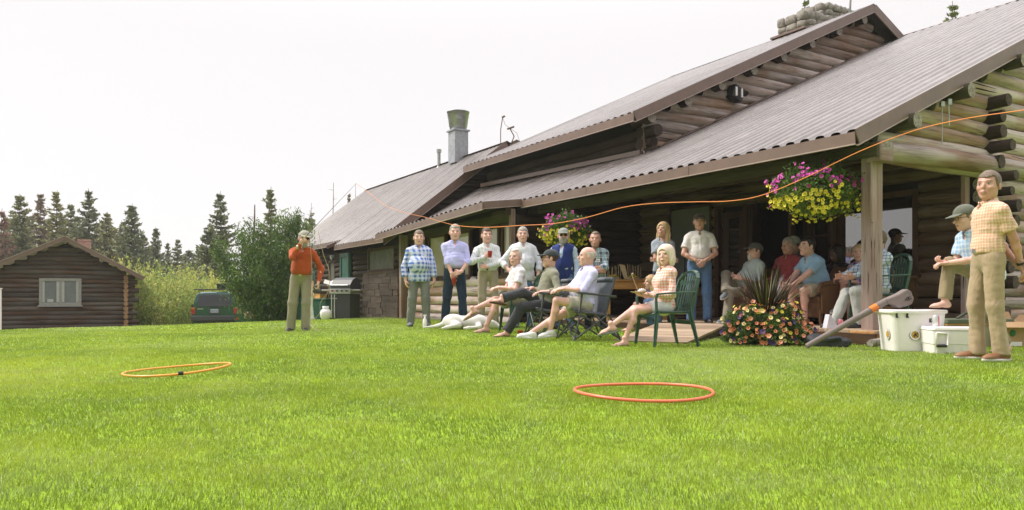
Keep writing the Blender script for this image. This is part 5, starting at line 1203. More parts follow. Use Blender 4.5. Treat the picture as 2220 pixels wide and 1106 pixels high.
# ------------------------------------------------------------------ chairs
M_CHAIR = mat('green_chair_plastic', (.035, .085, .062), .38, 0, .12, 6, coat=.1); M_CAMP = mat('grey_camp_fabric', (.13, .145, .165), .85, 0, .15, 9, .2, 120); M_CAMPF = mat('grey_powder_frame', (.07, .075, .08), .42, .2, .15)
def lerp(a, b, f): return a + (b - a) * f
def garden_chair(loc, yaw, label, first=[None]):
    if first[0] is not None:
        c = copy_tree(first[0]); c.location = loc; c.rotation_euler = (0, 0, R(yaw)); c['label'] = label; return c
    r = empty('garden_chair', loc, label, 'chair', 'green plastic garden chairs', R(yaw))
    Z = lambda x, f, z: Vector((x, -f, z))
    b = MB(); n = 9; vs = []; fs = []
    for dz in (0, -.025):
        for i in range(n):
            f = -.24 + .50 * i / (n - 1)
            for j in range(7):
                x = -.23 + .46 * j / 6; vs.append(Z(x * (1 - .05 * (f < -.1)), f, .425 + dz + .02 * (abs(x) / .23) ** 2 + .03 * max(0, f) - (.03 if i == n - 1 else 0)))
    for i in range(n - 1):
        for j in range(6):
            a = i * 7 + j; fs += [(a, a + 7, a + 8, a + 1)]; a += n * 7; fs += [(a, a + 1, a + 8, a + 7)]
    m = n * 7
    for i in range(n - 1): fs += [(i * 7, i * 7 + m, i * 7 + 7 + m, i * 7 + 7), (i * 7 + 6, i * 7 + 13, i * 7 + 13 + m, i * 7 + 6 + m)]
    for j in range(6): fs += [(j, j + 1, j + 1 + m, j + m), ((n - 1) * 7 + j, (n - 1) * 7 + j + m, (n - 1) * 7 + j + 1 + m, (n - 1) * 7 + j + 1)]
    b.add(vs, fs, None, 0, True); b.build('seat', M_CHAIR, r, world=False)
    b = MB(); bk = lambda x, z: Z(x, -.235 - (z - .42) * .24 - .03 * math.cos(x / .24 * 1.4) , z)
    arch = [(x, z) for (x, z) in ((-.22, .42), (-.235, .58), (-.24, .74), (-.225, .85), (-.17, .915), (-.08, .942), (0, .947), (.08, .942), (.17, .915), (.225, .85), (.24, .74), (.235, .58), (.22, .42))]
    for (p, q_) in zip(arch, arch[1:]): b.bar(bk(*p), bk(*q_), .03, .045, up=(0, 1, .3))
    for x in np.linspace(-.17, .17, 7):
        top = .915 - .10 * (x / .2) ** 2
        zz = [.44, .56, .68, .79, top]
        for z0_, z1_ in zip(zz, zz[1:]): b.bar(bk(x, z0_), bk(x, z1_), .032, .009, up=(0, 1, .3))
    for z in (.50, .80):
        for x0, x1 in zip(np.linspace(-.225, .225, 7), np.linspace(-.225, .225, 7)[1:]): b.bar(bk(x0, z), bk(x1, z), .012, .05, up=(0, 0, 1))
    b.build('backrest', M_CHAIR, r, world=False)
    for s_ in (-1, 1):
        b = MB(); pts = [Z(s_ * .25, -.30, .68), Z(s_ * .275, -.1, .675), Z(s_ * .28, .12, .665), Z(s_ * .275, .24, .655)]
        for p, q_ in zip(pts, pts[1:]): b.bar(p, q_, .055, .022)
        b.tube([Z(s_ * .275, .235, .655), Z(s_ * .27, .25, .60), Z(s_ * .255, .235, .44)], .02, n=8); b.build('armrest', M_CHAIR, r, world=False, bevel=.006)
    for s_ in (-1, 1):
        for (f0, f1) in ((.22, .27), (-.22, -.33)):
            b = MB(); tp = Z(s_ * .245, f0, .45); bt = Z(s_ * .27, f1, 0)
            for k in range(4):
                p = tp.lerp(bt, k / 4); q_ = tp.lerp(bt, (k + 1) / 4); wd = .062 - .03 * (k + .5) / 4
                b.bar(p, q_, wd, .018, up=(1, 0, 0)); b.bar(p + Vector((s_ * .01, 0, 0)) , q_ + Vector((s_ * .01, 0, 0)), .016, wd * .9, up=(1, 0, 0))
            b.build('leg', M_CHAIR, r, world=False)
    b = MB(); b.bar(Z(-.24, -.27, .30), Z(.24, -.27, .30), .012, .05); b.build('stretcher', M_CHAIR, r, world=False)
    first[0] = r; return r
def at(px, Y, dx=0, dy=0, z=None):
    x = PX(px, Y) + dx; y = Y + dy; return (x, y, G(x, y) - .005 if z is None else z)
def seat_for(k, dz=0):
    r = P[k][0]; return (r.location.x, r.location.y, r.location.z)
garden_chair(seat_for('sit_woman'), -74, 'green slatted plastic garden chair the blond woman sits on, nearest the camera')
garden_chair(seat_for('check_man'), -78, 'green slatted plastic garden chair behind the porch post on the deck').scale = (1, 1, 1.09)
garden_chair(seat_for('sit_white'), -72, 'green plastic garden chair under the man in the white short sleeved shirt, beside the dog')
def camp_chair(loc, yaw, label, first=[None]):
    if first[0] is not None:
        c = copy_tree(first[0]); c.location = loc; c.rotation_euler = (0, 0, R(yaw)); c['label'] = label; return c
    r = empty('camp_chair', loc, label, 'chair', 'grey folding camp chairs', R(yaw)); Z = lambda x, f, z: Vector((x, -f, z))
    b = MB(); b.prism([Z(-.25, .25, .42), Z(.25, .25, .42), Z(.24, -.02, .37), Z(.24, -.24, .35), Z(-.24, -.24, .35), Z(-.24, -.02, .37)], (0, 0, .022)); b.build('seat', M_CAMP, r, world=False, bevel=.008)
    b = MB(); b.prism([Z(-.24, -.22, .36), Z(.24, -.22, .36), Z(.25, -.27, .62), Z(.27, -.33, .84), Z(-.27, -.33, .84), Z(-.25, -.27, .62)], (0, .022, .010)); b.tube([Z(-.27, -.325, .84), Z(.27, -.325, .84)], .03, n=10); b.build('backrest', M_CAMP, r, world=False, bevel=.008)
    for s_ in (-1, 1):
        b = MB(); b.tube([Z(s_ * .27, -.20, .34), Z(s_ * .28, -.34, .84)], .014, n=8); b.tube([Z(s_ * .26, .26, .40), Z(s_ * .26, -.25, .34)], .014, n=8); b.build('side_frame', M_CAMPF, r, world=False)
        b = MB(); b.bar(Z(s_ * .31, .24, .655), Z(s_ * .31, -.34, .60), .06, .028); b.tube([Z(s_ * .31, .17, .64), Z(s_ * .30, .20, .40)], .017, n=8); b.build('armrest', M_CAMPF, r, world=False, bevel=.008)
    for (a, c) in ((Z(-.3, .18, .42), Z(-.30, .28, 0)), (Z(.3, .18, .42), Z(.30, .28, 0)), (Z(-.28, -.25, .36), Z(-.30, -.42, 0)), (Z(.28, -.25, .36), Z(.30, -.42, 0)),
                   (Z(-.28, .20, .40), Z(.28, .27, .02)), (Z(.28, .20, .40), Z(-.28, .27, .02)), (Z(-.29, .26, .03), Z(-.29, -.24, .36)), (Z(.29, .26, .03), Z(.29, -.24, .36)), (Z(-.29, .22, .38), Z(-.29, -.40, .03)), (Z(.29, .22, .38), Z(.29, -.40, .03)), (Z(-.28, -.28, .36), Z(.28, -.41, .03))):
        b = MB(); b.tube([a, c], .0135, n=8); b.build('leg', M_CAMPF, r, world=False)
    first[0] = r; return r
camp_chair(seat_for('sit_bald'), -70, 'grey folding camp chair the bald man sits on')
camp_chair(seat_for('sit_olive'), -74, 'grey folding camp chair under the man in the dark cap')
M_WICK = None
def wick():
    k = NT('wicker'); o = k.obj(); w1 = k.n('TexWave'); w1.inputs['Scale'].default_value = 22; w1.inputs['Distortion'].default_value = 1.5; k.l(o, w1.inputs[0])
    w2 = k.n('TexWave', bands_direction='Z'); w2.inputs['Scale'].default_value = 30; w2.inputs['Distortion'].default_value = 1; k.l(o, w2.inputs[0])
    h = k.math('MULTIPLY', w1.outputs[1], w2.outputs[1]); k.set(col=k.mix(h, (.10, .045, .018), (.34, .17, .07)), rough=.6); k.bump(h, .7, .01); return k.m
M_WICK = wick()
def wicker_chair(loc, yaw, label, first=[None]):
    if first[0] is not None:
        c = copy_tree(first[0]); c.location = loc; c.rotation_euler = (0, 0, R(yaw)); c['label'] = label; return c
    r = empty('wicker_chair', loc, label, 'chair', 'brown wicker chairs on the porch', R(yaw)); Z = lambda x, f, z: Vector((x, -f, z))
    b = MB(); b.box(Z(0, .0, .395), (.56, .56, .09)); b.box(Z(0, .25, .24), (.56, .05, .24)); b.build('seat', M_WICK, r, world=False, bevel=.02)
    b = MB(); b.prism([Z(-.30, -.26, .40), Z(.30, -.26, .40), Z(.32, -.36, .78), Z(.24, -.40, .90), Z(-.24, -.40, .90), Z(-.32, -.36, .78)], (0, .05, .01)); b.build('backrest', M_WICK, r, world=False, bevel=.015)
    for s_ in (-1, 1):
        b = MB(); b.box(Z(s_ * .31, -.02, .40), (.05, .56, .44)); b.tube([Z(s_ * .32, -.32, .68), Z(s_ * .33, .0, .66), Z(s_ * .32, .27, .62), Z(s_ * .31, .29, .50)], .042, n=10); b.build('armrest', M_WICK, r, world=False, bevel=.015)
    for s_ in (-1, 1):
        for f_ in (-.25, .26):
            b = MB(); b.tube([Z(s_ * .29, f_, .25), Z(s_ * .30, f_, 0)], [.028, .022], n=8); b.build('leg', M_WICK, r, world=False)
    first[0] = r; return r
for k, yw, lb in (('bluepolo', -74, 'brown wicker chair under the man in the light blue polo shirt'), ('goatee', -70, 'brown wicker chair under the man with the white goatee'), ('red', -52, 'brown wicker chair under the man in the brick red shirt'),
                  ('check_woman', -58, 'brown wicker chair under the woman in purple plaid'), ('dark', -60, 'brown wicker chair in front of the big porch window'), ('hat', -55, 'brown wicker chair under the person in the brimmed hat')):
    wicker_chair(seat_for(k), yw, lb)
# ------------------------------------------------------------------ table with food
T0 = H(5.35, .95, .18); TM = Matrix.Rotation(R(3), 3, 'Z')
tb = empty('wooden_table', tuple(T0), 'honey coloured pine side table with two drawers against the porch', 'table')
b = MB(); b.box(T0 + Vector((0, 0, .745)), (1.22, .50, .035), TM); b.build('table_top', M_PINE, tb, bevel=.006)
b = MB(); b.box(T0 + Vector((0, 0, .655)), (1.10, .42, .145), TM); b.build('apron', M_PINE, tb)
for sx in (-1, 1):
    b = MB(); b.box(T0 + TM @ Vector((sx * .27, -.215, .655)), (.48, .02, .115), TM); b.build('drawer', M_PINE, tb, bevel=.004)
    for sy in (-1, 1):
        b = MB(); b.box(T0 + TM @ Vector((sx * .54, sy * .20, .29)), (.06, .06, .585), TM, ax=2); b.build('leg', M_PINE, tb, bevel=.004)
tz = T0.z + .763
def onT(x, y): return T0 + TM @ Vector((x, y, .763))
M_FOODY = mat('yellow_fruit', (.55, .42, .05), .5, 0, .5, 30); M_FOODR = mat('red_berries', (.45, .08, .02), .5, 0, .5, 40); M_SKEW = mat('bamboo', (.50, .38, .22), .6)
def mound(name, label, c, r_, h_, m, cat, n=60):
    b = MB()
    for i in range(n):
        a = random.random() * 6.28; q_ = math.sqrt(random.random()); p = Vector((math.cos(a) * q_ * r_, math.sin(a) * q_ * r_ * .8, h_ * (1 - q_ * q_) * random.uniform(.5, 1) + .01))
        b.lathe(c + p, [(0, -.014), (.012, -.007), (.014, .0), (.01, .01), (0, .014)], 6)
    o = b.build(name, m); base_at(o, c); return tag(o, label, cat)
def platter(x, label, first=[None]):
    if first[0]: c = copy_tree(first[0]); c.location = onT(x, 0); c['label'] = label; return c
    b = MB(); b.lathe((0, 0, 0), [(0, .004), (.10, .004), (.16, .02), (.165, .024), (.155, .022), (.1, .010), (0, .010)], 24, sy=.8)
    o = b.build('platter', M_WHITE); o.location = onT(x, 0); first[0] = o; return tag(o, label, 'platter', 'serving platters')
for i, (x, lb) in enumerate(((-.42, 'left'), (-.02, 'middle'))):
    platter(x, ['white serving platter at the left end of the wooden table', 'white serving platter in the middle of the wooden table'][i])
    mound('food', ['heap of yellow fruit at the left end of the table', 'heap of yellow fruit in the middle of the table'][i], onT(x, 0) + Vector((0, 0, .01)), .12, .085, M_FOODY, 'food')
    s0 = empty('skewer_bunch', tuple(onT(x, .03) + Vector((0, 0, .04))), ['upright bamboo skewers stuck in the left heap of fruit', 'upright bamboo skewers stuck in the middle heap of fruit'][i], 'skewers')
    for j in range(9):
        b = MB(); p = onT(x - .13 + j * .035, .03 + random.uniform(-.03, .03)) + Vector((0, 0, .04)); b.tube([p, p + Vector((random.uniform(-.02, .02), 0, random.uniform(.20, .27)))], .005, n=5); b.build('skewer', M_SKEW, s0)
b = MB(); p = onT(-.20, -.02); b.prism([p + Vector((-.10, 0, .30)), p + Vector((.01, 0, .28)), p + Vector((.07, 0, .01)), p + Vector((.0, 0, .01))], (0, .02, 0)); tag(base_at(b.build('wooden_board', M_SKEW), p), 'pale wedge shaped board propped between the fruit heaps', 'board')
platter(.30, 'white serving platter near the right end of the wooden table'); mound('food', 'small heap of red and orange bites near the white cup', onT(.30, 0) + Vector((.02, 0, .01)), .07, .03, M_FOODR, 'food', 24)
b = MB(); b.lathe((0, 0, 0), [(0, 0), (.055, 0), (.075, .12), (.078, .14), (.07, .14), (.05, .02), (0, .02)], 20); o = b.build('white_pot', M_WHITE); o.location = onT(.50, -.02); tag(o, 'white ceramic pot at the right end of the wooden table', 'pot')
b = MB(); b.tube([Vector((0, 0, 0)), Vector((.02, .02, 1.0)), Vector((.03, .03, 1.25))], .012, n=8); b.tube([Vector((.03, .03, 1.24)), Vector((.032, .032, 1.34))], .03, n=10); b.lathe((0, 0, 0), [(0, 0), (.13, 0), (.13, .02), (0, .03)], 20)
o = b.build('microphone_stand', M_BLACK); o.location = H(5.0, 1.9, .18); tag(o, 'thin black microphone stand on the porch behind the table', 'stand')
# plate and pencil of the woman
r, J = P['sit_woman']
c0 = W(r, (J['wr']['A'] + J['wr']['B']) / 2 + A_(0, -.13, .035))
b = MB(); b.lathe((0, 0, 0), [(0, 0), (.07, 0), (.11, .012), (.112, .016), (.07, .006), (0, .006)], 24); o = b.build('paper_plate', M_SKEW); o.location = c0; tag(o, 'small tan paper plate held on the lap of the blond woman', 'plate')
b = MB(); b.tube([Vector((0, 0, 0)), Vector((-.08, .02, .22))], .004, n=6); b.tube([Vector((-.08, .02, .22)), Vector((-.06, .02, .235))], .008); o = b.build('food_skewer', M_SKEW); o.location = c0 + Vector((-.01, 0, .012)); tag(o, 'long wooden skewer held upright above the paper plate', 'skewer')
b = MB()
for i in range(14): b.lathe((random.uniform(-.04, .05), random.uniform(-.03, .03), random.uniform(.01, .04)), [(0, -.02), (.02, 0), (0, .02)], 6)
o = b.build('napkin', M_WHITE); o.location = c0 + Vector((.03, 0, .0)); tag(o, 'crumpled white napkin on the paper plate', 'napkin')
# ------------------------------------------------------------------ cups and cans
def cup(loc, label, tilt=(0, 0, 0), first=[None]):
    if first[0]: c = copy_tree(first[0]); c.location = loc; c.rotation_euler = tilt; c['label'] = label; return c
    b = MB(); b.lathe((0, 0, 0), [(0, 0), (.030, 0), (.034, .05), (.035, .051), (.043, .112), (.0465, .113), (.0465, .119), (.042, .119), (.033, .03), (0, .03)], 22)
    o = b.build('red_cup', M_RED); o.location = loc; o.rotation_euler = tilt; first[0] = o; return tag(o, label, 'cup', 'red plastic cups')
r, J = P['lavender']; w_ = W(r, J['wr']['A'] + A_(.03, -.03, -.17)); cup(w_, 'red plastic cup hanging from the fingers of the man in lavender')
r, J = P['mint']; w_ = W(r, J['wr']['A'] + A_(.07, -.085, -.01)); cup(w_, 'red plastic cup held to the chest of the man in mint stripes')
cup(at(1128, 10.9), 'red plastic cup standing on the grass by the white trainers')
cup(tuple(H(2.5, 2.6, .98)), 'red plastic cup on the low table beside the dark haired person')
b = MB(); sp_ = H(2.5, 2.6, .18); b.lathe(sp_, [(0, .76), (.22, .76), (.22, .79), (0, .79)], 24); b.tube([sp_, sp_ + Vector((0, 0, .77))], .03); b.lathe(sp_, [(.18, 0), (.18, .02), (0, .03)], 20)
tag(base_at(b.build('side_table', M_TRIM), sp_), 'small round brown side table under the red cup', 'table')
def can(loc, label, m):
    b = MB(); b.lathe((0, 0, 0), [(0, 0), (.026, 0), (.033, .012), (.033, .105), (.027, .118), (.026, .122), (0, .120)], 24, sm=True); o = b.build('drink_can', m); o.location = loc; return tag(o, label, 'can')
def canmat(name, c1, c2):
    k = NT(name); o = k.obj(); sp = k.n('SeparateXYZ'); k.l(o, sp.inputs[0]); m = k.math('MULTIPLY', k.math('GREATER_THAN', sp.outputs[0], .008), k.math('LESS_THAN', k.math('ABSOLUTE', k.math('SUBTRACT', sp.outputs[2], .06)), .05))
    k.set(col=k.mix(m, c1, c2), rough=.3, metal=.4); return k.m
# ------------------------------------------------------------------ bin, cooler, boxes
BZ = G(4.9, 8.3)
def rbox(mb, c, hx, hy, z0, z1, r=.05, flare=1.0, mi=0, n=5, tilt=0, top=True):
    """rounded box, walls widening by flare towards the top"""
    pts = []
    for (cx, cy, a0) in ((hx - r, hy - r, 0), (-hx + r, hy - r, 90), (-hx + r, -hy + r, 180), (hx - r, -hy + r, 270)):
        for i in range(n + 1):
            a = R(a0 + 90 * i / n); pts.append((cx + r * math.cos(a), cy + r * math.sin(a)))
    m = len(pts); vs = [(c[0] + x, c[1] + y, c[2] + z0) for x, y in pts] + [(c[0] + x * flare, c[1] + y * flare, c[2] + z1) for x, y in pts]
    fs = [(i, (i + 1) % m, (i + 1) % m + m, i + m) for i in range(m)] + [tuple(range(m - 1, -1, -1))] + ([tuple(range(m, 2 * m))] if top else [])
    mb.add(vs, fs, None, mi, False)
def text_obj(name, s, size, loc, rot, m, parent, ext=.002, align='CENTER'):
    cu = bpy.data.curves.new(name, 'FONT'); cu.body = s; cu.size = size; cu.extrude = ext; cu.align_x = align; cu.align_y = 'CENTER'
    to = bpy.data.objects.new('t', cu); COL.objects.link(to); bpy.context.view_layer.update(); me = bpy.data.meshes.new_from_object(to.evaluated_get(bpy.context.evaluated_depsgraph_get())); bpy.data.objects.remove(to)
    o = bpy.data.objects.new(name, me); COL.objects.link(o); me.materials.clear(); me.materials.append(m)
    o.parent = parent; o.location = loc; o.rotation_euler = rot; WLOC[o.name] = Vector(loc); return o
bl = Vector((PX(1974, 8.55), 8.55, BZ)); tub = empty('white_tub', tuple(bl), 'tall white insulated ice tub with round yellow badges and black latches', 'ice tub', rz=R(-6))
b = MB(); rbox(b, (0, 0, 0), .262, .215, 0, .43, .07, 1.12); o = b.build('tub_body', M_WHITE, tub, world=False, bevel=.006)
b = MB(); rbox(b, (0, 0, 0), .312, .26, .425, .465, .08, 1.0); b.build('tub_lid', M_WHITE, tub, world=False, bevel=.012)
for x in (-.245, -.135):
    b = MB(); b.box((x, -.25, .405), (.018, .02, .05)); b.box((x, -.258, .385), (.028, .012, .014)); b.build('latch', M_BLACK, tub, world=False, bevel=.003)
def slope_y(z): return -(.215 * (1 + .12 * z / .43)) - .003
b = MB(); b.box((.145, slope_y(.35), .35), (.088, .008, .042), Matrix.Rotation(R(-5), 3, 'X')); b.build('brand_plate', M_BLACK, tub, world=False)
text_obj('brand_lettering', 'YETI', .035, (.145, slope_y(.35) - .006, .35), (R(85), 0, 0), M_WHITE, tub, .0015)
M_BADGE = mat('yellow_badge', (.50, .30, .03), .5, 0, .1)
def badge(x, z, rot=0, yy=None):
    """circular emblem: dark outline, pale ring, yellow disc, black running figure"""
    Mr = Matrix.Rotation(R(rot), 3, 'Z') @ Matrix.Rotation(R(90 - 8), 3, 'X'); c = Vector((x, slope_y(z) - .004 if yy is None else yy, z))
    for i, (r_, m) in enumerate(((.058, M_BLACK), (.055, M_WHITE), (.041, M_BLACK), (.039, M_BADGE))):
        pass
    b = MB()
    for i, (r_, mi) in enumerate(((.058, 0), (.055, 1), (.041, 0), (.039, 2))):
        z_ = .0012 * i; ring = [c + Mr @ Vector((r_ * math.cos(t), r_ * math.sin(t), z_)) for t in np.linspace(0, 2 * math.pi, 33)[:-1]]
        b.add(ring, [tuple(range(32))], None, mi)
    for poly in (((-.006, .028), (.003, .030), (.004, .004), (-.004, -.028), (-.014, -.026), (-.006, 0)), ((.002, .006), (.022, .026), (.030, .020), (.010, -.002), (.028, -.020), (.020, -.026), (.0, -.006)), ((-.024, -.012), (-.010, .006), (-.004, .0), (-.018, -.020))):
        b.add([c + Mr @ Vector((x_, y_, .006)) for x_, y_ in poly], [tuple(range(len(poly)))], None, 0)
    b.build('badge', [M_BLACK, M_WHITE, M_BADGE], tub, world=False)
badge(-.045, .19)
b = MB()
for i, (r_, mi) in enumerate(((.058, 0), (.055, 1), (.041, 0), (.039, 2))):
    b.add([(-.280 - .0012 * i - .003 - (.0), -.1 + r_ * math.cos(t), .19 + r_ * math.sin(t)) for t in np.linspace(0, -2 * math.pi, 33)[:-1]], [tuple(range(32))], None, mi)
b.build('badge', [M_BLACK, M_WHITE, M_BADGE], tub, world=False)
cl = Vector((PX(2062, 8.1), 8.1, G(4.7, 8.1))); coo = empty('cooler', tuple(cl), 'low white cooler box with a bail handle and black grip', 'cooler', rz=R(-10))
b = MB(); rbox(b, (0, 0, 0), .232, .17, 0, .105, .03, 1.03); rbox(b, (0, 0, 0), .245, .18, .105, .245, .035, 1.02)
for i in range(6): b.box((-.2 + i * .08, -.172, .05), (.006, .012, .09))
b.build('cooler_body', M_WHITE, coo, world=False, bevel=.006)
b = MB(); rbox(b, (0, 0, 0), .258, .19, .248, .285, .04, .96); b.build('cooler_lid', M_WHITE, coo, world=False, bevel=.01)
b = MB(); b.tube([Vector((-.21, -.19, .22)), Vector((-.215, -.205, .10)), Vector((-.11, -.205, .10)), Vector((-.105, -.19, .22)), Vector((-.21, -.19, .225))], .012, n=8); b.build('handle', M_WHITE, coo, world=False)
b = MB(); b.tube([Vector((-.215, -.207, .09)), Vector((-.12, -.207, .09))], .017, n=10); b.build('grip', M_BLACK, coo, world=False)
b = MB(); b.box((.165, -.187, .12), (.062, .004, .042)); b.box((.165, -.1895, .12), (.055, .003, .035), mi=1); b.box((.165, -.1915, .12), (.04, .003, .008), mi=0); b.build('maker_plate', [mat('plate_grey', (.15, .16, .17), .5), M_WHITE], coo, world=False)
can(cl + Vector((-.13, .06, .285)), 'silver and red drink can on the white cooler against the tub', canmat('silver_red_can', (.62, .62, .64), (.55, .03, .04)))
can(tuple(H(.66, .62, .185)), 'pink drink can on the deck beside the porch post', canmat('pink_can', (.70, .22, .25), (.75, .40, .38)))
# olive cooler and cardboard box
ol = Vector((PX(2118, 9.15), 9.3, G(5.4, 9.2))); oc = empty('olive_cooler', tuple(ol), 'beige cooler chest with an olive top and carrying handle behind the orange plaid man', 'cooler', rz=R(4))
b = MB(); rbox(b, (0, 0, 0), .42, .20, 0, .27, .02); b.build('chest_body', mat('beige_canvas', (.33, .30, .21), .8, 0, .15), oc, world=False, bevel=.006)
b = MB(); rbox(b, (0, 0, 0), .44, .215, .29, .345, .03, .97); b.build('chest_lid', mat('olive_canvas', (.10, .12, .075), .8, 0, .15), oc, world=False, bevel=.01)
b = MB(); b.box((0, -.006, .28), (.86, .41, .02)); b.build('chest_trim', M_PINE, oc, world=False)
b = MB(); b.bar((-.2, -.06, .35), (-.1, -.06, .41), .05, .02); b.bar((-.1, -.06, .41), (.08, -.06, .41), .05, .02); b.bar((.08, -.06, .41), (.16, -.06, .35), .05, .02); b.build('handle', mat('olive_strap', (.06, .07, .045), .8), oc, world=False)
for x in (-.05, .2): b = MB(); b.box((x, -.205, .20), (.07, .012, .045)); b.build('latch', M_TRIM, oc, world=False)
cd = Vector((PX(2205, 9.0), 9.25, G(6.0, 9.1))); cbx = empty('cardboard_box', tuple(cd), 'brown cardboard box with open flaps and a green round mark by the log wall', 'box', rz=R(6)); M_CARD = mat('cardboard', (.43, .27, .14), .85, 0, .12, 5)
b = MB(); b.box((0, 0, .15), (.52, .34, .30)); b.build('box_body', M_CARD, cbx, world=False)
b = MB(); b.prism([(-.26, -.172, .30), (.26, -.172, .30), (.25, -.26, .235), (-.24, -.26, .24)], (0, 0, .005)); b.prism([(-.26, .17, .30), (.26, .17, .30), (.25, .22, .42), (-.25, .22, .42)], (0, .006, 0)); b.prism([(.262, -.17, .30), (.262, .17, .30), (.34, .16, .38), (.34, -.16, .38)], (.004, 0, .004)); b.build('flap', M_CARD, cbx, world=False)
b = MB(); b.lathe((0, 0, 0), [(0, 0), (.04, 0), (.04, .003), (0, .003)], 20); o = b.build('green_mark', mat('green_print', (.03, .17, .07), .7), cbx, world=False); o.location = (-.02, -.171, .17); o.rotation_euler = (R(90), 0, 0)
b = MB(); b.box((0, 0, 0), (.16, .004, .05)); o = b.build('packing_label', M_WHITE, cbx, world=False); o.location = (.02, -.174, .04)
# ------------------------------------------------------------------ rod case leaning over the tub
rc_ = empty('rod_case', (PX(1748, 9.0), 9.0, .03), 'long grey fabric fishing rod case with an angular head and an orange band', 'rod case')
a0 = Vector((PX(1748, 8.7), 8.7, .045)); a1 = Vector((PX(1935, 8.6), 8.72, PZ(652, 8.6)))
M_CASE = mat('grey_cordura', (.20, .165, .155), .85, 0, .15, 8, .3, 200)
b = MB(); b.tube([a0, a0.lerp(a1, .5), a1], [.030, .034, .042], n=14); b.build('case_tube', M_CASE, rc_)
b = MB(); c0 = a0.lerp(a1, .79); c1 = a0.lerp(a1, .87); b.tube([c0, c1], [.0415, .0425], n=14, caps=False); b.build('orange_band', mat('orange_band', (.75, .20, .02), .5), rc_)
def pp(px, py, Y): return Vector((PX(px, Y), Y, PZ(py, Y)))
b = MB(); hd = [pp(1928, 648, 8.6), pp(1954, 637, 8.6), pp(1972, 626, 8.6), pp(1981, 632, 8.6), pp(1987, 647, 8.6), pp(1983, 660, 8.6), pp(1953, 670, 8.6), pp(1944, 660, 8.6), pp(1934, 659, 8.6)]
b.prism([p + Vector((0, .04, 0)) for p in hd], (0, .13, 0)); b.build('case_head', M_CASE, rc_, bevel=.02)
b = MB()
for (x0, y0, x1, y1) in ((1962, 652, 1968, 645), (1964, 648, 1974, 643), (1966, 652, 1976, 647), (1969, 644, 1971, 652)): b.tube([pp(x0, y0, 8.636), pp(x1, y1, 8.636)], .004, n=4)
b.build('stitched_mark', M_BLACK, rc_)
# bag, sunglasses, booklet
b = MB()
import itertools
bagp = [BX((0, 0, .06), (.24, .13, .06), np.eye(3), .04), E((.17, .02, .06), (.15, .12, .075)), E((-.12, -.02, .11), (.13, .09, .07)), K((-.2, -.1, .1), (.1, -.14, .12), .022)]
V_, F_ = snets(lambda p: union(p, bagp, .035) + folds(p, 5, .013, 48.), A_(-.6, -.4, -.02), A_(.6, .4, .3), .013)
o = npmesh('black_bag', V_, F_, mat('black_nylon', (.025, .027, .035), .6, 0, .2)); o.location = at(1790, 9.35); tag(o, 'slumped black nylon bag on the grass beside the flower planter', 'bag')
b = MB(); [b.box((x, 0, .02), (.05, .012, .032)) for x in (-.035, .035)]; [b.tube([Vector((s_ * .06, 0, .03)), Vector((s_ * .06, .12, .01))], .004, n=5) for s_ in (-1, 1)]
o = b.build('sunglasses', M_BLACK, bevel=.004); o.location = at(1828, 8.75, z=G(3.9, 8.8) + .03); tag(o, 'dark sunglasses lying on the lawn near the black bag', 'sunglasses')
b = MB(); b.prism([(-.1, 0, 0), (.1, .02, .0), (.08, .02, .012), (-.05, 0, .19), (-.06, 0, .19)], (.0, .14, 0)); b.prism([(-.1, -.01, .0), (.14, .0, .0), (.14, .0, .004), (-.1, -.01, .012)], (.0, .15, 0))
o = b.build('booklet', mat('white_paper', (.66, .66, .74), .7)); o.location = (PX(1808, 10.3), 10.3, .185); tag(o, 'half open white booklet standing on the deck at the feet in dark shoes', 'booklet')
# ------------------------------------------------------------------ hoops
def hoop(px, Y, rad, label, m, tilt, zoff=.03):
    x = PX(px, Y); r0 = empty('hula_hoop', (x, Y, G(x, Y) + zoff), label, 'hoop')
    r0.rotation_euler = tilt
    b = MB(); b.tube([Vector((math.cos(t) * rad, math.sin(t) * rad, .006 * math.sin(2 * t + 1))) for t in np.linspace(0, 2 * math.pi, 73)[:-1]], .0098, n=10, closed=True); b.build('ring', m, r0, world=False); return r0
hoop(1394, 4.66, .420, 'coral orange hula hoop lying on the lawn, the nearer and right hand one', mat('coral_plastic', (.78, .17, .08), .35, 0, .1), (0, R(0), 0), .034)
h2 = hoop(386, 6.22, .408, 'amber orange hula hoop with a black joint, lying tilted on the lawn at the left', mat('amber_plastic', (.78, .33, .04), .35, 0, .1), (R(1), R(-3.6), 0), .034)
b = MB(); b.tube([Vector((math.cos(t) * .408, math.sin(t) * .408, .0)) for t in np.linspace(R(-66), R(-61), 4)], .016, n=10); b.build('joint', M_BLACK, h2, world=False)
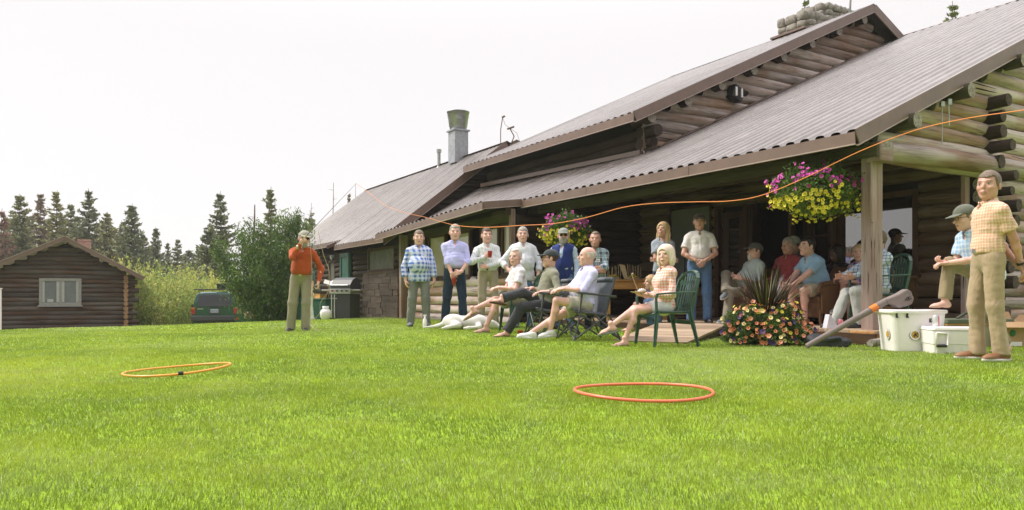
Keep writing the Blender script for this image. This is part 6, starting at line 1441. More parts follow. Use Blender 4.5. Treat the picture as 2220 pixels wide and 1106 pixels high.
# ------------------------------------------------------------------ rod and line
r, J = P['caster']; hw = W(r, J['wr']['A'] + A_(.03, -.05, .05)); rod = empty('fly_rod', tuple(hw), 'thin fly rod with cork grip and small reel in the hands of the man casting', 'fishing rod')
tip = Vector((PX(772, 12.3), 12.3, PZ(398, 12.3)))
dr_ = (tip - hw).normalized()
b = MB(); b.tube([hw - dr_ * .12, hw + dr_ * .14], .013, n=10); b.build('grip', M_SKEW, rod)
b = MB(); b.tube([hw + dr_ * .13, hw.lerp(tip, .4), hw.lerp(tip, .75), tip], [.006, .004, .003, .002], n=6); b.build('rod_blank', M_SHADES, rod)
b = MB(); rc0 = hw - dr_ * .10 + Vector((-.02, -.02, -.05)); b.tube([rc0, rc0 + Vector((.035, .0, 0))], .04, n=16); b.build('reel', mat('pale_reel', (.5, .5, .3), .3, .4), rod)
def spline(pts, n=10):
    pts = [Vector(p) for p in pts]; out_ = []
    for i in range(len(pts) - 1):
        p0, p1, p2, p3 = pts[max(i - 1, 0)], pts[i], pts[i + 1], pts[min(i + 2, len(pts) - 1)]
        for k in range(n):
            t = k / n; out_.append(.5 * ((2 * p1) + (p2 - p0) * t + (2 * p0 - 5 * p1 + 4 * p2 - p3) * t * t + (3 * p1 - p0 - 3 * p2 + p3) * t ** 3))
    return out_ + [pts[-1]]
M_LINE = mat('orange_fly_line', (.80, .24, .05), .5, 0, .05)
ln = [(772, 398, 12.3), (800, 418, 12.0), (830, 442, 11.6), (870, 459, 11.1), (925, 472, 10.5), (985, 488, 9.9), (1050, 493, 9.2), (1130, 489, 8.5), (1200, 485, 8.0), (1270, 472, 7.4), (1350, 450, 6.8), (1420, 441, 6.3), (1500, 438, 5.9), (1580, 436, 5.4), (1650, 424, 5.0), (1740, 388, 4.6), (1860, 330, 4.1), (1980, 284, 3.7), (2090, 258, 3.35), (2225, 238, 3.0), (2420, 210, 2.6)]
pts = spline([pp(*q_) for q_ in ln], 8); rad = [.0019 + .0020 * min(1, max(0, (p.y - 3) / 6)) * (1.15 if p.y < 10 else .5) for p in pts]
b = MB(); b.tube(pts, rad, n=6); o = b.build('fly_line', M_LINE); base_at(o, pts[0]); tag(o, 'orange fly line sweeping through the air from the rod tip past the porch', 'fishing line')
b = MB(); rr_ = pts[0].y; q0 = rc0
l2 = spline([pp(672, 524, 12.7), pp(676, 580, 12.7), pp(678, 660, 12.8), pp(672, 700, 12.8), pp(690, 716, 12.7)], 8)
b.tube(l2, .0035, n=5); l3 = spline([pp(690, 500, 12.7), pp(700, 548, 12.7), pp(714, 590, 12.7), pp(712, 630, 12.7), pp(695, 656, 12.7), pp(692, 680, 12.8), pp(670, 704, 12.9)], 8); b.tube(l3, .0042, n=5)
l4 = spline([pp(672, 703, 12.9), pp(685, 717, 12.7), pp(698, 714, 12.8)], 8); b.tube(l4, .0035, n=5)
tag(base_at(b.build('slack_line', mat('tan_fly_line', (.50, .40, .24), .6)), l2[-1]), 'loose tan loops of line hanging beside the man casting', 'fishing line')
# shirt details of the caster
r, J = P['caster']
# ------------------------------------------------------------------ foliage
def leafmat(name, trans=.35):
    k = NT(name); a = k.attr('gc').outputs['Vector']; k.t.nodes.remove(k.b)
    d = k.n('BsdfDiffuse'); t = k.n('BsdfTranslucent'); g = k.n('BsdfGlossy'); g.inputs['Roughness'].default_value = .4
    m1 = k.n('MixShader'); m1.inputs[0].default_value = trans; m2 = k.n('MixShader'); m2.inputs[0].default_value = .04
    k.l(a, d.inputs[0]); k.l(a, t.inputs[0]); k.l(d.outputs[0], m1.inputs[1]); k.l(t.outputs[0], m1.inputs[2]); k.l(m1.outputs[0], m2.inputs[1]); k.l(g.outputs[0], m2.inputs[2]); k.l(m2.outputs[0], k.o.inputs[0]); return k.m
M_LEAF = leafmat('leaf_green'); M_NEEDLE = leafmat('conifer_needles', .12)
M_BARK = mat('grey_brown_bark', (.16, .12, .09), .9, 0, .4, 12, .6, 30)
def leaves(name, C, D_, L, Wd, col, m, parent, world=True):
    """C centres (n,3), D_ long direction (n,3), L length, Wd width, col (n,3): one diamond leaf each"""
    n = len(C); D_ = D_ / np.linalg.norm(D_, axis=1)[:, None]; r = RNG.normal(size=(n, 3)); S_ = np.cross(D_, r); S_ /= np.linalg.norm(S_, axis=1)[:, None] + 1e-9
    L = np.broadcast_to(L, n)[:, None]; Wd = np.broadcast_to(Wd, n)[:, None]
    Pn = np.stack([C - D_ * L / 2, C + S_ * Wd / 2, C + D_ * L / 2, C - S_ * Wd / 2], 1).reshape(-1, 3)
    f = np.arange(n * 4).reshape(-1, 4)
    return npmesh(name, Pn, f, m, parent, world=world, smooth=False, attrs={'gc': np.repeat(col, 4, 0)})
def unit(n):
    v = RNG.normal(size=(n, 3)); return v / np.linalg.norm(v, axis=1)[:, None]
def conifer_mesh(h, rad, base, colr, seed, sparse=1.0, top_r=.1):
    rng = np.random.default_rng(seed); C = []; Dd = []; cc = []; tr = MB()
    tr.tube([Vector((0, 0, h * k / 6)) + Vector((rng.normal() * .04, rng.normal() * .04, 0)) for k in range(7)], [max(.015, .012 * h * (1 - k / 6.2)) for k in range(7)], n=7)
    z = base * h; 
    while z < h * .985:
        f = (z - base * h) / (h * (1 - base)); Rz = rad * (1 - f) ** .85 * (.75 + .5 * rng.random()) + top_r
        for q_ in range(int(6 + 4 * rng.random())):
            if rng.random() > sparse: continue
            a = rng.random() * 6.28; Lb = Rz * rng.uniform(.55, 1.15); dr = np.array([math.cos(a), math.sin(a), .0]); dz = rng.uniform(-.25, .25) + .25 * f
            nb_ = max(3, int(Lb / .13))
            for i in range(nb_):
                t = (i + .6) / nb_; p = dr * Lb * t + np.array([0, 0, z + dz * Lb * t - .10 * Lb * math.sin(t * 3.1)])
                for _ in range(4 if t > .3 else 2):
                    C.append(p + rng.normal(size=3) * .05); d = dr * rng.uniform(.3, 1) + rng.normal(size=3) * .55 + np.array([0, 0, .35]); Dd.append(d); cc.append(np.array(colr) * rng.uniform(.6, 1.35) * (.75 + .5 * t))
            if Lb > .5: tr.tube([Vector((0, 0, z)), Vector(tuple(dr * Lb * .8 + np.array([0, 0, z + dz * Lb * .8])))], [.02, .008], n=4)
        z += rng.uniform(.16, .30) * (1 + .2 * h / 10)
    return tr, np.array(C), np.array(Dd), np.array(cc)
def conifer(loc, h, rad, label, base=.12, colr=(.075, .10, .055), seed=1, sparse=1.0, src=None, rz=0):
    if src is not None:
        c = copy_tree(src); c.location = loc; c.scale = (rad / src['r0'], rad / src['r0'], h / src['h0']); c.rotation_euler = (0, 0, rz); c['label'] = label; return c
    r = empty('pine_tree', loc, label, 'tree', 'conifers beyond the lawn'); r['h0'] = h; r['r0'] = rad
    tr, C, Dd, cc = conifer_mesh(h, rad, base, colr, seed, sparse)
    tr.build('trunk', M_BARK, r, world=False); leaves('crown', C, Dd, .34, .13, cc, M_NEEDLE, r, world=False); return r
def tree_at(px, Y, py, rad, label, **k):
    x = PX(px, Y); zb = -1.02; h = PZ(py, Y) - zb; return conifer((x, Y, zb), h, rad, label, **k)
cA = (.215, .235, .115); cB = (.28, .28, .135); cC = (.17, .195, .105)
tA = tree_at(192, 62, 408, 2.2, 'tall sparse topped pine behind the brick chimney of the cabin', colr=cC, seed=3, base=.1)
tB = tree_at(286, 60, 441, 2.4, 'broad dark pine standing right of the cabin above the yellow willows', colr=cC, seed=4, base=.06)
tC = tree_at(42, 60, 420, 2.6, 'full green pine rising behind the left slope of the cabin roof', colr=cA, seed=5, base=.05)
tD = tree_at(88, 64, 421, 2.0, 'thin browning pine behind the left slope of the cabin roof', colr=(.26, .21, .15), seed=6, base=.1, sparse=.8)
tree_at(122, 60, 412, 2.0, 'slim pointed pine directly above the cabin ridge', colr=cB, seed=8, base=.06, sparse=.85)
tree_at(153, 66, 440, 2.2, 'mid green pine left of the tall sparse topped one', src=tC, rz=1); tree_at(232, 62, 459, 2.3, 'yellowish green pine between the chimney and the broad dark pine', colr=cB, seed=9, base=.04)
tree_at(265, 66, 478, 2.0, 'short pine close against the left side of the broad dark pine', src=tC, rz=2); tree_at(338, 66, 491, 1.5, 'small pointed spruce standing alone over the willows', src=tB, rz=3)
tree_at(364, 74, 524, 1.3, 'tiny spruce low on the skyline left of its twin', src=tB, rz=.5); tree_at(386, 74, 517, 1.7, 'small round spruce low on the skyline', src=tC, rz=4)
tree_at(5, 58, 452, 1.3, 'bare looking reddish pine at the left edge of the picture', colr=(.28, .18, .14), seed=10, base=.15, sparse=.6); tree_at(15, 66, 468, 2.2, 'dark pine behind the reddish one at the left edge', src=tC, rz=5)
tree_at(70, 70, 462, 2.4, 'hazy pine filling the gap behind the browning pine', src=tA, rz=2.2); tree_at(210, 72, 480, 2.6, 'hazy low pine behind the brick chimney', src=tC, rz=2.6); tree_at(105, 72, 470, 2.4, 'hazy low pine behind the cabin ridge', src=tB, rz=3.3); tree_at(310, 74, 505, 2.3, 'low hazy pine behind the right side of the broad dark pine', src=tC, rz=5.5)
tree_at(478, 56, 414, 2.1, 'tall leaning pine left of the dark leafy bush', src=tA, rz=4); tree_at(455, 52, 490, 2.0, 'shorter pine in front of the tall one left of the leafy bush', colr=cC, seed=12, base=.04); tree_at(430, 60, 540, 1.8, 'low dark spruce beside the yellow willows', src=tB, rz=2)
tree_at(586, 52, 404, 1.0, 'very thin open pine showing above the dark leafy bush', colr=cA, seed=14, base=.4, sparse=.6); tree_at(672, 50, 455, 1.0, 'small ragged pine beside the cap of the man casting', colr=cA, seed=15, base=.3, sparse=.45)
tree_at(757, 60, 420, .9, 'small pine tip showing over the left end of the kitchen roof', src=tD, rz=1)
tree_at(2066, 46, 2, 1.5, 'pine tip showing above the roof near the top right corner', colr=cA, seed=16, base=.5, sparse=.7); tree_at(1748, 44, -4, .8, 'thin pine tip left of the stone chimney', colr=cA, seed=17, base=.5, sparse=.6)
for i_, (px_, Y_, py_) in enumerate(((28, 78, 470), (60, 80, 486), (135, 78, 462), (172, 82, 470), (248, 80, 492), (300, 82, 512), (325, 86, 530), (410, 84, 540))):
    tree_at(px_, Y_, py_, 2.6, ['low hazy pine at the far left behind the cabin roof', 'hazy rounded pine second from the far left in the back row', 'hazy pine filling the gap above the cabin ridge', 'hazy pine between the ridge and the tall sparse topped one', 'hazy pine in the back row left of the broad dark pine', 'low hazy pine peeping past the right side of the broad dark pine', 'low hazy pine between the broad pine and the lone spruce', 'faint low pine just above the willows behind the green car'][i_], src=(tC, tB, tA)[i_ % 3], rz=i_ * 1.3)
def snag(px, Y, py, label, r0=.12):
    x = PX(px, Y); h = PZ(py, Y) + 1.02; b = MB(); b.tube([Vector((.04 * math.sin(i), 0, h * i / 8)) for i in range(9)], [r0 * (1 - .8 * i / 8) for i in range(9)], n=6, jit=.1)
    for i in range(14):
        z = h * random.uniform(.3, .95); a = random.random() * 6.28; L = random.uniform(.15, .5); b.tube([Vector((0, 0, z)), Vector((math.cos(a) * L, math.sin(a) * L, z + .1))], [.015, .005], n=4)
    o = b.build('dead_tree', M_BARK); o.location = (x, Y, -1.02); tag(o, label, 'tree')
snag(551, 50, 444, 'broken dead trunk standing above the dark leafy bush', .18); snag(722, 52, 396, 'bare dead pole left of the kitchen roof ridge', .07); snag(770, 58, 398, 'bare dead pole just behind the kitchen roof ridge', .06); snag(674, 50, 440, 'thin dead spire above the cap of the man casting', .05)
# willows
def willow(px, Y, py_top, rx, ry, label, ybias=.4, n=12000, seed=1):
    rng = np.random.default_rng(seed); x0 = PX(px, Y); zb = G(x0, Y) - .05; h = PZ(py_top, Y) - zb
    r = empty('willow_bush', (x0, Y, zb), label, 'bush', 'yellow green willows'); st = MB(); C = []; Dd = []; cc = []
    ns = 230
    for i in range(ns):
        a = rng.random() * 6.28; q_ = math.sqrt(rng.random()); bx, by = math.cos(a) * q_ * rx, math.sin(a) * q_ * ry
        hh = h * (1 - .35 * q_ ** 2) * rng.uniform(.55, 1.03); tilt = np.array([bx / rx * .5, by / ry * .5, 0]) * hh * .35
        if i % 5 == 0: st.tube([Vector((bx * .5, by * .5, 0)), Vector((bx * .8, by * .8, hh * .5)), Vector((bx + tilt[0], by + tilt[1], hh * .95))], [.02, .012, .004], n=4)
        m = n // ns; t = rng.uniform(.08, 1, m) ** .8
        base = np.array([bx * .75, by * .75, 0]); tip = np.array([bx, by, hh]) + tilt
        p = base + (tip - base) * t[:, None] + rng.normal(size=(m, 3)) * .13 * (1.15 - t[:, None] * .75)
        p[:, 2] = np.maximum(p[:, 2], .02)
        C.append(p); d = rng.normal(size=(m, 3)) * .6; d[:, 2] += .7; Dd.append(d)
        yel = np.clip(rng.normal(ybias - .18, .25) + .25 * (t - .5), 0, 1)[:, None]
        c = np.array([.30, .41, .10]) * (1 - yel) + np.array([.72, .66, .17]) * yel; cc.append(c * rng.uniform(.6, 1.25, (m, 1)))
    st.build('stems', M_BARK, r, world=False); leaves('foliage', np.concatenate(C), np.concatenate(Dd), .15, .05, np.concatenate(cc), M_LEAF, r, world=False)
willow(268, 36, 548, 1.5, 1.4, 'yellow tipped willow close to the right corner of the cabin', .62, seed=21); willow(345, 35, 556, 1.9, 1.5, 'broad green and yellow willow between the cabin and the green car', .35, 11000, seed=22)
willow(415, 37, 566, 1.6, 1.5, 'yellow green willow directly behind the green car', .45, seed=23); willow(480, 38, 590, 1.6, 1.4, 'pale green willow behind the mirror side of the green car', .3, seed=24); willow(535, 38, 610, 1.5, 1.3, 'low yellow green willow behind the utility cart', .35, 7000, seed=25)
willow(235, 40, 560, 1.6, 1.4, 'willow partly hidden behind the cabin corner', .5, 7000, seed=26); willow(395, 44, 560, 2.2, 1.6, 'pale willow at the back of the thicket', .3, 7000, seed=27); willow(322, 33.5, 615, 1.0, .9, 'low bright willow at the foot of the thicket', .35, 6000, seed=28)
# dark leafy bush with a fan of stems
def bigbush():
    rng = np.random.default_rng(5); Y = 24.; zb = G(PX(600, Y), Y) - .05; x0 = PX(612, Y)
    r = empty('leafy_bush', (x0, Y, zb), 'large dark green fan shaped bush with leaning stems behind the man casting', 'bush'); st = MB(); C = []; Dd = []; cc = []
    tips = [(472, 545, 0), (480, 520, 0), (500, 500, .3), (520, 490, .2), (538, 478, 0), (548, 500, .8), (560, 480, .4), (575, 462, .6), (592, 475, 0), (605, 455, .5), (618, 465, .2), (632, 452, .4), (645, 468, .5), (655, 478, .3), (650, 520, 0), (660, 545, .2), (655, 580, 0), (540, 540, -.5), (575, 530, -.6), (600, 520, -.6), (625, 530, -.5), (640, 560, -.4), (490, 575, .0), (500, 600, -.2), (530, 580, -.6), (560, 590, -.7), (590, 570, -.8), (620, 590, -.8), (645, 620, -.4), (560, 640, -.5), (600, 640, -.7), (635, 660, -.5), (575, 670, -.3), (610, 685, -.3), (540, 610, .3), (515, 545, .6)]
    for k in range(3):
        for (px, py, dy) in tips:
            px2 = px + rng.normal() * 9; py2 = py + abs(rng.normal()) * 12 * (k > 0); tip = np.array([PX(px2, Y) - x0, dy + rng.normal() * .3, PZ(py2, Y) - zb])
            b0 = np.array([rng.normal() * .22 + .1, rng.normal() * .2, 0]); mid = b0 * .6 + tip * .4 + np.array([.0, 0, -.1]) - np.array([0, 0, .25]) * (px < 540)
            L = np.linalg.norm(tip - b0); m = int(110 * L) if k else int(150 * L); t = rng.uniform(.22, 1, m)[:, None] ** .75
            q_ = (1 - t) ** 2 * b0 + 2 * t * (1 - t) * mid + t * t * tip
            if k < 2: st.tube([Vector((1 - u) ** 2 * b0 + 2 * u * (1 - u) * mid + u * u * tip) for u in (0, .25, .5, .75, 1)], [.022, .018, .012, .008, .003], n=5)
            sp = .05 + .26 * np.sin(np.clip(t, 0, 1) * 3.0); C.append(q_ + rng.normal(size=(m, 3)) * sp * .8)
            d = (tip - mid) / L + rng.normal(size=(m, 3)) * .45; Dd.append(d)
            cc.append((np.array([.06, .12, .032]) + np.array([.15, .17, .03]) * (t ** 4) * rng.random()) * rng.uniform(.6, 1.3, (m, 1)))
    C = np.concatenate(C); C[:, 2] = np.maximum(C[:, 2], .05)
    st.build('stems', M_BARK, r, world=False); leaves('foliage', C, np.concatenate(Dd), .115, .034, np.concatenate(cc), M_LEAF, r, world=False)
bigbush()
# ------------------------------------------------------------------ flowers
def flower_mb(mb, c, nrm_, r_, petals=5, mi=0, mc=1, rng=RNG):
    nrm_ = Vector(nrm_).normalized(); x = nrm_.orthogonal().normalized(); y = nrm_.cross(x); c = Vector(c); n = petals * 2
    ring = []; 
    for j in range(n):
        t = 2 * math.pi * j / n; rr = r_ * (1 if j % 2 == 0 else .84); ring.append(c + (x * math.cos(t) + y * math.sin(t)) * rr + nrm_ * r_ * .22)
    ring2 = [c + (x * math.cos(2 * math.pi * j / n) + y * math.sin(2 * math.pi * j / n)) * r_ * .32 for j in range(n)]
    vs = ring + ring2 + [c - nrm_ * r_ * .4]; mb.add(vs, [(j, (j + 1) % n, n + (j + 1) % n, n + j) for j in range(n)], None, mi, True)
    mb.add([v for v in ring2] + [c - nrm_ * r_ * .4], [(j, (j + 1) % n, n) for j in range(n)], None, mc, True)
M_MAG = mat('magenta_petal', (.50, .035, .33), .6, 0, .2, 30); M_MAGC = mat('magenta_throat', (.24, .01, .14), .6); M_YEL = mat('yellow_petal', (.72, .62, .05), .6, 0, .12, 30); M_YELC = mat('yellow_throat', (.50, .36, .02), .6)
M_ORG = mat('orange_petal', (.62, .26, .09), .6, 0, .35, 60, col2=(.42, .07, .035)); M_CRM = mat('cream_petal', (.78, .64, .30), .6, 0, .2, 30); M_PNK = mat('salmon_petal', (.68, .25, .16), .6, 0, .2, 30); M_PUR = mat('violet_petal', (.05, .02, .13), .6, 0, .3); M_DRK = mat('dark_throat', (.16, .02, .02), .6)
def basket(c, r_, label, nm, nyl, seed, hang, squash=.8):
    rng = np.random.default_rng(seed); root = empty('hanging_basket', tuple(c), label, 'flower basket')
    b = MB(); b.lathe(c, [(0, -.22), (.12, -.20), (.19, -.08), (.20, .0), (.17, .0), (0, -.02)], 20); b.build('pot', mat('coir_pot', (.06, .04, .025), .9), root)
    b = MB(); top = Vector(c) + Vector((0, 0, hang))
    for a in (0, 2.1, 4.2): b.tube([Vector(c) + Vector((math.cos(a) * .19, math.sin(a) * .19, 0)), top], .003, n=4)
    b.build('hanger', M_BLACK, root)
    n = 5200; u = unit(n); rad = r_ * (rng.uniform(.35, 1, n) ** .5)[:, None]; lump = 1 + .16 * np.sin(u[:, :1] * 7 + seed) * np.cos(u[:, 2:3] * 6 + 1) + .10 * np.sin(u[:, 1:2] * 13 + u[:, 2:3] * 9); p = u * rad * lump * np.array([1, .8, squash]); p[:, 2] += np.where(u[:, 2] < 0, 0, 0); p += np.array(c) + np.array([0, 0, .02])
    col = np.array([.09, .17, .03]) * rng.uniform(.5, 1.4, (n, 1)) + np.array([.05, .05, 0]) * (p[:, 2:3] < c[2]); d = u + rng.normal(size=(n, 3)) * .8
    leaves('foliage', p, d, .045, .022, col, M_LEAF, root)
    for (m, mc, cnt, lo, hi, nm_) in ((M_MAG, M_MAGC, nm, .0, .75, 'magenta_flowers'), (M_YEL, M_YELC, nyl, -.75, -.05, 'yellow_flowers')):
        b = MB(); k = 0
        while k < cnt:
            v = unit(1)[0]; z = v[2]
            gap = math.sin(v[0] * 6 + seed * 1.7) + math.cos(v[2] * 7 - v[0] * 4)
            if not (lo - .35 < z < hi + .25) or rng.random() > (1 if lo <= z <= hi else .22) * (1 if gap > -.4 else .18) * (1 if v[0] < .25 or m is M_MAG else .35): continue
            pp_ = np.array(c) + v * r_ * (1 + .16 * math.sin(v[0] * 7 + seed) * math.cos(z * 6 + 1) + .10 * math.sin(v[1] * 13 + z * 9)) * rng.uniform(.86, 1.12) * np.array([1, .8, squash]); flower_mb(b, pp_, v + rng.normal(size=3) * .35 + np.array([-.05, -.35, 0]), rng.uniform(.024, .031)); k += 1
        b.build(nm_, [m, mc], root)['kind'] = 'stuff'
    return root
bc = pp(1772, 417, 10.25); basket(bc, .60, 'large hanging basket of magenta and yellow petunias beside the porch post', 190, 330, 31, 2.62 - bc.z + .1, .62)
bc2 = pp(1228, 500, 14.6); basket(bc2, .48, 'hanging basket of magenta and yellow petunias behind the man in the navy vest', 130, 260, 33, .55, .72)
def planter():
    rng = np.random.default_rng(44); Y = 9.75; c = np.array([PX(1660, Y), Y, G(PX(1660, Y), Y)]); root = empty('flower_planter', tuple(c), 'low planter overflowing with orange, cream and purple flowers and dark spiky grass', 'planter')
    b = MB(); b.lathe(c, [(0, 0), (.26, 0), (.34, .30), (.36, .33), (.33, .33), (.3, .28), (0, .28)], 28); b.build('pot', mat('dark_glazed_pot', (.025, .022, .022), .4), root)
    n = 17000; u = unit(n); u[:, 2] = np.abs(u[:, 2]) * 1.0 - .12; rad = rng.uniform(.45, 1, n)[:, None] ** .5; lump = (1 + .18 * np.sin(u[:, :1] * 9 + 2) * np.cos(u[:, 1:2] * 7))
    p = c + u * rad * lump * np.array([.58, .46, .50]) + np.array([0, 0, .10]); p[:, 2] = np.maximum(p[:, 2], .02)
    col = np.array([.085, .15, .035]) * rng.uniform(.5, 1.5, (n, 1)); col = col + (rng.random((n, 1)) < .15) * np.array([.10, .08, .02])
    leaves('foliage', p, u + rng.normal(size=(n, 3)) * .8, .055, .016, col, M_LEAF, root)
    sets = (('orange_flowers', M_ORG, M_DRK, 105, .026), ('cream_flowers', M_CRM, M_YELC, 50, .027), ('salmon_flowers', M_PNK, M_YELC, 34, .030), ('purple_flowers', M_PUR, M_PUR, 26, .036), ('yellow_flowers', M_YEL, M_YELC, 26, .028))
    for (nm_, m, mc, cnt, r_) in sets:
        b = MB()
        for _ in range(cnt):
            v = unit(1)[0]; v[2] = abs(v[2]) * 1.0 - .12; v[1] = -abs(v[1]) if rng.random() < .75 else v[1]
            q_ = c + v * np.array([.61, .49, .53]) * rng.uniform(.92, 1.06) * (1 + .18 * math.sin(v[0] * 9 + 2) * math.cos(v[1] * 7)) + np.array([0, 0, .10]); q_[2] = max(q_[2], .05)
            flower_mb(b, q_, v + rng.normal(size=3) * .35 + np.array([-.1, -.5, .1]), r_ * rng.uniform(.85, 1.15))
        b.build(nm_, [m, mc], root)['kind'] = 'stuff'
    b = MB()
    for i in range(210):
        a = rng.random() * 6.28; q_ = rng.random(); L = rng.uniform(.45, .78); o = np.array([math.cos(a) * .10 * q_, math.sin(a) * .10 * q_, .35]); out_ = rng.uniform(.15, 1.0); tip = np.array([math.cos(a) * out_ * L, math.sin(a) * out_ * L, L * (1.05 - .42 * out_)])
        pts = [Vector(c + o + tip * t + np.array([0, 0, -.18 * out_ * L * t * t + .12 * out_ * t])) for t in (0, .3, .6, .85, 1)]; w_ = rng.uniform(.006, .011); sd_ = Vector((-math.sin(a), math.cos(a), 0))
        vs = []
        for k, pq in enumerate(pts): ww = w_ * (1, 1, .8, .5, .08)[k]; vs += [pq - sd_ * ww, pq + sd_ * ww]
        b.add(vs, [(2 * k, 2 * k + 1, 2 * k + 3, 2 * k + 2) for k in range(4)], None, 0 if rng.random() < .8 else 1)
    b.build('spiky_grass', [mat('dark_burgundy_blade', (.045, .022, .022), .5, 0, .4, 9), mat('olive_blade', (.16, .17, .06), .5)], root)
planter()
# ------------------------------------------------------------------ small log cabin at the left
random.seed(21)
CB = Vector((PX(143, 30), 30, -1.05)); cabin = empty('log_cabin', tuple(CB), 'small dark log cabin with a brown metal roof, white framed window and brick chimney', 'cabin')
th = R(27); CX = Vector((math.cos(th), math.sin(th), 0)); CY = Vector((-math.sin(th), math.cos(th), 0))
def Cp(a, d, z): return Vector((CB.x, CB.y, 0)) + CX * a + CY * d + Vector((0, 0, z))
def rz_(a): return 2.93 - (.56 * a if a > 0 else -.49 * a)
mb = MB(); ext = lambda z: (max(-4.1, -(2.78 - z) / .49), min(2.25 + (random.uniform(.10, .36) if z < 1.45 else 0), (2.78 - z) / .56))
logwall(mb, lambda a, z: Cp(a, 0, z), ext, -1.4, 2.6, d=.2, openings=[(-.88, .53, .28, 1.32)], jit=.08, stag=.0)
mb.build('wall', [M_LOG_CABIN, M_LOG_END], cabin)
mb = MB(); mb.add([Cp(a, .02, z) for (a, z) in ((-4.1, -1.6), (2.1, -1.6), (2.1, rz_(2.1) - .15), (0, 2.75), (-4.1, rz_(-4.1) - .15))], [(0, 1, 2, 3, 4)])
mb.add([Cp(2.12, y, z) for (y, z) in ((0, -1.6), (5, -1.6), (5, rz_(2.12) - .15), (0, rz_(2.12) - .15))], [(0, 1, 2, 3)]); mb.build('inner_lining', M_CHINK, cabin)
mb = MB(); logwall(mb, lambda a, z: Cp(2.12, a, z), lambda z: (-.24, 5.0), -1.4, 1.45, d=.2, jit=.08); mb.build('wall', [M_LOG_CABIN, M_LOG_END], cabin)
mb = MB()
for (a0, a1) in ((0, 2.76), (0, -4.4)):
    p = [Cp(a0, -.5, rz_(a0)), Cp(a1, -.5, rz_(a1)), Cp(a1, 5.4, rz_(a1)), Cp(a0, 5.4, rz_(a0))]
    mb.prism(p, (0, 0, .05)) if a1 < 0 else mb.prism(p[::-1], (0, 0, .05))
mb.build('roof', M_FASCIA, cabin)
mb = MB()
for (a0, a1) in ((0, 2.78), (0, -4.42)):
    mb.bar(Cp(a0, -.515, rz_(a0) - .03), Cp(a1, -.515, rz_(a1) - .03), .02, .17, up=(0, 0, 1)); mb.bar(Cp(a0, -.53, rz_(a0) + .06), Cp(a1, -.53, rz_(a1) + .06), .03, .02, up=(0, 0, 1), mi=1)
mb.build('fascia', [M_FASCIA, M_FASCIA_LT], cabin)
for a in (0.0, -1.35, 1.25, -3.0):
    mb = MB(); z = rz_(a) - .16; mb.tube([Cp(a, -.42, z), Cp(a, .3, z)], .085, n=10, jit=.05); mb.mi[-2:] = [1, 1]; mb.build('purlin', [M_LOG_DARK, M_END_GREY], cabin)
def fC(a, z, o): return Cp(a, -.09 - o, z)
wf = mat('pale_window_frame', (.30, .30, .29), .8, 0, .25, 14)
_l = lodge; lodge = cabin
wn = window(fC, -.90, .54, .27, 1.34, .11, mull=(-.18,), fm=wf, pane=mat('hazy_pane', (.16, .175, .19), .12, 0, .25, 3), out=.05)
lodge = _l
mb = MB()
for (a, lean) in ((-.76, .07), (-.27, -.05), (-.09, .05), (.40, -.07)): mb.prism([Cp(a - .045, -.115, .40), Cp(a + .045, -.115, .40), Cp(a + .045 - lean * .0, -.115, 1.22), Cp(a - .045, -.115, 1.22)], CY * .004)
mb.prism([Cp(-.62, -.118, .40), Cp(-.42, -.118, .40), Cp(-.42, -.118, .52), Cp(-.62, -.118, .52)], CY * .004)
mb.build('curtains', mat('grey_curtain', (.42, .43, .44), .9, 0, .1), cabin)
def brick():
    k = NT('chimney_brick'); o = k.obj(); br = k.n('TexBrick'); mp = k.n('Mapping'); mp.inputs['Rotation'].default_value = (R(90), 0, 0); k.l(o, mp.inputs[0]); k.l(mp.outputs[0], br.inputs[0])
    br.inputs['Scale'].default_value = 5; br.inputs['Color1'].default_value = (.40, .17, .11, 1); br.inputs['Color2'].default_value = (.50, .25, .18, 1); br.inputs['Mortar'].default_value = (.45, .40, .36, 1); br.inputs['Mortar Size'].default_value = .03
    k.set(col=br.outputs[0], rough=.9); return k.m
mb = MB(); mb.box(Cp(.57, 1.5, 2.68), (.46, .46, .56), Matrix.Rotation(th, 3, 'Z')); mb.box(Cp(.57, 1.5, 2.96), (.50, .50, .07), Matrix.Rotation(th, 3, 'Z')); mb.build('chimney', brick(), cabin)
mb = MB(); wp = Vector((PX(1, 27), 27, G(PX(1, 27), 27))); mb.tube([wp, wp + Vector((0, 0, 2.05))], .035, n=10); mb.box(wp + Vector((0, 0, 2.06)), (.09, .09, .03)); mb.box(wp + Vector((0, 0, .5)), (.09, .09, .04)); tag(base_at(mb.build('white_pole', M_WHITE), wp), 'thin white pole at the left edge in front of the cabin', 'pole')
# ------------------------------------------------------------------ green estate car seen from behind
carY = 30.; car = empty('parked_car', (PX(465, carY), carY, -.90), 'dark green off road car parked with its back to the lawn, roof rack on top', 'car', rz=R(17))
M_CAR = mat('dark_green_paint', (.012, .075, .062), .25, .3, .1, 3, coat=.6); M_CLAD = mat('grey_cladding', (.055, .06, .068), .6); M_LAMP = mat('red_lamp', (.42, .02, .02), .2); M_AMB = mat('amber_lamp', (.6, .16, .03), .2)
def loft(secs, n=None):
    """secs: list of (y, [(x,z) half profile from bottom centre outwards to top centre])"""
    vs = []; fs = []; m = None
    for (y, pr) in secs:
        full = pr + [(-x, z) for (x, z) in reversed(pr)]; m = len(full); vs += [Vector((x, y, z)) for x, z in full]
    for i in range(len(secs) - 1):
        for j in range(m): a = i * m + j; b_ = i * m + (j + 1) % m; fs.append((a, b_, b_ + m, a + m))
    fs.append(tuple(range(m))); fs.append(tuple(range(len(vs) - 1, len(vs) - m - 1, -1)))
    return vs, fs
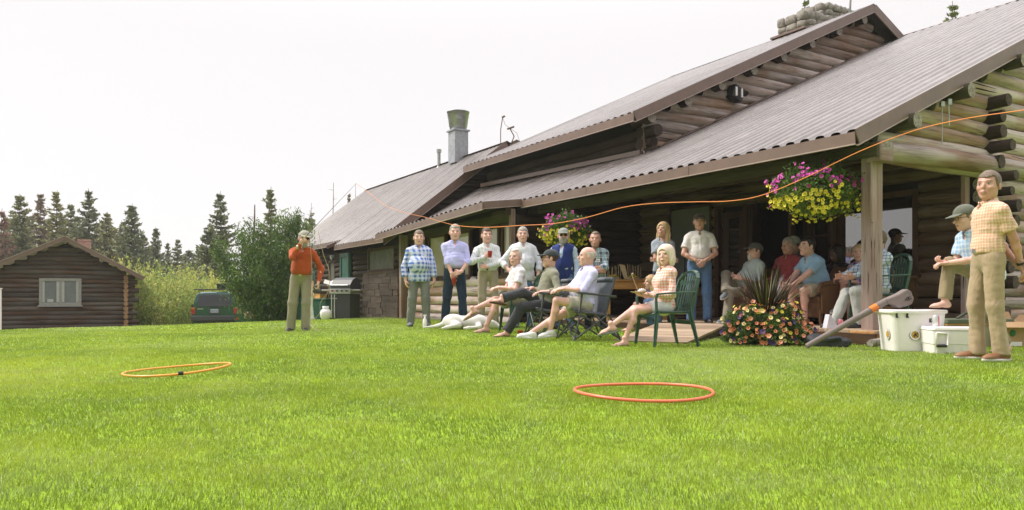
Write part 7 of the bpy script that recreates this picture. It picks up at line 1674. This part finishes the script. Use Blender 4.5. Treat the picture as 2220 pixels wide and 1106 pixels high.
def lower(w_, top): return [(0.02, .32), (w_ - .08, .32), (w_ - .01, .40), (w_, .62), (w_ - .01, .88), (w_ - .04, top), (0.02, top + .015)]
b = MB(); b.add(*loft([(0, lower(.82, 1.02)), (.06, lower(.85, 1.04)), (.8, lower(.87, 1.04)), (2.6, lower(.87, 1.03)), (3.2, lower(.86, 1.01)), (4.1, lower(.82, .95)), (4.3, lower(.74, .82))]), None, 0, False)
def cab(w0, w1, top): return [(0.02, 1.03), (w0, 1.03), (w0 - .02, 1.10), (w1 + .03, top - .10), (w1 - .05, top - .02), (w1 - .25, top), (.02, top + .01)]
b.add(*loft([(.03, cab(.80, .74, 1.30)), (.12, cab(.81, .66, 1.66)), (.30, cab(.82, .66, 1.70)), (1.4, cab(.82, .67, 1.72)), (2.1, cab(.82, .66, 1.68)), (2.9, cab(.80, .72, 1.10))]), None, 0, False)
b.build('body', M_CAR, car, world=False, bevel=.02)
b = MB(); b.prism([(-.66, -.002, 1.12), (.66, -.002, 1.12), (.56, .070, 1.60), (-.56, .070, 1.60)], (0, .02, 0)); b.build('rear_window', M_GLASS_CAR, car, world=False, bevel=.01)
for s_ in (-1, 1):
    b = MB()
    for (y0, y1) in ((.42, 1.15), (1.22, 2.05)): b.prism([(s_ * .835, y0, 1.12), (s_ * .835, y1, 1.12), (s_ * .70, y1 - .02, 1.58), (s_ * .70, y0 + .05, 1.58)], (s_ * .012, 0, 0))
    b.build('side_window', M_GLASS_CAR, car, world=False)
    b = MB(); b.box((s_ * .785, -.01, .95), (.13, .10, .26), mi=0); b.box((s_ * .785, -.014, 1.05), (.125, .10, .07), mi=1); b.build('tail_light', [M_LAMP, M_AMB], car, world=False, bevel=.01)
    b = MB(); b.box((s_ * .98, 2.2, 1.12), (.20, .10, .16)); b.bar((s_ * .82, 2.25, 1.08), (s_ * .92, 2.22, 1.08), .04, .05); b.build('wing_mirror', M_BLACK, car, world=False, bevel=.02)
b = MB(); b.box((0, -.06, .66), (1.72, .22, .20)); b.box((0, -.02, .52), (1.5, .12, .10)); b.build('rear_bumper', M_CLAD, car, world=False, bevel=.03)
b = MB(); b.box((0, -.005, .93), (.44, .03, .24)); b.build('plate_recess', M_CLAD, car, world=False, bevel=.01)
b = MB(); b.box((.0, -.028, .95), (.31, .01, .155)); b.box((0, -.034, .95), (.29, .004, .135), mi=1)
for i in range(6): b.box((-.11 + i * .044, -.037, .945), (.022, .003, .07), mi=2)
b.build('number_plate', [M_CLAD, mat('plate_blue_white', (.50, .56, .66), .4), mat('plate_blue', (.06, .08, .25), .5)], car, world=False)
b = MB(); b.box((-.52, -.008, 1.03), (.22, .01, .03)); b.build('badge', M_STEEL, car, world=False)
b = MB(); b.bar((.05, -.01, 1.10), (.36, .0, 1.115), .012, .018); b.build('rear_wiper', M_BLACK, car, world=False)
for s_ in (-1, 1):
    b = MB(); b.tube([(s_ * .60, .3, 1.78), (s_ * .60, 2.0, 1.78)], .018, n=8); [b.tube([(s_ * .60, y, 1.70), (s_ * .60, y, 1.78)], .016, n=6) for y in (.32, 1.1, 1.95)]; b.build('roof_rail', M_BLACK, car, world=False)
b = MB(); [b.tube([(-.80, y, 1.80), (.80, y, 1.80)], .018, n=8) for y in (.4, .9, 1.8)]; b.build('cross_bar', M_BLACK, car, world=False)
b = MB(); b.box((.25, .8, 1.94), (.42, .5, .22)); b.bar((.35, .4, 1.98), (.75, .5, 1.84), .05, .04); b.build('rack_bag', M_BLACK, car, world=False, bevel=.04)
for s_ in (-1, 1):
    for y in (.75, 3.4):
        w0 = empty('wheel', (0, 0, 0)); w0.parent = car
        b = MB(); b.tube([(s_ * .66, y, .35), (s_ * .70, y, .35), (s_ * .84, y, .35), (s_ * .87, y, .35)], [.31, .36, .36, .32], n=24); b.build('tyre', M_BLACK, w0, world=False)
        b = MB(); b.tube([(s_ * .86, y, .35), (s_ * .885, y, .35)], [.21, .19], n=20); b.build('rim', M_STEEL, w0, world=False)
# utility cart, boat
cy = 31.; cart = empty('utility_cart', (PX(548, cy), cy, -1.03), 'small green off road utility cart with a tan load box beside the car', 'utility cart', rz=R(14))
b = MB(); b.add(*loft([(-.9, [(.02, .45), (.5, .45), (.58, .6), (.56, .92), (.02, .95)]), (.2, [(.02, .45), (.55, .45), (.6, .6), (.58, .92), (.02, .95)]), (.9, [(.02, .45), (.5, .45), (.55, .6), (.45, .85), (.02, .9)])]), None, 0, False); b.build('body', M_CAR, cart, world=False, bevel=.03)
b = MB(); b.box((.12, -.75, .90), (.72, .6, .26)); b.build('load_box', mat('tan_tailgate', (.52, .36, .24), .6, 0, .2), cart, world=False, bevel=.02)
b = MB(); [b.tube([(x, .3, .9), (x * .9, .35, 1.25), (x * .9, -.2, 1.25)], .02, n=6) for x in (-.45, .45)]; b.tube([(-.2, .4, .9), (-.2, .2, 1.3)], .02); b.box((-.22, .1, 1.22), (.2, .1, .2)); b.build('frame', M_BLACK, cart, world=False)
for s_ in (-1, 1):
    b = MB(); b.box((s_ * .5, -.93, .78), (.1, .03, .1)); b.build('tail_light', M_LAMP, cart, world=False)
    for y in (-.6, .65): b = MB(); b.tube([(s_ * .52, y, .3), (s_ * .72, y, .3)], .30, n=20); b.build('wheel', M_BLACK, cart, world=False)
by = 32.; bt = empty('boat_trailer', (PX(604, by), by, -1.03), 'low grey boat on a trailer beside the dark leafy bush', 'boat', rz=R(60))
b = MB(); b.add(*loft([(-1.6, [(.02, .55), (.4, .55), (.6, .86), (.56, .90), (.02, .70)]), (.4, [(.02, .5), (.45, .5), (.66, .86), (.62, .9), (.02, .68)]), (1.5, [(.02, .60), (.2, .62), (.3, .95), (.26, .97), (.02, .85)])]), None, 0, False); b.build('hull', mat('grey_hull', (.24, .26, .29), .5), bt, world=False, bevel=.02)
b = MB(); b.box((0, .2, .42), (.9, 2.6, .08)); b.build('trailer_frame', M_BLACK, bt, world=False)
for s_ in (-1, 1): b = MB(); b.tube([(s_ * .55, 0, .3), (s_ * .7, 0, .3)], .28, n=18); b.build('wheel', M_BLACK, bt, world=False)
# ------------------------------------------------------------------ grill, green bin, gas bottle, signs
gy = 21.6; gx = PX(742, gy); gr = empty('gas_grill', (gx, gy, G(gx, gy)), 'closed stainless steel and black gas barbecue beside the green door', 'barbecue', rz=R(-22))
M_GRD = mat('dark_enamel', (.035, .037, .042), .5, .0, .1)
b = MB(); b.box((.12, 0, .38), (.62, .50, .68)); b.build('cabinet', M_GRD, gr, world=False, bevel=.01)
b = MB(); [b.box((.12 + x, -.255, .38), (.035, .02, .66)) for x in (-.30, -.2)]; b.bar((-.16, -.28, .6), (.02, -.28, .6), .015, .02); b.build('door_trim', M_STEEL, gr, world=False)
b = MB(); b.box((.12, -.02, .80), (.70, .56, .14)); b.build('control_panel', M_STEEL, gr, world=False, bevel=.01)
for i in range(4): b = MB(); b.tube([(-.12 + i * .16, -.30, .81), (-.12 + i * .16, -.34, .81)], .026, n=12); b.build('knob', M_GRD if i else M_LAMP, gr, world=False)
b = MB(); pr = [(-.28, .87), (-.27, .98), (-.16, 1.12), (.0, 1.19), (.14, 1.16), (.24, 1.02), (.26, .87)]
b.prism([(-.22, y, z) for y, z in pr], (.68, 0, 0)); b.build('lid', M_GRD, gr, world=False, bevel=.012)
b = MB(); b.prism([(-.235, y * .94, .87 + (z - .87) * .94) for y, z in pr], (.02, 0, 0)); b.tube([(-.15, -.31, .97), (.4, -.31, .97)], .014); b.build('lid_trim', M_STEEL, gr, world=False)
for x in (-.40, .60): b = MB(); b.box((x, 0, .83), (.28, .46, .035)); b.build('side_shelf', M_STEEL, gr, world=False, bevel=.008)
for (x, y) in ((-.1, -.2), (.36, -.2), (-.1, .2), (.36, .2)): b = MB(); b.tube([(x - .02, y, .03), (x + .02, y, .03)], .035, n=12); b.build('castor', M_BLACK, gr, world=False)
dx_ = PX(688, 23.6); dn = empty('storage_bin', (dx_, 23.6, G(dx_, 23.6)), 'large dark green storage bin against the dark log wall behind the man casting', 'bin', rz=R(-24))
b = MB(); b.box((0, 0, .36), (1.1, .6, .72)); b.build('bin_body', M_GREEN, dn, world=False, bevel=.02); b = MB(); b.box((0, 0, .75), (1.16, .66, .06)); b.build('lid', M_GREEN, dn, world=False, bevel=.02)
tx = PX(706, 21.0); tk = empty('gas_bottle', (tx, 21.0, G(tx, 21.0)), 'squat white gas bottle on the grass left of the barbecue', 'gas bottle')
b = MB(); b.lathe((0, 0, 0), [(0, .0), (.10, 0), (.11, .03), (.15, .08), (.155, .20), (.13, .27), (.06, .31), (0, .32)], 22); b.build('cylinder', M_WHITE, tk, world=False)
b = MB(); b.lathe((0, 0, 0), [(.085, .30), (.09, .38), (.085, .38), (.08, .30)], 20); b.tube([(0, 0, .3), (0, 0, .36)], .02); b.build('collar', M_WHITE, tk, world=False)
sgp = H(20.15, -.42, 1.12); b = MB(); b.box((0, 0, .0), (.34, .02, .14), Matrix.Rotation(R(12), 3, 'Y')); b.tube([(0, .03, -.1), (0, .12, -.1)], .02); o = b.build('notice_board', M_WHITE); o.location = PX(720, 22.2), 22.2, PZ(614, 22.2); o.rotation_euler = (R(-20), 0, R(-30)); tag(o, 'small tilted white notice fixed to the wall above the barbecue', 'sign')
o.location = sgp
sb = H(21.2, -.35, .62); b = MB(); b.box((0, 0, 0), (.7, .25, .16), Matrix.Rotation(R(121), 3, 'Z')); b.box((0, 0, .09), (.74, .28, .02), Matrix.Rotation(R(121), 3, 'Z')); o = b.build('window_box', M_PINE); o.location = sb; tag(o, 'brown wooden window box on the dark log wall above the green bin', 'window box')
# spray bottle by the plaid man
b = MB(); b.lathe((0, 0, 0), [(0, 0), (.038, 0), (.04, .01), (.038, .13), (.018, .17), (.016, .20), (0, .20)], 18); b.bar((-.03, 0, .215), (.03, 0, .215), .02, .025); o = b.build('spray_bottle', M_WHITE); x_ = PX(921, 13.55); o.location = (x_, 13.55, G(x_, 13.55)); tag(o, 'small white spray bottle on the grass at the foot of the man in blue plaid', 'bottle')
# ------------------------------------------------------------------ white dog asleep on the grass
dY = 12.95; dxp = PX(1003, dY); dog = empty('dog', (dxp, dY, G(dxp, dY)), 'white short haired dog lying asleep on its side on the grass', 'dog', rz=R(-4))
dg = [E((-.16, 0, .13), (.19, .14, .135)), E((.05, .0, .12), (.24, .125, .115)), E((.25, .0, .13), (.19, .135, .130)), K((.36, -.02, .12), (.49, -.04, .09), .085, .07), E((.53, -.05, .085), (.085, .07, .065)), K((.57, -.06, .07), (.665, -.08, .05), .046, .032),
      K((-.20, -.06, .10), (-.05, -.19, .08), .085, .055), K((-.05, -.19, .08), (-.23, -.24, .04), .045, .03), K((-.23, -.24, .04), (-.30, -.27, .03), .028, .022), K((.28, -.08, .09), (.32, -.22, .05), .06, .04), K((.32, -.22, .05), (.14, -.27, .035), .036, .026), K((.14, -.27, .035), (.07, -.27, .03), .028, .024),
      K((-.30, .0, .10), (-.44, -.03, .055), .05, .030), K((-.44, -.03, .055), (-.66, -.10, .035), .027, .014), E((.50, .015, .12), (.045, .025, .04)), E((.50, -.10, .125), (.05, .02, .035))]
V_, F_ = snets(lambda p: union(p, dg, .035) + folds(p, 3, .0016, 90.), *bounds(dg, .03), .011)
c_ = V_[F_].mean(1); mi_ = ((np.linalg.norm(c_ - A_(.69, -.085, .055), axis=1) < .026)).astype(int)
M_DOG = mat('white_fur', (.66, .64, .62), .9, 0, .1, 12, .4, 140)
npmesh('body', V_, F_, [M_DOG, M_BLACK], dog, world=False, mi=mi_)
# ------------------------------------------------------------------ smoky air
hz = MB(); hz.box((0, 62, 7.2), (210, 135, 22.4)); hm_ = bpy.data.materials.new('smoky_air'); hm_.use_nodes = True; t_ = hm_.node_tree; t_.nodes.clear()
vo_ = t_.nodes.new('ShaderNodeOutputMaterial'); pv = t_.nodes.new('ShaderNodeVolumePrincipled'); pv.inputs['Density'].default_value = .0007; pv.inputs['Color'].default_value = (.95, .95, .95, 1); pv.inputs['Anisotropy'].default_value = .2
t_.links.new(pv.outputs[0], vo_.inputs['Volume']); hz_o = hz.build('haze', hm_); tag(hz_o, kind='stuff')
